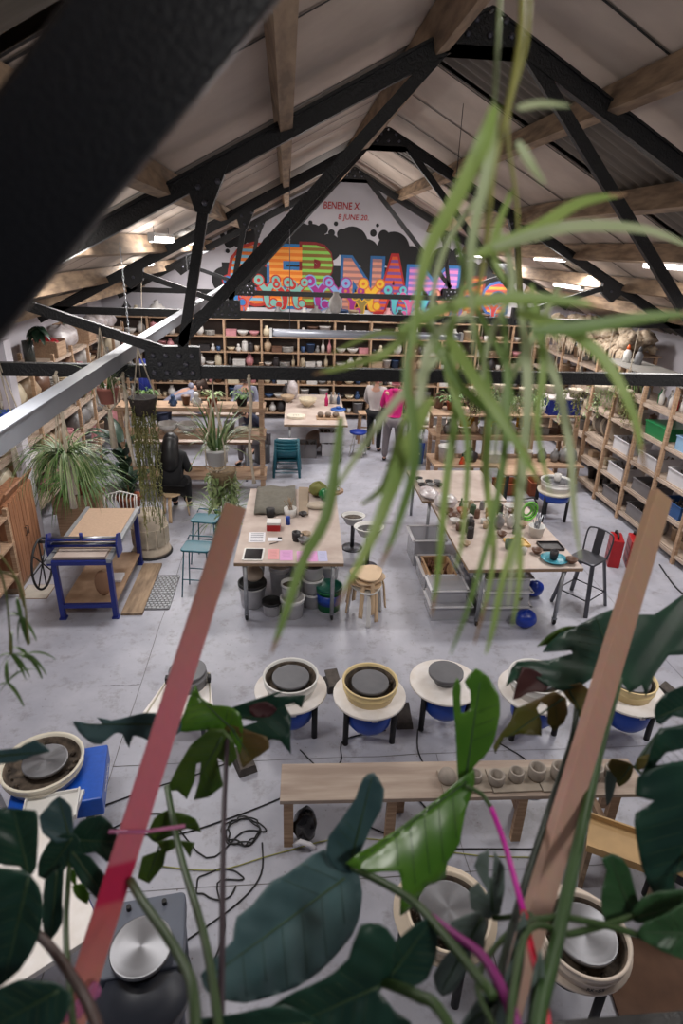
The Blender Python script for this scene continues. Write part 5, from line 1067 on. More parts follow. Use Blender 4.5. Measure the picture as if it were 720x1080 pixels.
# ------------------------------------------------------------------ people
def skinmesh(name, verts, edges, radii, m_, parent, sub=2, root=0):
    me = bpy.data.meshes.new(name); me.from_pydata([tuple(v) for v in verts], edges, []); o = bpy.data.objects.new(name, me); COL.objects.link(o)
    o.modifiers.new('skin', 'SKIN'); sv = me.skin_vertices[0].data
    for i, r in enumerate(radii): sv[i].radius = r if isinstance(r, tuple) else (r, r); sv[i].use_root = (i == root)
    s = o.modifiers.new('sub', 'SUBSURF'); s.levels = sub; s.render_levels = sub
    me.materials.append(m_); o.modifiers['skin'].use_smooth_shade = True
    if parent is not None: o.parent = parent
    return o
def figure(label, loc, rz, J, top_m, leg_m, shoe_m, hair_m, long_hair=False, group=None, hood=False, skirt=None, scale=1, fat=1.0):
    'J: joints dict in local metres; one continuous skinned body with clothes as children'
    t = thing('person', label, 'person', loc, rz); t.scale = (scale,) * 3
    names = ['pelvis', 'waist', 'chest', 'neck', 'head', 'headtop', 'shL', 'elL', 'wrL', 'haL', 'shR', 'elR', 'wrR', 'haR', 'hipL', 'knL', 'anL', 'toL', 'hipR', 'knR', 'anR', 'toR']
    E_ = [('pelvis', 'waist'), ('waist', 'chest'), ('chest', 'neck'), ('neck', 'head'), ('head', 'headtop'), ('chest', 'shL'), ('shL', 'elL'), ('elL', 'wrL'), ('wrL', 'haL'), ('chest', 'shR'), ('shR', 'elR'), ('elR', 'wrR'), ('wrR', 'haR'), ('pelvis', 'hipL'), ('hipL', 'knL'), ('knL', 'anL'), ('anL', 'toL'), ('pelvis', 'hipR'), ('hipR', 'knR'), ('knR', 'anR'), ('anR', 'toR')]
    Rr = dict(pelvis=(.13, .1), waist=(.11, .085), chest=(.14, .1), neck=.045, head=(.075, .09), headtop=(.06, .07), shL=.055, shR=.055, elL=.038, elR=.038, wrL=.026, wrR=.026, haL=(.03, .018), haR=(.03, .018), hipL=.085, hipR=.085, knL=.055, knR=.055, anL=.036, anR=.036, toL=(.04, .025), toR=(.04, .025))
    ix = {n: i for i, n in enumerate(names)}
    skinmesh('body', [J[n] for n in names], [(ix[a], ix[b]) for a, b in E_], [(r[0] * .88, r[1] * .88) if isinstance(r, tuple) else r * .95 for r in (Rr[n] for n in names)], SKIN, t)
    def sub_(nm, ns, m_, grow, over={}):
        e = [(ns.index(a), ns.index(b)) for a, b in E_ if a in ns and b in ns]
        rad = []
        for n in ns:
            r = over.get(n, Rr[n]); r = r if isinstance(r, tuple) else (r, r); rad.append((r[0] * grow * fat, r[1] * grow * fat))
        return skinmesh(nm, [J[n] for n in ns], e, rad, m_, t)
    sub_('top', ['waist', 'pelvis', 'chest', 'neck', 'shL', 'elL', 'wrL', 'shR', 'elR', 'wrR'], top_m, 1.28, {'wrL': .034, 'wrR': .034, 'pelvis': (.14, .11), 'neck': .062, 'chest': (.16, .115)})
    sub_('trousers', ['pelvis', 'hipL', 'knL', 'anL', 'hipR', 'knR', 'anR'], leg_m, 1.18, {'anL': .045, 'anR': .045})
    for s in 'LR': skinmesh('shoe', [J['an' + s] * 1.0 - Vector((0, 0, .03)), J['to' + s] - Vector((0, 0, .005))], [(0, 1)], [.05, (.045, .03)], shoe_m, t, 1)
    # hand fingers
    for s in 'LR':
        h0, w0 = J['ha' + s], J['wr' + s]; d = (h0 - w0).normalized(); sd = d.cross(Vector((0, 0, 1))); sd = sd.normalized() if sd.length > .1 else Vector((1, 0, 0)); m = MB()
        for k in range(4): a = h0 + sd * (-.024 + .016 * k); m.tube([a, a + d * .035, a + d * (.06 + .01 * (k in (1, 2))) + Vector((0, 0, -.015))], [.009, .008, .006], 6)
        m.tube([w0 + d * .03, h0 - d * .01 + sd * .045, h0 + d * .025 + sd * .05], [.011, .009, .007], 6); m.build('fingers', SKIN, t)
    # face and hair
    hd = J['head']; ht = J['headtop']; upv = (ht - hd).normalized(); fw = J.get('look', Vector((0, 1, 0))); rt_ = fw.cross(upv).normalized()
    m = MB(); m.lathe([(0, -.012), (.012, 0), (0, .014)], tuple(hd + fw * .1), 8)
    for s in (-1, 1): m.lathe([(0, -.03), (.018, 0), (0, .03)], tuple(hd + rt_ * s * .088), 8)
    m.build('nose_and_ears', SKIN, t)
    m = MB(); [m.lathe([(0, -.01), (.01, 0), (0, .01)], tuple(hd + fw * .088 + upv * .03 + rt_ * s * .03), 8) for s in (-1, 1)]; m.tube([hd + fw * .09 - upv * .045 - rt_ * .02, hd + fw * .09 - upv * .045 + rt_ * .02], .005, 5); m.build('eyes_and_mouth', RUB, t)
    hv = [hd + upv * .03 - fw * .02, ht + upv * .02 - fw * .015]; hr = [(.088, .1), (.075, .085)]; he = [(0, 1)]
    if long_hair:
        hr[:] = [(.115, .125), (.105, .1)]
        hv += [hd - fw * .09 - upv * .06, hd - fw * .17 - Vector((0, 0, .22)), hd - fw * .22 - Vector((0, 0, .44))]; hr += [(.14, .13), (.17, .14), (.13, .07)]; he += [(0, 2), (2, 3), (3, 4)]
    else: hv += [hd - fw * .04 - upv * .06]; hr += [(.07, .06)]; he += [(0, 2)]
    if long_hair:
        m = MB(); c_ = hd + upv * .03 - fw * .03
        m.lathe([(.122 * sin(pi * k / 10), -.135 * cos(pi * k / 10)) for k in range(11)], tuple(c_), 20)
        m.tube(smoothpts([c_ + upv * .05, c_ - fw * .05 - upv * .06, c_ - fw * .1 - Vector((0, 0, .2)), c_ - fw * .13 - Vector((0, 0, .36)), c_ - fw * .14 - Vector((0, 0, .46))], 4), [.08, .1, .115, .12, .125, .13, .135, .14, .145, .15, .15, .145, .135, .12, .1, .07, .03], 16)
        m.build('hair', hair_m, t)
    else: skinmesh('hair', hv, he, hr, hair_m, t)
    if hood: skinmesh('hood', [J['neck'] - fw * .07 - Vector((.07, 0, .01)), J['neck'] - fw * .1 - Vector((0, 0, .03)), J['neck'] - fw * .07 + Vector((.07, 0, -.01))], [(0, 1), (1, 2)], [.05, .06, .05], top_m, t)
    return t
V = Vector
def stand(lean=0, armz=1.1, armf=.3, spread=0):
    return dict(pelvis=V((0, 0, .93)), waist=V((0, lean * .3, 1.08)), chest=V((0, lean * .8, 1.3)), neck=V((0, lean * 1.2, 1.48)), head=V((0, lean * 1.5 + .02, 1.6)), headtop=V((0, lean * 1.6 + .02, 1.68)),
        shL=V((-.19, lean, 1.4)), elL=V((-.25, lean + .02, 1.14)), wrL=V((-.22, lean + armf, armz)), haL=V((-.2, lean + armf + .08, armz)), shR=V((.19, lean, 1.4)), elR=V((.25, lean + .02, 1.14)), wrR=V((.22, lean + armf, armz)), haR=V((.2, lean + armf + .08, armz)),
        hipL=V((-.1, 0, .86)), knL=V((-.11 - spread, .02, .48)), anL=V((-.12 - spread, -.02, .08)), toL=V((-.13 - spread, .13, .03)), hipR=V((.1, 0, .86)), knR=V((.11 + spread, .02, .48)), anR=V((.12 + spread, -.02, .08)), toR=V((.13 + spread, .13, .03)))
PINK = mat('pink_cotton', (206, 30, 122), .85, 0, var=.15, bump=.2); GTR = mat('grey_trouser', (120, 112, 116), .85, 0, var=.15)
HAIRB = mat('hair_brown', (62, 44, 36), .6); BLK = mat('black_cloth', (20, 20, 24), .85, 0, var=.3); HAIRK = mat('hair_black', (14, 12, 14), .45)
GHOOD = mat('grey_hoodie', (140, 142, 162), .85, 0, var=.15); NVJ = mat('navy_jacket', (42, 48, 72), .8); BEIGE = mat('beige_top', (188, 180, 178), .85)
figure('person seen from behind in a bright pink hooded top and grey trousers', (2.17, 12.05, 0), -.25, stand(.06, 1.05, .3, .02), PINK, GTR, RUB, mat('hair_auburn', (122, 52, 58), .6), hood=True, scale=1.03, fat=1.16)
figure('person in a pale grey top and black trousers facing the pink-topped one', (1.88, 12.75, 0), -.5, stand(.02, 1.0, .2), BEIGE, BLK, RUB, mat('hair_auburn2', (150, 84, 70), .6), scale=.99)
J = stand(.0); J.update(waist=V((0, .16, 1.05)), chest=V((0, .42, 1.2)), neck=V((0, .6, 1.27)), head=V((0, .72, 1.3)), headtop=V((0, .8, 1.33)), shL=V((-.18, .5, 1.2)), elL=V((-.24, .5, .95)), wrL=V((-.2, .7, .86)), haL=V((-.18, .77, .85)), shR=V((.18, .5, 1.2)), elR=V((.24, .5, .95)), wrR=V((.2, .7, .86)), haR=V((.18, .77, .85)), look=V((0, .5, -.85)).normalized())
figure('person in a grey hooded top bending over a table beyond the plant shelf', (-2.5, 12.1, 0), -1.2, J, GHOOD, NVJ, RUB, HAIRB, hood=True, scale=1.12)
figure('person in a grey-blue shirt standing beyond the tall post of the plant shelf', (-.85, 12.6, 0), 2.9, stand(.03), GHOOD, GTR, RUB, HAIRB, scale=1.0)
def seated(h):
    return dict(pelvis=V((0, 0, h + .1)), waist=V((0, .03, h + .25)), chest=V((0, .08, h + .46)), neck=V((0, .1, h + .62)), head=V((0, .14, h + .74)), headtop=V((0, .16, h + .82)), shL=V((-.18, .08, h + .55)), elL=V((-.24, .12, h + .3)), wrL=V((-.18, .35, h + .3)), haL=V((-.16, .43, h + .3)), shR=V((.18, .08, h + .55)), elR=V((.24, .12, h + .3)), wrR=V((.18, .35, h + .3)), haR=V((.16, .43, h + .3)),
        hipL=V((-.09, .05, h + .08)), knL=V((-.11, .44, h + .05)), anL=V((-.11, .42, .08)), toL=V((-.12, .56, .03)), hipR=V((.09, .05, h + .08)), knR=V((.11, .44, h + .05)), anR=V((.11, .42, .08)), toR=V((.12, .56, .03)))
figure('person with long black hair in black, seated on a birch stool with back turned', (-1.83, 9.2, 0), -.1, seated(.46), BLK, BLK, RUB, HAIRK, long_hair=True, scale=1.02, fat=1.3)
t = frosta((-1.83, 9.2, 0), .4, BIRCH, BIRCH, 'birch stool under the person in black', group='seating of the person in black'); del t['group']
J = seated(.42); J.update(chest=V((0, .2, .9)), neck=V((0, .36, 1.0)), head=V((0, .46, 1.06)), headtop=V((0, .54, 1.1)), shL=V((-.18, .25, .93)), shR=V((.18, .25, .93)), look=V((0, .7, -.7)).normalized())
figure('person in a navy jacket and grey trousers seated with back bent by the far table', (-.52, 12.0, 0), -.9 + 3.14, J, NVJ, GTR, RUB, HAIRB, scale=1.05)
m = MB(); m.cyl((0, 0, 0), .16, .42, 20); tag(m.build('drum_seat', GREY, loc=(-.52, 12.0, 0), bevel=.01), 'grey drum seat under the person in the navy jacket', 'stool')
# table beyond plant shelf
worktable('pale plywood table beyond the plant shelf, where people bend over their work', (-1.6, 13.1, 0), 2.2, .8, .8, 0, wheels=False)
worktable('plywood table just behind the plant shelf in front of the seated person', (-1.75, 11.15, 0), 2.2, .7, .78, 0, wheels=False)
random.seed(50)
for k in range(16):
    kind = random.choice(['bowl', 'cup', 'vase', 'box', 'stack', 'jar', 'tray']); c = random.choice(['white', 'white', 'sand', 'cream', 'grey', 'brown'])
    pot(kind, c, (-2.72 + .27 * (k % 8), 11.05 + .3 * (k // 8), .781), '%s %s, %s in the %s row of the table behind the plant shelf' % (c, {'stack': 'plate stack'}.get(kind, kind), ORD[k % 8], ('front', 'rear')[k // 8]), 'work on the table behind the plant shelf', .8)
for k in range(8):
    kind = random.choice(['bowl', 'cup', 'vase', 'jar']); c = random.choice(['white', 'sand', 'cream', 'grey'])
    pot(kind, c, (-2.5 + .26 * k, 13.1, .801), '%s %s, %s along the table of the bending person' % (c, kind, ORD[k]), 'work on the bending person\'s table', 1)
t = thing('hanging_cloth', 'royal blue cloth hanging from a cord beyond the plant shelf', 'cloth', (-2.75, 12.0, 2.05))
m = MB(); n = 8; vs = [(-.12 + .03 * i, .02 * sin(i * 2.2), z) for i in range(9) for z in (0, -.95)]; m.add(vs, [(2 * i, 2 * i + 1, 2 * i + 3, 2 * i + 2) for i in range(8)], True); m.build('cloth', NAVY, t, solid=.01)
m = MB(); m.tube([(0, 0, -.02), (.14, 0, roofz(-2.6) - 2.15)], .005, 5); m.build('cord', ROPE, t)
# more clutter on the crowded table
random.seed(91)
for k in range(30):
    a = k % 6; b = k // 6; kind = random.choice(['cup', 'bowl', 'jar', 'vase', 'mug', 'bottle', 'bowl']); c = random.choice(['dark', 'grey', 'green', 'brown', 'white', 'sand', 'terracotta', 'dark', 'white'])
    pot(kind, c, R(2.2 + a * .175 + random.uniform(-.03, .03), 7.02 + b * .15 + random.uniform(-.02, .02)), '%s %s in the far crowd of glaze pots, %s row, %s from the crate side' % (c, kind, ORD[b], ORD[a]), 'glaze pots crowding the far half of the table', random.uniform(.62, .9))
# ------------------------------------------------------------------ pottery wheels
def head_disc(m, z, r, c=(0, 0)):
    m.lathe([(0, z - .03), (r * .98, z - .03), (r, z - .024), (r, z)] + [(r * q, z + (.0012 if k % 2 else 0)) for k, q in enumerate((.97, .93, .88, .84, .78, .74, .68, .63, .57, .52, .46, .4, .34, .28, .22, .16, .1))] + [(0, z + .001)], (c[0], c[1], 0), 40)
HEADM = mat('wheel_alloy', (150, 150, 154), .38, .75, var=.15, scale=2)
_nt = HEADM.node_tree; _b = _nt.nodes['Principled BSDF']; _b.inputs['Anisotropic'].default_value = .7; _b.inputs['Roughness'].default_value = .42; _b.inputs['Metallic'].default_value = .85
_tg = _nt.nodes.new('ShaderNodeTangent'); _tg.direction_type = 'RADIAL'; _tg.axis = 'Z'; _nt.links.new(_tg.outputs[0], _b.inputs['Tangent'])
HEADG = mat('wheel_grey', (108, 108, 112), .5, .3, var=.2, scale=6)
CREAM2 = mat('pan_yellowed', (224, 200, 146), .45, 0, var=.12)
TBL = mat('wheel_table_top', (246, 242, 240), .5, 0, col2=(228, 220, 212), scale=5)
def splash(t, z, r, m_, h=.12, dirt=CLAY, c=(0, 0)):
    m = MB(); m.lathe([(0, z), (r * .9, z), (r, z + h * .55), (r * 1.02, z + h * .56), (r * 1.02, z + h * .62), (r * 1.0, z + h * .62), (r * 1.03, z + h), (r * 1.06, z + h + .004), (r * 1.06, z + h + .01), (r * .98, z + h + .008), (r * .94, z + h * .55), (r * .87, z + .02), (0, z + .02)], (c[0], c[1], 0), 44); p = m.build('splash_pan', m_, t)
    m = MB(); m.lathe([(0, z + .03), (r * .86, z + .034), (r * .9, z + h * .5), (r * .935, z + h * .82), (r * .96, z + h * .9), (r * .95, z + h * .9), (r * .92, z + h * .8), (r * .86, z + h * .45), (r * .8, z + .045), (0, z + .04)], (c[0], c[1], 0), 44)
    m.build('clay_residue', dirt, p)
    m = MB(); rr = random.Random(int(r * 1000 + z * 77 + len(t.name)))
    for k in range(16): a = rr.uniform(0, 6.28); q = r * rr.uniform(.74, .88); m.lathe([(0, 0), (rr.uniform(.01, .026), .006), (0, .024)], (c[0] + q * cos(a), c[1] + q * sin(a), z + .05 + .02 * (k % 3)), 6)
    m.build('clay_crumbs', dirt, p)
def round_wheel(loc, rz, label, pan=CREAM, pr=.235, r=.325, h=.46, text=None, skirt=BLUE, head=HEADG, hr=.165, phase=.5, tag_=False):
    t = thing('pottery_wheel', label, 'pottery wheel', loc, rz, 'round-topped wheels')
    m = MB(); m.lathe([(0, h - .03), (r * .97, h - .03), (r, h - .022), (r, h - .004), (r * .985, h), (0, h)], n=48); m.build('table', TBL, t)
    m = MB(); m.lathe([(0, h - .3), (.16, h - .3), (.195, h - .25), (.215, h - .03)], (0, -.04, 0), n=32); m.build('motor_housing', skirt, t)
    m = MB(); m.box((.02, -.25, h - .09), (.05, .004, .03)); m.build('rating_label', PAPER, t)
    for k in range(3):
        a = phase + k * 2 * pi / 3; m = MB(); m.lathe([(.026, 0), (.026, h - .03)], (.245 * cos(a), .245 * sin(a), 0), 12); m.build('leg', RUB, t)
    z = h
    if pan is not None: splash(t, h, pr, pan, .14)
    m = MB(); head_disc(m, h + (.135 if pan is not None else .11), hr); m.build('wheel_head', head, t)
    m = MB(); m.cyl((0, 0, h), .04 if pan is not None else .1, .1); m.build('shaft', STEEL, t)
    if text: text_mesh(text, -.05, h - .027, .05, h - .004, RUB, t, 'lettering', .0006, .01, -r - .001)
    return t
PH = pi / 2
round_wheel((.02, 4.38, 0), 0, 'round white pottery wheel with a muddy white pan, near the centre table', WHITE, phase=PH)
round_wheel((.72, 4.28, 0), 0, 'round white pottery wheel with a yellowed splash pan over a blue housing', CREAM2, phase=PH)
t = round_wheel((1.44, 4.42, 0), .2, 'round white pottery wheel without a pan, its grey bat tipped', None, phase=PH - .2, hr=.16)
round_wheel((2.24, 4.28, 0), .1, 'round white pottery wheel mostly hidden behind the drooping brown leaf', WHITE, phase=PH)
round_wheel((3.1, 4.2, 0), .0, 'round white pottery wheel with a cream pan under the stake\'s big leaf', CREAM2, text='SHIMPO', phase=PH, pr=.21)
LIDP = mat('pan_beige', (224, 208, 186), .5, 0, var=.12)
def big_wheel(loc, rz, label, c, text='RK-55', h=.46):
    t = thing('pottery_wheel', label, 'pottery wheel', loc, rz, 'beige wheels below the mezzanine')
    m = MB(); m.lathe([(0, h - .03), (.3, h - .03), (.31, h - .02), (.31, h), (0, h)], (0, .08, 0), 44); m.build('table', c, t)
    splash(t, h, .235, c, h=.14)
    m = MB(); head_disc(m, h + .15, .175); m.build('wheel_head', HEADM, t)
    m = MB(); m.cyl((0, 0, h), .1, .115, 24); m.build('shaft_cone', WHITE, t)
    m = MB(); m.lathe([(0, h - .25), (.15, h - .25), (.18, h - .03)], (0, .06, 0), 30); m.build('motor_housing', DGREY, t)
    for k in range(3): a = -PH + .35 + k * 2 * pi / 3; m = MB(); m.lathe([(.026, 0), (.026, h - .02)], (.24 * cos(a), .06 + .24 * sin(a), 0), 12); m.build('leg', RUB, t)
    # lettering wraps the pan front
    for i, ch in enumerate(text):
        if ch == '-': a0 = .03
        a = -PH + (i - 2) * .085
        o = text_mesh(ch, -.009, h + .02, .009, h + .045, RUB, t, 'lettering', .0006, .01, 0) if ch != '-' else text_mesh(ch, -.006, h + .031, .006, h + .035, RUB, t, 'lettering', .0006, .01, 0)
        o.location = (.2295 * cos(a), .2295 * sin(a), 0); o.rotation_euler = (0, 0, a + PH)
    return t
big_wheel((.92, 2.24, 0), -.15, 'beige pottery wheel under the grey slit leaves, lettered RK-55', LIDP)
big_wheel((1.66, 2.06, 0), -.1, 'beige pottery wheel behind the near wooden stake, lettered RK-55', mat('pan_beige2', (228, 212, 196), .5))
# wheel at the far right
t = big_wheel((2.75, 2.62, 0), .3, 'brownish pottery wheel at the right edge behind the dark leaves', mat('tan_pan', (176, 146, 104), .5), text='')
m = MB(); m.prism([(-.3, -.35), (.28, -.3), (.3, .3), (-.22, .42)], 0, .02); tag(m.build('cardboard_sheet', mat('brown_card', (112, 82, 64), .85, 0, var=.3), loc=(2.2, 2.0, .002)), 'brown cardboard sheet lying on the floor by the beige wheel', 'cardboard')
t = thing('seat_board', 'angled tan wooden tray seat between the beige wheels and the bench', 'seat', (2.3, 2.72, 0), -.5)
m = MB(); m.box((0, 0, .4), (.5, .28, .02)); m.build('seat', mat('tan_ply', (186, 152, 104), .6), t); m = MB(); m.box((0, -.14, .42), (.5, .015, .06)); m.box((0, .14, .42), (.5, .015, .06)); m.build('lip', mat('tan_ply', (186, 152, 104), .6), t)
for sx in (-1, 1): m = MB(); m.box((sx * .22, 0, .195), (.03, .24, .39)); m.build('leg', OLDWOOD, t)
# far wheel with tub, right back
t = thing('pottery_wheel', 'white-tubbed pottery wheel with a blue skirt by the rough pine unit', 'pottery wheel', (4.42, 9.05, 0))
m = MB(); m.lathe([(0, .5), (.28, .5), (.29, .52), (.29, .54), (0, .54)], n=36); m.build('table', CREAM, t)
m = MB(); m.lathe([(0, .38), (.24, .38), (.26, .5)], n=30); m.build('motor_housing', BLUE, t)
splash(t, .54, .25, WHITE, .16, GREY)
m = MB(); head_disc(m, .68, .14); m.build('wheel_head', HEADG, t); m = MB(); m.cyl((0, 0, .54), .04, .12); m.build('shaft', STEEL, t)
for k in range(3): a = PH + k * 2 * pi / 3; m = MB(); m.lathe([(.026, 0), (.026, .5)], (.23 * cos(a), .23 * sin(a), 0), 12); m.build('leg', RUB, t)
pot('cup', 'white', (4.42, 9.05, .683), 'white cup standing on the white-tubbed wheel\'s head', s=1.3)
t = thing('tray_table', 'dark-legged table with a pine top behind the white-tubbed wheel', 'table', (4.15, 9.75, 0)); m = MB(); m.box((0, 0, .62), (.9, .5, .03)); m.build('tabletop', WOODX, t)
for sx in (-1, 1):
    for sy in (-1, 1): m = MB(); m.box((sx * .38, sy * .2, .3), (.05, .05, .6)); m.build('leg', RUB, t)
# splash-tray wheel (behind the near stake)
t = thing('pottery_wheel', 'low wheel on a cream flared tray, behind the pink stake', 'pottery wheel', (-.9, 4.5, 0))
m = MB(); m.prism([(-.3, -.42), (.22, -.42), (.27, -.38), (.17, .12), (.12, .2), (-.12, .2), (-.19, .12), (-.33, -.36)], .42, .45); m.build('tray', TBL, t, bevel=.006)
m = MB(); m.tube([(-.3, -.41, .455), (.24, -.41, .455), (.17, .13, .455), (-.18, .13, .455), (-.3, -.41, .455)], .008, 6); m.build('tray_rim', CREAM, t)
m = MB(); m.lathe([(0, .45), (.16, .45), (.165, .53), (.17, .535), (.17, .55), (.0, .55)], n=36); m.build('pan', GREY, t)
m = MB(); head_disc(m, .6, .165); m.build('wheel_head', HEADG, t)
m = MB(); [m.box((s * .185, 0, .5), (.03, .05, .06)) for s in (-1, 1)]; m.build('clip', RUB, t)
for x, y in ((-.22, -.34), (.16, -.34), (0, .12)): m = MB(); m.lathe([(.02, 0), (.02, .42)], (x, y, 0), 10); m.build('leg', GUN, t)
# blue square wheel
t = thing('pottery_wheel', 'blue-bodied pottery wheel with a wide muddy cream pan, left of the pink stake', 'pottery wheel', (-1.72, 3.42, 0), .18)
BL2 = mat('wheel_blue', (22, 84, 186), .35, 0, var=.15, scale=30)
m = MB(); m.box((.06, 0, .42), (.62, .52, .16)); m.build('body', BL2, t, bevel=.012)
for x, y in ((-.2, -.2), (.26, -.2), (-.2, .2), (.26, .2)): m = MB(); m.lathe([(.028, 0), (.028, .36)], (x, y, 0), 12); m.build('leg', RUB, t)
splash(t, .5, .27, CREAM, .12, c=(-.05, .06)); 
m = MB(); head_disc(m, .63, .155, (-.03, .06)); m.build('wheel_head', HEADM, t); m = MB(); m.cyl((-.03, .06, .5), .1, .1, 24); m.build('shaft', RUB, t)
m = MB(); m.prism([(-.12, -.42), (.2, -.44), (.25, -.18), (-.12, -.18)], .5, .53); [m.box(c, d, .0) for c, d in (((.04, -.43, .54), (.32, .012, .05)), ((.04, -.19, .54), (.34, .012, .03)), ((-.12, -.3, .54), (.012, .24, .04)), ((.22, -.3, .54), (.012, .24, .04)))]; m.build('tool_tray', WHITE, t)
m = MB(); m.tube([(.372, -.13 + .0075 * k, .42 + .014 * sin(k * 1.1) * (1 - .3 * (k % 3))) for k in range(36)], .003, 4); m.build('lettering', PAPER, t)
m = MB(); m.box((-.25, -.252, .44), (.1, .004, .06)); m.build('brand_plate', mat('dkgreen', (24, 60, 58), .5), t)
t = thing('stool', 'white slatted plastic stool at the left edge beside the blue wheel', 'stool', (-2.25, 3.3, 0))
m = MB(); m.rbox((0, 0, .5), (.3, .3, .03), .04); m.build('seat', WHITE, t, bevel=.005)
for sx in (-1, 1):
    for sy in (-1, 1): m = MB(); m.beam((sx * .12, sy * .12, .49), (sx * .16, sy * .16, 0), .04, .03); m.build('leg', WHITE, t)
m = MB(); [m.beam((-.14, s * .14, .25), (.14, s * .14, .25), .02, .02) for s in (-1, 1)]; m.build('rail', WHITE, t)
# grey wheel bottom left
t = thing('pottery_wheel', 'grey moulded pottery wheel with a bright alloy head, at the foot of the pink stake', 'pottery wheel', (-.8, 2.15, 0), .12)
GW = mat('grey_moulding', (92, 98, 112), .45, 0, var=.12)
m = MB(); m.rbox((0, .12, .46), (.44, .42, .12), .03); m.build('body', GW, t, bevel=.012)
m = MB(); m.lathe([(0, .3), (.24, .3), (.26, .4), (.26, .44), (.2, .45), (.18, .5), (0, .5)], (0, -.1, 0), 36); m.build('front_basin', mat('dark_basin', (48, 52, 62), .4), t)
m = MB(); head_disc(m, .6, .165); m.build('wheel_head', HEADM, t); m = MB(); m.cyl((0, 0, .5), .13, .08, 28); m.build('shaft_cone', RUB, t)
m = MB(); [m.cyl((sx * .1, .27, .52), .014, .03, 10) for sx in (-1, 1)]; m.build('pan_peg', RUB, t)
for x, y in ((-.18, -.15), (.18, -.15), (-.18, .28), (.18, .28)): m = MB(); m.lathe([(.024, 0), (.03, .4)], (x, y, 0), 12); m.build('leg', GW, t)
# long cream board table at left bottom
t = thing('wedging_table', 'cream dusty-topped low table with coloured tape along its edge, bottom left', 'table', (-1.55, 2.45, 0), .6)
m = MB(); m.box((0, 0, .6), (.62, .95, .04)); m.build('tabletop', TBL, t, bevel=.004)
for x in (-.26, .26):
    for y in (-.42, .42): m = MB(); m.box((x, y, .29), (.05, .05, .58)); m.build('leg', WOOD, t)
m = MB(); m.box((.313, 0, .545), (.006, .94, .08)); m.build('apron', GREY, t)
for k, (y, c, l_) in enumerate(((-.38, (190, 30, 80), .1), (-.26, (40, 50, 120), .12), (-.1, (30, 60, 140), .14), (.06, (26, 40, 110), .1), (.3, (28, 28, 34), .16))): m = MB(); m.box((.319, y, .56), (.004, l_, .05)); m.build('tape', mat('tape%d' % k, c, .5), t)
text_o = text_mesh('V', -.02, .54, .02, .58, RUB, t, 'lettering', .0006, .01, 0); text_o.location = (.322, .18, 0); text_o.rotation_euler = (0, 0, PH)
# white perforated tray at very bottom
t = thing('peg_board', 'white perforated board with round wooden bungs, below the blue-grey leaf', 'board', (-.12, 1.6, 0))
m = MB(); m.box((0, 0, .5), (.42, .3, .02)); m.build('board', WHITE, t)
m = MB(); [m.cyl((-.15 + .1 * i, -.09 + .09 * j_, .51), .02, .004 + .018 * ((i + j_) % 3 == 0), 14) for i in range(4) for j_ in range(3)]; m.build('bung', mat('bung', (176, 132, 96), .7), t)
for sx in (-1, 1): m = MB(); m.box((sx * .17, 0, .245), (.03, .24, .49)); m.build('leg', WOOD, t)
# ------------------------------------------------------------------ bench and thrown pots
t = thing('bench', 'long dusty plank bench with trestle ends across the floor behind the wheels', 'bench', (1.3, 3.28, 0), -.03)
m = MB(); m.box((0, 0, .465), (2.72, .34, .035)); m.build('seat', mat('dusty_plank', (180, 164, 150), .8, 0, col2=(150, 132, 120), scale=3, stretch=(.6, 5, 5)), t, bevel=.003)
for x in (-1.3, -.55, .42, 1.12):
    for sy in (-1, 1):
        if x == -1.3 and sy > 0: continue
        m = MB(); m.box((x + (.12 if sy > 0 and x > -1 else 0), sy * .14, .223), (.07, .045, .446)); m.build('leg', WOOD, t)
m = MB(); m.box((1.12, 0, .1), (.05, .28, .06)); m.box((.42, 0, .3), (.05, .26, .06)); m.build('stretcher', WOOD, t)
for k in range(3): 
    m = MB(); m.box((0, 0, .008), (.36, .22, .016)); o = m.build('ware_board', mat('board_grey', (168, 156, 142), .8), loc=(1.3 + k * .37, 3.25 - .011 * k, .484)); tag(o, 'thin grey ware board, %s under the row of thrown pots' % ORD[k], 'board', 'ware boards on the bench')
THR = mat('thrown_clay', (158, 148, 138), .75, 0, var=.2, scale=20)
m = MB(); m.lathe([(0, 0), (.06, 0), (.07, .03), (.055, .07), (.02, .085), (0, .086)], n=24); tag(m.build('clay_ball', THR, loc=(1.17, 3.26, .5)), 'rounded lump of grey clay at the end of the ware boards', 'clay')
for k, (x, y, r, h_) in enumerate(((1.38, 3.25, .052, .06), (1.53, 3.22, .062, .075), (1.69, 3.24, .056, .08), (1.85, 3.25, .064, .1), (2.02, 3.24, .064, .11), (2.16, 3.24, .05, .1), (2.3, 3.23, .055, .09), (2.42, 3.23, .05, .09))):
    m = MB(); m.lathe([(0, 0), (r * .9, 0), (r, h_ * .3), (r * .98, h_), (r * .92, h_ + .004), (r * .7, h_), (r * .66, h_ * .3), (0, h_ * .25)], n=24)
    tag(m.build('thrown_pot', THR, loc=(x, y, .5)), 'thrown grey clay cylinder on the bench, %s from the clay lump' % ORD[k], 'pot', 'thrown pots on the bench')
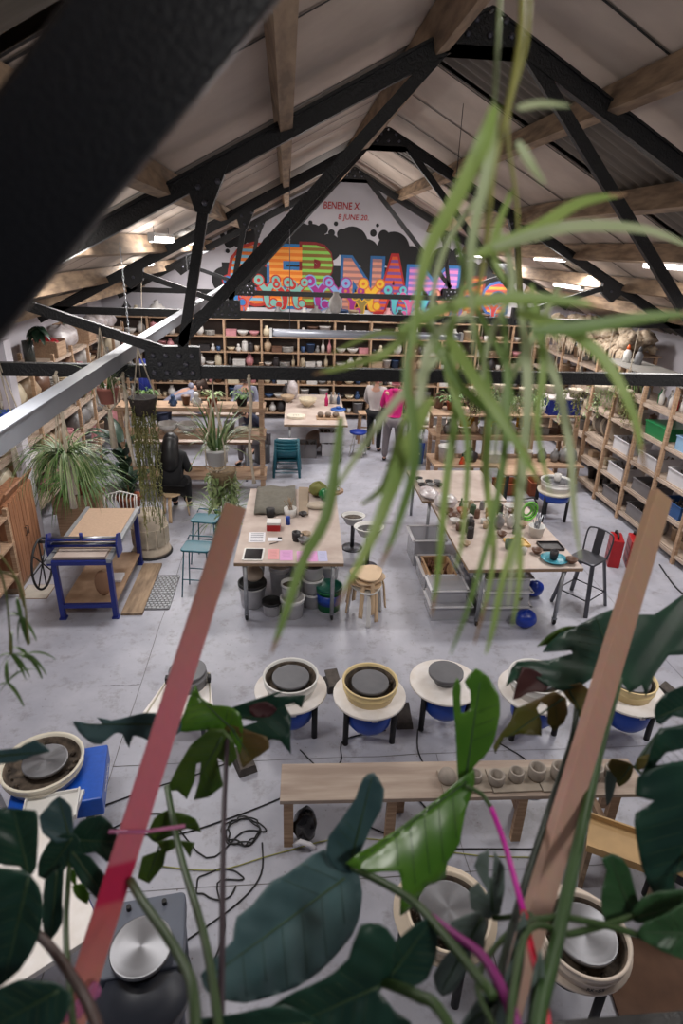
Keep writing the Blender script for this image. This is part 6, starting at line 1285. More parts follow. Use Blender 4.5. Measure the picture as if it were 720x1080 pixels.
# black wrapped motor below the bench
t = thing('foot_pedal', 'black bagged motor with white bits under the near end of the bench', 'pedal', (.12, 3.22, 0), .3)
lump('bag', (0, 0, 0), (.2, .18, .3), mat('black_bag', (26, 24, 26), .2, 0, var=.4, bump=.8), None, None, 95, amp=.28, parent=t)
m = MB(); m.tube([(-.1, -.06, .05), (-.07, -.1, .12), (.0, -.1, .06), (.03, -.11, .02)], .02, 6); m.build('white_bits', PAPER, t)
for k, (x, y) in enumerate(((1.08, 4.42), (.45, 4.95), (-.38, 3.95), (3.85, 4.6))):
    t = thing('foot_pedal', ('dusty grey foot pedal between the pan-less wheel and its yellowed neighbour', 'dusty grey foot pedal beyond the two muddy wheels', 'dusty grey foot pedal by the cable knot', 'dusty grey foot pedal past the cream-panned wheel')[k], 'pedal', (x, y, 0), .2 * k)
    m = MB(); m.box((0, 0, .03), (.16, .22, .06), taper=.9); m.build('base', mat('pedal', (78, 72, 68), .8, 0, var=.4, scale=20), t); m = MB(); m.beam((0, -.1, .07), (0, .1, .13), .13, .02); m.build('treadle', mat('pedal2', (96, 88, 82), .8, 0, var=.4, scale=20), t)
# cables
CAB1 = mat('cable_black', (22, 22, 24), .5); CAB2 = mat('cable_yellow', (150, 150, 84), .5)
rr = random.Random(77)
def cable(label, pts, m_=CAB1, r=.006, coil=0):
    P = [Vector((p[0], p[1], .008)) for p in pts]
    if coil:
        c = P[-1]
        for k in range(coil * 14): a = k * 2 * pi / 14; P.append(c + Vector((.16 * cos(a) * (1 - .01 * k) + rr.uniform(-.02, .02), .11 * sin(a) + rr.uniform(-.02, .02), .004 * (k // 14))))
    m = MB(); m.tube(smoothpts(P, 5), r, 5); tag(m.build('cable', m_), label, 'cable')
cable('black cable looping in a coil beside the bench end', [(-1.4, 3.35), (-1.0, 3.5), (-.6, 3.1), (-.35, 3.3)], coil=3)
cable('black cable running from the blue wheel past the pink stake', [(-1.45, 3.6), (-1.1, 3.75), (-.7, 3.9), (-.3, 4.1)])
cable('second black cable leaving the blue wheel', [(-1.4, 3.4), (-.9, 3.3), (-.4, 3.45), (-.05, 3.6)])
cable('yellow-green cable among the black coils', [(-.9, 3.05), (-.5, 3.0), (-.1, 3.1), (.5, 3.2), (1.4, 3.0), (2.2, 2.95)], CAB2, .005)
cable('black cable running from the bench end towards the camera', [(-.2, 3.2), (-.2, 2.95), (-.35, 2.75), (-.7, 2.5)])
cable('black cable curling between the two muddy wheels', [(.1, 4.1), (.3, 3.85), (.45, 3.95), (.5, 4.2), (.9, 4.3)])
cable('black cable beneath the pan-less wheel', [(1.2, 4.3), (1.15, 4.0), (1.25, 3.7), (1.5, 3.55)])
cable('black cable tangle behind the bench between the white wheels', [(1.9, 4.1), (2.1, 3.85), (2.0, 3.6)], coil=2)
cable('long black cable lying below the bench trestles', [(.6, 3.3), (1.0, 3.1), (1.5, 3.05), (2.3, 3.0), (3.0, 2.9)])
cable('black cable knotted under the middle of the bench', [(1.0, 3.6), (1.15, 3.3), (1.05, 3.1)], coil=2)
cable('thin black cable from the grey wheel', [(-.5, 2.3), (-.42, 2.6), (-.5, 2.9)], coil=1)
# ------------------------------------------------------------------ mezzanine edge with the planter the big plants grow in
m = MB(); m.box((.6, -.08, 2.7), (6.6, 1.04, .14)); struct('floor_mezzanine', m, OLDWOOD, 'mezzanine floor edge below the planter')
t = thing('planter_trough', 'long dark planter of soil on the mezzanine edge below the plants', 'planter', (0.1, .24, 2.77))
m = MB()
for c, d in (((0, 0, .01), (2.6, .3, .02)), ((0, .15, .15), (2.6, .02, .3)), ((0, -.15, .15), (2.6, .02, .3)), ((1.3, 0, .15), (.02, .32, .3)), ((-1.3, 0, .15), (.02, .32, .3))): m.box(c, d)
m.build('trough', DGREY, t); m = MB(); m.box((0, 0, .13), (2.56, .28, .22)); m.build('soil', CLAY, t)

def cv(r, u, c): return (RGT * r + UPV * u - FWD * c).normalized()
def leafmat(name, a, b, vein, back, rough=.35):
    m = bpy.data.materials.new(name); m.use_nodes = True; nt = m.node_tree; N = nt.nodes; L = nt.links; p = N['Principled BSDF']; p.inputs['Roughness'].default_value = rough
    tc = N.new('ShaderNodeTexCoord'); nz = N.new('ShaderNodeTexNoise'); nz.inputs['Scale'].default_value = 9; nz.inputs['Detail'].default_value = 4; L.new(tc.outputs['Object'], nz.inputs['Vector'])
    r = N.new('ShaderNodeValToRGB'); r.color_ramp.elements[0].position = .35; r.color_ramp.elements[1].position = .7; r.color_ramp.elements[0].color = S(*a); r.color_ramp.elements[1].color = S(*b); L.new(nz.outputs['Fac'], r.inputs[0])
    g = N.new('ShaderNodeNewGeometry'); mx = N.new('ShaderNodeMix'); mx.data_type = 'RGBA'; L.new(g.outputs['Backfacing'], mx.inputs[0]); L.new(r.outputs[0], mx.inputs[6]); mx.inputs[7].default_value = S(*back); L.new(mx.outputs[2], p.inputs['Base Color'])
    p.inputs['Subsurface Weight'].default_value = 0
    tr = N.new('ShaderNodeBsdfTranslucent'); tr.inputs['Color'].default_value = S(*[min(255, int(q * 1.35)) for q in back]); ms = N.new('ShaderNodeMixShader'); ms.inputs[0].default_value = .22
    L.new(p.outputs[0], ms.inputs[1]); L.new(tr.outputs[0], ms.inputs[2]); L.new(ms.outputs[0], N['Material Output'].inputs[0]); return m
LD = leafmat('monstera_dark', (34, 66, 58), (52, 92, 73), 0, (50, 74, 34))
LB = leafmat('monstera_blue', (68, 100, 105), (97, 129, 134), 0, (60, 78, 40), .4)
LG = leafmat('monstera_bright', (78, 130, 44), (108, 158, 56), 0, (96, 124, 44), .25)
LY_ = leafmat('monstera_olive', (100, 105, 40), (124, 93, 62), 0, (96, 100, 36), .5)
LS = leafmat('slate_leaf', (100, 117, 115), (124, 141, 134), 0, (84, 96, 84), .5)
VN = mat('vein', (66, 92, 62), .5)
STG = mat('stem_green', (66, 92, 50), .45, 0, var=.3); STD = mat('stem_dark', (58, 56, 44), .5, 0, var=.3); 
def monstera_leaf(pl, base, tip, W, nrm, m_, slits=5, v0=.42, droop=.15, fold=.25, curl=.2, slitw=.3, heart=.22, stem=None, stem_m=None, stem_r=.0045, label=None):
    org = Vector(pl.location); B = at(*base) - org; T = at(*tip) - org
    Y = (T - B); L_ = Y.length; Y.normalize(); Z = nrm - Y * nrm.dot(Y); Z.normalize(); X = Y.cross(Z)
    nt, nv = 72, 9; rr = random.Random(int(base[0] * 7 + tip[1])); m = MB(); vs = []; jig = [rr.uniform(-.12, .12) for _ in range(slits + 2)]
    def pt(t_, v, s):
        cx = W * max(0, sin(pi * min(1, t_ ** .75))) ** .75; cy = L_ * (-heart * sin(pi * min(1, t_ * 2.2)) * (t_ < .4545) + t_ ** 1.3)
        my = L_ * t_ ** 1.15; x = cx * v; y = my + (cy - my) * v ** 1.2; q = y / L_
        ph = t_ * slits
        z = fold * x - droop * L_ * q * q - curl * x * x / W + .006 * sin(2 * pi * ph) * v
        return B + X * (s * x) + Y * y + Z * z
    for s in (-1, 1):
        k0 = len(m.v); vv = [pt(i / nt, j_ / nv, s) for i in range(nt + 1) for j_ in range(nv + 1)]; fs = []
        for i in range(nt):
            t_ = (i + .5) / nt; k = int(t_ * slits); fr = t_ * slits - k + jig[k] * (1 if s > 0 else -1)
            for j_ in range(nv):
                v = (j_ + .5) / nv
                if slits and .12 < t_ < .86 and v > v0 + jig[k] and abs(fr - .5) < slitw * .5 * (.35 + .65 * (v - v0) / (1 - v0)): continue
                if slits and .15 < t_ < .7 and .14 < v < .3 and abs(fr - .95) < .09: continue
                a, b, c, d = i * (nv + 1) + j_, i * (nv + 1) + j_ + 1, (i + 1) * (nv + 1) + j_ + 1, (i + 1) * (nv + 1) + j_
                fs.append((a, b, c, d) if s > 0 else (d, c, b, a))
        m.add(vv, fs, True)
    lf = m.build('leaf', m_, pl)
    if label: lf['label'] = label
    m = MB(); m.tube([pt(i / 12, 0, 1) + Z * .0005 for i in range(12)], [.0028 * (1 - i / 13) for i in range(12)], 5)
    for i in range(1, slits + 2):
        for s in (-1, 1):
            t_ = min(.97, (i - .02) / (slits + 1.2) + .02); m.tube([pt(t_, v, s) + Z * .0004 for v in (.02, .3, .6, .85)], [.0013, .001, .0007, .0004], 4)
    o = m.build('vein', VN, lf); 
    if stem:
        m = MB(); P = [at(*q) - org for q in stem] + [B]; P = smoothpts(P, 6); m.tube(P, [stem_r * (1.3 - .5 * i / len(P)) for i in range(len(P))], 8); m.build('stem', stem_m or STG, pl)
def plant_stem(pl, pts, r, m_, nm='stem'):
    org = Vector(pl.location); P = smoothpts([at(*q) - org for q in pts], 6); m = MB(); m.tube(P, r if not isinstance(r, tuple) else [r[0] + (r[1] - r[0]) * i / (len(P) - 1) for i in range(len(P))], 8); return m.build(nm, m_, pl)
def inside(x, y, P):
    c = False; n = len(P)
    for i in range(n):
        x1, y1 = P[i]; x2, y2 = P[i - 1]
        if (y1 > y) != (y2 > y) and x < (x2 - x1) * (y - y1) / (y2 - y1) + x1: c = not c
    return c
import bmesh
from mathutils.geometry import delaunay_2d_cdt
def leaf(pl, pts, m_, d, mid=None, g=(0, 0), fold=.02, rip=.0016, label=None, veins=True, sm=2):
    """a leaf blade: outline given at its own distance d, tilted by g (metres per 100 px), creased along its midrib, with thickness"""
    org = Vector(pl.location); n = len(pts); P = []
    for i in range(n):
        p0, p1, p2, p3 = [Vector(pts[(i + k) % n]).to_3d() for k in (-1, 0, 1, 2)]
        for k in range(sm): t = k / sm; q = .5 * ((2 * p1) + (-p0 + p2) * t * .8 + (2 * p0 - 5 * p1 + 4 * p2 - p3) * t * t + (-p0 + 3 * p1 - 3 * p2 + p3) * t ** 3); P.append((q.x, q.y))
    cx = sum(p[0] for p in P) / len(P); cy = sum(p[1] for p in P) / len(P)
    if mid is None: 
        far = max(P, key=lambda p: (p[0] - cx) ** 2 + (p[1] - cy) ** 2); mid = ((2 * cx - far[0]) * .8 + cx * .2, (2 * cy - far[1]) * .8 + cy * .2, far[0], far[1])
    bx, by, tx, ty = mid; L_ = max(1, sqrt((tx - bx) ** 2 + (ty - by) ** 2)); ux, uy = (tx - bx) / L_, (ty - by) / L_
    def W(x, y):
        s_ = (x - bx) * ux + (y - by) * uy; w_ = -(x - bx) * uy + (y - by) * ux; a = abs(w_)
        return d + g[0] * (x - cx) / 100 + g[1] * (y - cy) / 100 - fold * min(a, 60) / 40 + .03 * (a / 80) ** 2 + rip * sin((s_ - .7 * a) / 5.5) * min(1, a / 12)
    G = []; x0, x1, y0, y1 = min(p[0] for p in P), max(p[0] for p in P), min(p[1] for p in P), max(p[1] for p in P); st = max(3.5, min(7, (x1 - x0) / 12)); yy = y0; r_ = 0
    while yy < y1:
        xx = x0 + (st / 2 if r_ % 2 else 0)
        while xx < x1:
            if inside(xx, yy, P) and all((xx - p[0]) ** 2 + (yy - p[1]) ** 2 > (st * .5) ** 2 for p in P): G.append((xx, yy))
            xx += st
        yy += st * .87; r_ += 1
    k = len(P); V2 = [Vector(p) for p in P + G]
    ov, oe, of, _, _, _ = delaunay_2d_cdt(V2, [(q, (q + 1) % k) for q in range(k)], [], 1, 1e-4)
    bm = bmesh.new(); bv = [bm.verts.new((v.x, v.y, 0)) for v in ov]
    for f in of:
        cxx = sum(ov[q].x for q in f) / len(f); cyy = sum(ov[q].y for q in f) / len(f)
        if inside(cxx, cyy, P): bm.faces.new([bv[q] for q in f])
    bm.normal_update(); bm.faces.ensure_lookup_table()
    bmesh.ops.recalc_face_normals(bm, faces=bm.faces[:]); bm.faces.ensure_lookup_table()
    if bm.faces[0].normal.z > 0: bmesh.ops.reverse_faces(bm, faces=bm.faces[:])
    for v in bm.verts: v.co = at(v.co.x, v.co.y, W(v.co.x, v.co.y)) - org
    me = bpy.data.meshes.new('leaf'); bm.to_mesh(me); bm.free(); me.materials.append(m_)
    me.polygons.foreach_set('use_smooth', [True] * len(me.polygons)); o = bpy.data.objects.new('leaf', me); COL.objects.link(o); o.parent = pl
    so = o.modifiers.new('solid', 'SOLIDIFY'); so.thickness = .0012
    if label: o['label'] = label
    if veins:
        m = MB(); k = 0; pp = [(bx + ux * L_ * i / 10, by + uy * L_ * i / 10) for i in range(11)]; pp = [p for p in pp if inside(*p, P)]
        if len(pp) > 2: m.tube([at(x, y, W(x, y) - .0012) - org for x, y in pp], [.0022 * (1 - .8 * i / len(pp)) for i in range(len(pp))], 5); k = 1
        for i in range(1, 7):
            for sd in (-1, 1):
                q = []
                for j_ in range(5): a = 2 + j_ * L_ * .09; s_ = L_ * i / 8 + a * .6; x, y = bx + ux * s_ - uy * a * sd, by + uy * s_ + ux * a * sd; q.append((x, y))
                q = [p for p in q if inside(*p, P)]
                if len(q) > 2: m.tube([at(x, y, W(x, y) - .0008) - org for x, y in q], .0004, 4); k = 1
        if k: m.build('vein', VN, o)
    return o
LO = leafmat('olive_leaf', (64, 98, 40), (93, 124, 48), 0, (70, 84, 36), .4)
LM = leafmat('mid_leaf', (52, 93, 60), (72, 110, 69), 0, (60, 80, 40), .4)
MAROON = leafmat('maroon_leaf', (79, 48, 55), (100, 62, 60), 0, (70, 44, 44), .5)
# --- left monstera
pa = thing('monstera', 'dark broad-leaved monstera at the left, its leaves in front of the blue wheel', 'plant', (-.45, .3, 3.0))
leaf(pa, [(41, 861), (50, 851), (62, 840), (75, 851), (77, 869), (75, 884), (60, 889), (45, 879)], LB, .95, (74, 886, 62, 842))
leaf(pa, [(78, 879), (55, 884), (42, 904), (40, 924), (55, 929), (67, 919), (75, 904), (84, 889)], LD, .95, (76, 884, 46, 926))
leaf(pa, [(72, 884), (85, 866), (105, 860), (117, 869), (126, 889), (122, 906), (112, 909), (100, 899), (82, 900)], LD, .96, (74, 886, 124, 888))
leaf(pa, [(74, 896), (95, 904), (112, 926), (121, 941), (117, 958), (100, 946), (82, 926), (73, 909)], LD, .94, (76, 898, 118, 956))
leaf(pa, [(47, 929), (67, 914), (65, 954), (65, 974), (52, 994), (45, 979), (46, 954)], LD, .92, (60, 918, 54, 990))
leaf(pa, [(-14, 853), (37, 855), (40, 869), (38, 914), (30, 926), (20, 914), (-14, 905)], LD, .8, (30, 922, 14, 854))
leaf(pa, [(-22, 918), (25, 918), (40, 934), (46, 959), (40, 989), (20, 1024), (-22, 1042)], LD, .74, (30, 926, 4, 1036))
leaf(pa, [(-22, 1054), (20, 1034), (55, 1036), (75, 1049), (70, 1069), (50, 1092), (-22, 1092)], LD, .66, (70, 1040, -10, 1085))
leaf(pa, [(-12, 792), (20, 789), (37, 781), (53, 793), (35, 797), (15, 804), (-12, 806)], LB, .95, (-10, 798, 52, 793))
leaf(pa, [(74, 915), (80, 924), (80, 935), (76, 931), (73, 922)], LG, 1.0, veins=False)
leaf(pa, [(76, 935), (86, 932), (94, 943), (92, 954), (80, 946)], LG, 1.0, veins=False)
plant_stem(pa, [(140, 1230, .5), (100, 1075, .62), (62, 1010, .72), (40, 985, .78)], .006, mat('stem_brown', (76, 52, 46), .5))
plant_stem(pa, [(90, 1200, .6), (70, 1000, .8), (72, 930, .92), (76, 886, .96)], .004, STG)
# --- monstera at the pink stake
pb = thing('monstera', 'green and bronze monstera around the pink stake, beside the splash-tray wheel', 'plant', (-.25, .3, 3.0))
leaf(pb, [(77, 761), (82, 771), (95, 783), (107, 785), (120, 774), (129, 774), (136, 789), (140, 776), (150, 778), (170, 785), (190, 772), (190, 756), (172, 753), (152, 752), (135, 756), (117, 760), (102, 757), (108, 764), (92, 763)], LB, 1.12, (190, 764, 80, 764), label='blue-green leaf pointing at the blue wheel')
leaf(pb, [(206, 722), (212, 736), (225, 744), (240, 745), (252, 751), (256, 766), (255, 786), (252, 796), (243, 776), (228, 769), (205, 771), (186, 771), (194, 752)], LG, 1.14, (248, 772, 204, 730), label='bright green humped leaf')
leaf(pb, [(222, 768), (200, 787), (187, 809), (175, 834), (187, 834), (197, 843), (205, 824), (207, 806), (212, 804), (210, 824), (204, 844), (220, 841), (235, 829), (232, 814), (229, 799), (242, 809), (250, 799), (246, 779), (236, 769)], LO, 1.12, (238, 770, 200, 838), fold=.01, label='olive-green deeply cut leaf', sm=1)
leaf(pb, [(240, 748), (265, 739), (300, 728), (288, 735), (322, 733), (318, 747), (310, 741), (300, 744), (307, 756), (306, 779), (307, 796), (295, 781), (280, 779), (260, 773), (244, 770), (272, 761), (246, 757)], LD, 1.15, (242, 762, 320, 740), sm=1, label='dark slit leaf with a bronze underside')
leaf(pb, [(262, 745), (280, 740), (292, 748), (284, 756), (268, 756)], MAROON, 1.14, veins=False)
leaf(pb, [(236, 772), (246, 774), (252, 796), (256, 810), (267, 801), (284, 789), (281, 777), (262, 771), (240, 764)], LY_, 1.14, (244, 768, 266, 802), label='bronze leaf below the dark one')
leaf(pb, [(155, 881), (162, 864), (175, 855), (192, 858), (206, 864), (212, 878), (197, 874), (182, 880), (165, 889)], LO, 1.08, (166, 884, 206, 868))
leaf(pb, [(145, 926), (150, 904), (170, 896), (165, 888), (180, 885), (205, 889), (200, 905), (192, 891), (175, 899), (172, 914), (157, 932)], LO, 1.05, (168, 892, 156, 926), sm=1)
plant_stem(pb, [(232, 1150, .62), (234, 1000, .76), (236, 860, .96), (240, 772, 1.14)], .0042, mat('stem_purple', (62, 48, 58), .45))
plant_stem(pb, [(238, 1150, .6), (218, 1000, .75), (190, 900, .95), (176, 830, 1.1)], .0055, STG)
plant_stem(pb, [(205, 1200, .55), (205, 1060, .64), (190, 1010, .7), (150, 950, .8), (138, 930, .86)], .0062, STG)
# --- large centre plant
pc = thing('monstera', 'large blue-green monstera filling the bottom centre in front of the bench', 'plant', (0.05, .3, 3.0))
leaf(pc, [(212, 1029), (225, 1012), (246, 992), (250, 967), (267, 954), (287, 929), (304, 921), (321, 908), (342, 896), (362, 908), (377, 918), (382, 942), (379, 967), (371, 987), (354, 1008), (337, 1025), (312, 1042), (283, 1052), (258, 1058), (233, 1054), (219, 1046)], LB, .88, (380, 914, 214, 1036), (.12, -.05), label='largest blue-green leaf')
leaf(pc, [(344, 902), (346, 883), (358, 867), (375, 842), (383, 821), (394, 815), (405, 833), (402, 854), (390, 875), (379, 902), (370, 922), (354, 917)], LB, .93, (368, 915, 392, 820))
leaf(pc, [(275, 1092), (283, 1064), (312, 1046), (342, 1033), (367, 1012), (380, 975), (400, 975), (417, 992), (412, 1033), (400, 1046), (417, 1067), (432, 1092)], LD, .72, (400, 1040, 300, 1085))
leaf(pc, [(190, 1092), (205, 1076), (250, 1070), (300, 1060), (330, 1075), (330, 1092)], LD, .68, (330, 1080, 200, 1088))
leaf(pc, [(406, 1018), (412, 1000), (429, 983), (452, 968), (462, 983), (460, 1008), (450, 1033), (433, 1042), (412, 1037), (403, 1029)], LD, .74, (408, 1034, 453, 974))
plant_stem(pc, [(560, 1250, .5), (470, 1075, .62), (440, 1050, .66), (406, 1036, .72), (390, 1030, .74)], .006, STG)
plant_stem(pc, [(520, 1050, .62), (450, 965, .75), (420, 940, .82), (372, 915, .9)], .0055, STG)
# --- bright shoot
pd = thing('monstera', 'glossy bright green monstera shoot rising in front of the ware boards', 'plant', (.2, .3, 3.0))
leaf(pd, [(477, 729), (482, 715), (486, 724), (486, 752), (496, 748), (496, 729), (490, 719), (502, 705), (515, 714), (526, 734), (527, 754), (520, 784), (510, 799), (499, 810), (496, 830), (484, 830), (482, 804), (480, 764)], LG, .98, (490, 826, 508, 708), fold=.03, rip=0, label='upright glossy leaf with a loop')
leaf(pd, [(500, 812), (485, 822), (460, 844), (425, 871), (390, 894), (365, 911), (390, 921), (420, 919), (424, 936), (422, 966), (436, 956), (450, 934), (470, 926), (472, 909), (485, 889), (491, 854), (500, 829)], LG, .93, (492, 824, 372, 912), (.06, 0), fold=.035, rip=.0003, label='bright folded leaf catching the light')
m_mag = mat('stem_magenta', (206, 36, 170), .35, 0, var=.1); m_red = mat('stem_red', (222, 22, 62), .35, 0, var=.1)  # pink light on these stems is put into their colour
plant_stem(pd, [(492, 830, .94), (508, 838, .92), (520, 856, .9)], .0035, STG)
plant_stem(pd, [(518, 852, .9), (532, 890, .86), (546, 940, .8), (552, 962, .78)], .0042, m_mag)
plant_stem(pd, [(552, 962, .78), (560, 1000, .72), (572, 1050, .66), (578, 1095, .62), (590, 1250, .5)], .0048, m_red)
plant_stem(pd, [(455, 966, .76), (480, 986, .72), (510, 1010, .68), (535, 1055, .63), (548, 1095, .6), (600, 1220, .5)], (.0035, .0085), mat('stem_violet', (150, 40, 128), .4))  # violet tint also stands in for the pink light
leaf(pd, [(510, 899), (516, 896), (515, 925), (519, 926), (521, 897), (532, 914), (532, 939), (527, 964), (515, 970), (497, 959), (494, 939), (505, 930), (513, 944), (514, 940), (506, 926), (500, 914), (505, 901)], LS, .86, (520, 968, 516, 900), fold=.012, sm=1, label='small slate-grey slit leaf, upper')
leaf(pd, [(457, 1029), (465, 1014), (480, 994), (475, 974), (505, 961), (513, 974), (510, 1004), (505, 1014), (497, 999), (494, 1019), (480, 1044), (467, 1051), (460, 1044)], LS, .8, (508, 968, 466, 1044), fold=.012, label='slate-grey leaf, lower')
plant_stem(pd, [(640, 1250, .5), (520, 1080, .62), (505, 1030, .68), (530, 990, .76), (560, 965, .82), (530, 968, .85), (520, 968, .86)], .0035, STG)
for q, dd in (([(512, 1092), (530, 1040), (545, 985), (552, 960), (556, 975), (552, 1020), (545, 1060), (538, 1092)], .7), ([(480, 1092), (500, 1060), (520, 1038), (530, 1045), (520, 1070), (505, 1092)], .66), ([(556, 1092), (560, 1040), (570, 1000), (575, 1040), (572, 1092)], .66)):
    leaf(pd, q, LS, dd, fold=.02, rip=0)
# --- right monstera
pe = thing('monstera', 'big dark monstera spreading from the right-hand stake over the white wheels', 'plant', (.55, .3, 3.0))
leaf(pe, [(533, 724), (538, 708), (545, 698), (556, 697), (578, 696), (604, 689), (602, 686), (572, 688), (576, 681), (590, 668), (606, 661), (631, 648), (659, 637), (668, 648), (690, 648), (705, 638), (740, 612), (740, 690), (705, 691), (699, 699), (690, 712), (681, 734), (677, 722), (664, 731), (652, 714), (640, 712), (626, 714), (612, 724), (592, 729), (575, 722), (556, 708), (548, 714)], LD, 1.16, (652, 714, 628, 650), (.06, -.12), fold=-.006, rip=.003, label='widest dark leaf', sm=1)
leaf(pe, [(566, 682), (578, 670), (592, 662), (607, 660), (603, 668), (588, 677)], LO, 1.2, veins=False, label='yellow-green leaf edge')
leaf(pe, [(541, 738), (551, 704), (566, 708), (580, 720), (574, 730), (556, 731)], MAROON, 1.14, veins=False)
leaf(pe, [(520, 788), (528, 774), (537, 763), (545, 747), (570, 736), (584, 729), (597, 736), (599, 752), (594, 763), (584, 771), (577, 763), (577, 744), (570, 740), (566, 747), (571, 761), (571, 776), (548, 774), (531, 778), (522, 795)], LY_, 1.12, (594, 736, 526, 784), fold=.01, sm=1, label='bronze and olive underleaf')
leaf(pe, [(592, 728), (612, 720), (629, 738), (621, 757), (613, 765), (608, 747)], LY_, 1.13, (600, 728, 616, 758), fold=.01)
leaf(pe, [(690, 749), (700, 733), (745, 718), (745, 762), (709, 755), (698, 764), (692, 762)], LD, 1.0, (740, 738, 694, 756))
leaf(pe, [(687, 788), (695, 769), (745, 760), (745, 784), (702, 794), (690, 808), (745, 798), (745, 838), (676, 838), (673, 822), (682, 806)], LD, .96, (745, 800, 680, 815), sm=1)
leaf(pe, [(670, 839), (671, 826), (681, 814), (745, 806), (745, 912), (709, 923), (715, 954), (700, 961), (687, 939), (676, 912), (670, 876), (670, 858), (690, 845)], LD, .9, (740, 830, 704, 952))
leaf(pe, [(635, 906), (645, 901), (656, 906), (664, 917), (669, 937), (675, 960), (670, 969), (653, 971), (640, 977), (634, 959), (635, 937), (640, 918)], LM, .82, (668, 970, 644, 906), label='rounded mid-green leaf')
leaf(pe, [(672, 984), (681, 973), (698, 967), (745, 948), (745, 1020), (698, 1003), (680, 993)], LM, .76, (745, 985, 676, 983))
leaf(pe, [(664, 968), (676, 948), (698, 940), (745, 940), (745, 962), (700, 968), (676, 974)], LM, .8, (670, 968, 740, 950))
plant_stem(pe, [(545, 1250, .5), (566, 1080, .62), (585, 1000, .7), (612, 880, .88), (632, 790, 1.02), (652, 716, 1.15)], .0085, mat('stem_midgreen', (58, 92, 44), .45, 0, var=.25))
plant_stem(pe, [(490, 1250, .5), (520, 1060, .66), (548, 950, .82), (580, 850, .96), (603, 780, 1.08), (608, 745, 1.14)], .0052, mat('stem_deep', (30, 46, 34), .4))
plant_stem(pe, [(530, 1250, .5), (548, 995, .7), (580, 968, .74), (620, 972, .76), (660, 982, .77), (700, 996, .77)], .0042, STG)
plant_stem(pe, [(520, 1250, .5), (552, 990, .68), (600, 985, .74), (640, 975, .78), (668, 966, .8)], .0042, STG)
# --- small shoot by the bench end
pf = thing('philodendron', 'small olive-leaved shoot hanging over the far end of the bench', 'plant', (.75, .35, 3.05))
leaf(pf, [(641, 808), (645, 800), (659, 803), (668, 808), (664, 822), (653, 830), (646, 819)], LY_, 1.2, (666, 806, 652, 826), fold=.01)
leaf(pf, [(668, 810), (676, 794), (699, 765), (688, 790), (679, 806)], LS, 1.2, (670, 808, 697, 768), fold=.01)
leaf(pf, [(672, 800), (687, 795), (686, 808), (672, 812)], LY_, 1.19, fold=.01, veins=False)
leaf(pf, [(640, 812), (650, 822), (646, 840), (640, 850), (638, 832)], LS, 1.2, fold=.01, veins=False)
plant_stem(pf, [(760, 1250, .6), (730, 950, .8), (705, 850, 1.1), (668, 808, 1.2)], .0025, STG)
# stakes
def stake(label, bot, top, w_, th, m_, tape=None):
    B, T = at(*bot), at(*top); t = thing('wooden_stake', label, 'stake', tuple(B)); d = T - B; m = MB(); m.beam((0, 0, 0), d, w_, th, (0, 1, 0)); o = m.build('stake', m_, t, bevel=.002)
    return t, B, d
def grad(name, stops, z0, z1):
    m = bpy.data.materials.new(name); m.use_nodes = True; nt = m.node_tree; N = nt.nodes; L = nt.links; p = N['Principled BSDF']; p.inputs['Roughness'].default_value = .7
    tc = N.new('ShaderNodeTexCoord'); sp = N.new('ShaderNodeSeparateXYZ'); L.new(tc.outputs['Object'], sp.inputs[0]); mr = N.new('ShaderNodeMapRange'); mr.inputs[1].default_value = z0; mr.inputs[2].default_value = z1; L.new(sp.outputs[2], mr.inputs[0])
    r = N.new('ShaderNodeValToRGB'); L.new(mr.outputs[0], r.inputs[0]); e = r.color_ramp.elements; e[0].position, e[0].color = stops[0][0], S(*stops[0][1]); e[1].position, e[1].color = stops[-1][0], S(*stops[-1][1])
    for q, c in stops[1:-1]: x = e.new(q); x.color = S(*c)
    nz = N.new('ShaderNodeTexNoise'); nz.inputs['Scale'].default_value = 14; mp = N.new('ShaderNodeMapping'); mp.inputs['Scale'].default_value = (6, 6, .7); L.new(tc.outputs['Object'], mp.inputs[0]); L.new(mp.outputs[0], nz.inputs['Vector'])
    mu = N.new('ShaderNodeMix'); mu.data_type = 'RGBA'; mu.blend_type = 'MULTIPLY'; mu.inputs[0].default_value = .18; L.new(r.outputs[0], mu.inputs[6]); L.new(nz.outputs['Color'], mu.inputs[7]); L.new(mu.outputs[2], p.inputs['Base Color']); return m
b1, t1 = (40, 1190, .80), (248, 534, 1.02); zz = at(*t1).z - at(*b1).z
st, B, d = stake('wooden batten stake coloured pink down its length, leaning across the left side', b1, t1, .037, .018, grad('stake_pink', [(0, (216, 160, 140)), (0.175, (224, 150, 136)), (0.314, (222, 104, 110)), (0.323, (212, 30, 84)), (0.375, (214, 34, 88)), (0.383, (224, 116, 134)), (0.631, (218, 122, 136)), (0.839, (196, 136, 124)), (1, (196, 150, 126))], 0, zz))  # colour runs from tan at the top through pink to a red band
m = MB(); m.tube([d * 0.428 + RGT * -.03 - FWD * .02, d * 0.428 + RGT * .02 - FWD * .02, d * 0.428 + RGT * .075 + UPV * -.002], .0035, 6, flat=.4); m.build('pink_tie', mat('pink_ribbon', (206, 120, 170), .3, 0, alpha=.7), st)
m = MB(); q = d * 0.202 - FWD * .02; m.tube(smoothpts([q + Vector((.03, -.01, .02)), q + Vector((0, -.03, 0)), q + Vector((-.04, -.01, -.03)), q + Vector((-.1, -.02, -.1))], 5), [.008, .012, .009] * 5 + [.005], 6, flat=.4); m.build('pink_film', mat('pink_film', (206, 110, 170), .25, 0, alpha=.5), st)
b2, t2 = (497, 1190, .80), (697, 522, 1.12); zz = at(*t2).z - at(*b2).z
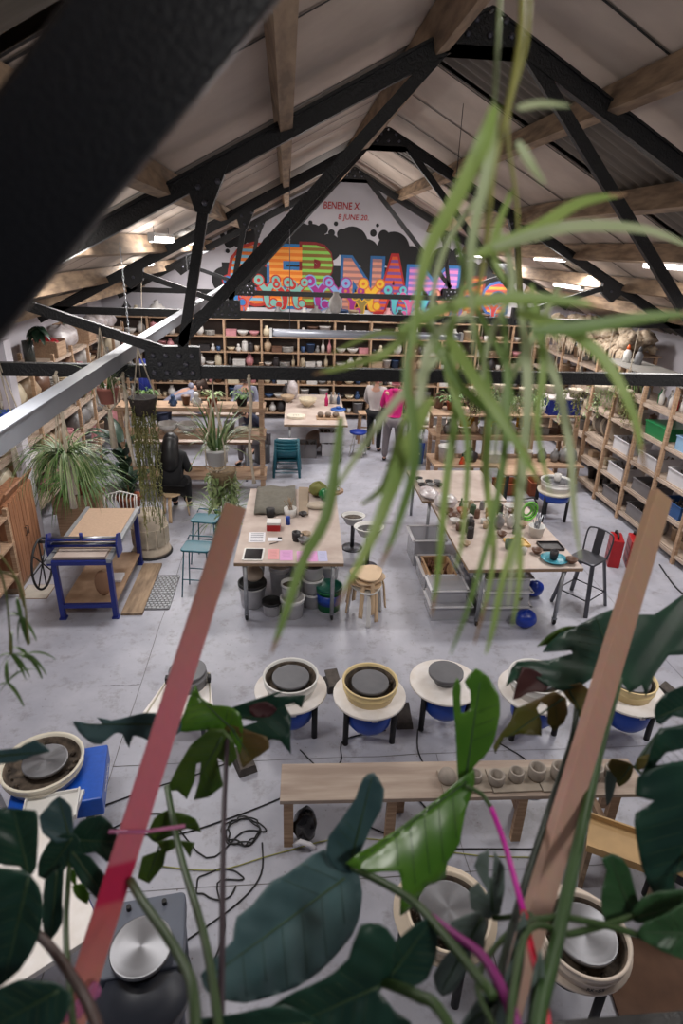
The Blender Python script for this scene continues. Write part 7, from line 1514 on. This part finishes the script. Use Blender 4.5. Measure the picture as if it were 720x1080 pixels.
stake('bare wooden batten stake leaning across the right side through the big dark leaf', b2, t2, .042, .018, grad('stake_bare', [(0, (206, 168, 150)), (.35, (214, 176, 158)), (.5, (206, 160, 146)), (1, (196, 160, 128))], 0, zz))

# ------------------------------------------------------------------ spider plant hanging close to the camera
ORG = at(545, -75, .465)
hp = thing('hanging_spider_plant', 'blurred spider plant trailing long green leaves down the right half of the view', 'hanging plant', tuple(ORG))
m = MB(); m.lathe([(0, 0), (.05, 0), (.075, .11), (.08, .11), (.08, .125), (.07, .125), (.066, .1), (0, .1)], n=20); m.build('pot', TERRA, hp, loc=(0, 0, .09))
m = MB(); [m.tube([(.08 * cos(a), .08 * sin(a), .2), (0, 0, .45)], .003, 5) for a in (0, 2.1, 4.2)]; m.tube([(0, 0, .45), (0, 0, 1.0)], .003, 5); m.build('hanger_cord', ROPE, hp)
def blademat(name, a, b):
    m = mat(name, a, .45, 0, col2=b, scale=10); nt = m.node_tree; L = nt.links; p = nt.nodes['Principled BSDF']; tr = nt.nodes.new('ShaderNodeBsdfTranslucent'); ms = nt.nodes.new('ShaderNodeMixShader'); ms.inputs[0].default_value = .4
    src = p.inputs['Base Color'].links[0].from_socket; L.new(src, tr.inputs['Color']); L.new(p.outputs[0], ms.inputs[1]); L.new(tr.outputs[0], ms.inputs[2]); L.new(ms.outputs[0], nt.nodes['Material Output'].inputs[0]); return m
G1 = blademat('blade_green', (168, 190, 110), (134, 164, 86)); G2 = blademat('blade_pale', (196, 206, 168), (164, 182, 132)); G3 = blademat('blade_deep', (136, 164, 92), (108, 140, 72)); G4 = mat('blade_dry', (158, 128, 96), .7); G5 = mat('blade_yellow', (150, 150, 76), .5)
def ribbon(pts, w_, m_, fold=.3, tipc=None):
    w_ *= .42
    P = smoothpts([at(p[0], p[1], p[2] * .62) - ORG for p in pts], 7); n = len(P) - 1; m = MB(); vs = []
    for i, p in enumerate(P):
        t_ = i / n; tv = (P[min(i + 1, n)] - P[max(i - 1, 0)]).normalized(); sd = tv.cross(-FWD).normalized(); nn = sd.cross(tv)
        ww = w_ * (min(1, .4 + t_ * 3)) * (1 - t_ ** 3) / 2 + .0006
        vs += [p + sd * ww + nn * fold * ww, p, p - sd * ww + nn * fold * ww]
    fs = [f for i in range(n) for f in ((3 * i, 3 * i + 1, 3 * i + 4, 3 * i + 3), (3 * i + 1, 3 * i + 2, 3 * i + 5, 3 * i + 4))]
    m.add(vs, fs, True)
    if tipc:
        for k in range(len(m.m)): 
            if k > len(m.m) * .86: m.m[k] = 1
    return m.build('leaf', [m_, tipc or m_], hp)
def runner(pts, r, m_): m = MB(); m.tube(smoothpts([at(p[0], p[1], p[2] * .62) - ORG for p in pts], 7), r * .62, 6); m.build('runner', m_, hp)
runner([(548, -60, .75), (550, 20, .72), (540, 90, .72), (520, 180, .74), (512, 260, .78), (500, 330, .8)], .004, G5)
runner([(560, -60, .75), (556, 40, .74), (535, 130, .76), (545, 220, .8), (548, 340, .85)], .0025, G5)
runner([(530, -60, .75), (520, 120, .76), (505, 200, .8), (480, 330, .85), (475, 400, .9)], .0025, G2)
for pts, w_, m_ in (
    ([(522, 112, .6), (510, 150, .6), (478, 215, .62), (450, 270, .64), (438, 340, .66), (436, 420, .68)], .022, G1),
    ([(520, 115, .62), (516, 170, .62), (500, 240, .64), (496, 300, .66), (500, 380, .7)], .014, G2),
    ([(545, 115, .65), (570, 110, .66), (600, 112, .67)], .010, G2),
    ([(545, 150, .65), (560, 175, .66), (575, 195, .68)], .014, G2),
    ([(500, 270, .75), (560, 245, .76), (610, 215, .78), (660, 205, .8)], .024, G1),
    ([(520, 262, .75), (600, 240, .76), (680, 243, .78), (730, 262, .8)], .020, G2),
    ([(420, 350, .7), (470, 325, .7), (540, 315, .7), (600, 318, .7), (640, 325, .7)], .022, G1),
    ([(560, 350, .7), (620, 345, .7), (680, 335, .7), (740, 330, .7)], .022, G3),
    ([(545, 330, .75), (600, 350, .74), (640, 385, .74), (668, 440, .75), (680, 500, .77)], .022, G1),
    ([(500, 330, .8), (455, 360, .8), (440, 440, .8), (420, 510, .8), (385, 575, .8)], .016, G2),
    ([(455, 420, .8), (425, 480, .75), (395, 560, .72), (355, 640, .72)], .024, G1),
    ([(360, 440, .8), (345, 540, .78), (320, 590, .78), (300, 650, .78), (286, 690, .8)], .020, G3),
    ([(480, 360, .8), (420, 420, .8), (380, 475, .8), (345, 530, .8)], .014, G2),
    ([(470, 350, .8), (500, 400, .78), (540, 460, .78), (575, 520, .8)], .022, G1),
    ([(450, 340, .8), (480, 400, .8), (520, 440, .8), (560, 480, .82)], .016, G3),
    ([(548, 320, .8), (556, 400, .8), (552, 480, .82), (545, 560, .84), (535, 640, .86)], .018, G2),
    ([(500, 340, .85), (515, 420, .85), (512, 500, .85), (520, 590, .88), (500, 680, .9)], .016, G1),
    ([(475, 350, .85), (480, 430, .85), (470, 510, .85), (462, 600, .88), (455, 650, .9)], .016, G1),
    ([(530, 330, .8), (535, 420, .8), (525, 520, .82), (500, 620, .84), (475, 690, .86)], .014, G3),
    ([(560, 340, .85), (585, 400, .85), (600, 470, .85), (605, 540, .88), (612, 590, .9)], .016, G2),
    ([(440, 330, .7), (430, 400, .7), (438, 480, .72), (420, 550, .74), (400, 600, .75)], .018, G3),
    ([(490, 300, .8), (470, 380, .8), (492, 460, .82), (488, 560, .84), (480, 600, .85)], .012, G1),
    ([(560, 300, .8), (572, 380, .8), (566, 450, .82), (580, 520, .84)], .014, G1),
    ([(510, 200, .8), (470, 260, .8), (455, 330, .8), (470, 380, .82)], .010, G2),
    ([(525, 240, .8), (540, 300, .8), (515, 360, .82), (505, 430, .84)], .012, G2),
    ([(540, 200, .8), (520, 270, .8), (560, 330, .82), (590, 360, .84)], .012, G1),
    ([(450, 330, .8), (410, 370, .8), (370, 385, .8), (330, 395, .82)], .016, G1),
    ([(470, 380, .85), (440, 360, .85), (400, 352, .85), (350, 372, .88)], .010, G1),
    ([(545, 560, .84), (530, 610, .84), (520, 660, .85), (512, 690, .86)], .012, G1),
    ([(560, 420, .84), (545, 520, .84), (548, 600, .85), (540, 660, .88)], .014, G1),
    ([(430, 430, .8), (410, 500, .78), (398, 520, .78), (380, 532, .78)], .013, G1),
    ([(480, 250, .9), (500, 320, .9), (530, 380, .9), (545, 440, .9)], .014, G3),
    ([(590, 300, .9), (560, 360, .88), (530, 420, .88), (520, 500, .9)], .014, G2)): ribbon(pts, w_, m_, tipc=G4 if w_ > .015 and m_ is not G2 else None)
# a few straggling plantlets at the left edge
pg = thing('spider_plantlet', 'thin spider plantlets dangling at the left edge over bare floor', 'plant', tuple(at(-20, 560, 1.0)))
org = Vector(pg.location); m = MB(); rr = random.Random(6)
for a, b in (((-20, 560), (12, 690)), ((0, 585), (30, 680)), ((-10, 600), (25, 640))): m.tube(smoothpts([at(a[0], a[1], 1.0) - org, at((a[0] + b[0]) / 2 + 8, (a[1] + b[1]) / 2 - 10, 1.0) - org, at(b[0], b[1], 1.0) - org], 6), .0018, 5)
m.build('runner', GRNY, pg); m = MB()
for px, py in ((12, 690), (22, 650), (8, 720), (28, 690)):
    for k in range(7): a = rr.uniform(0, 6.3); blade(m, at(px, py, 1.0) - org, RGT * cos(a) + UPV * (.2 + .5 * sin(a)), .05, .006, 1.6, n=5)
m.build('foliage', GRN, pg)
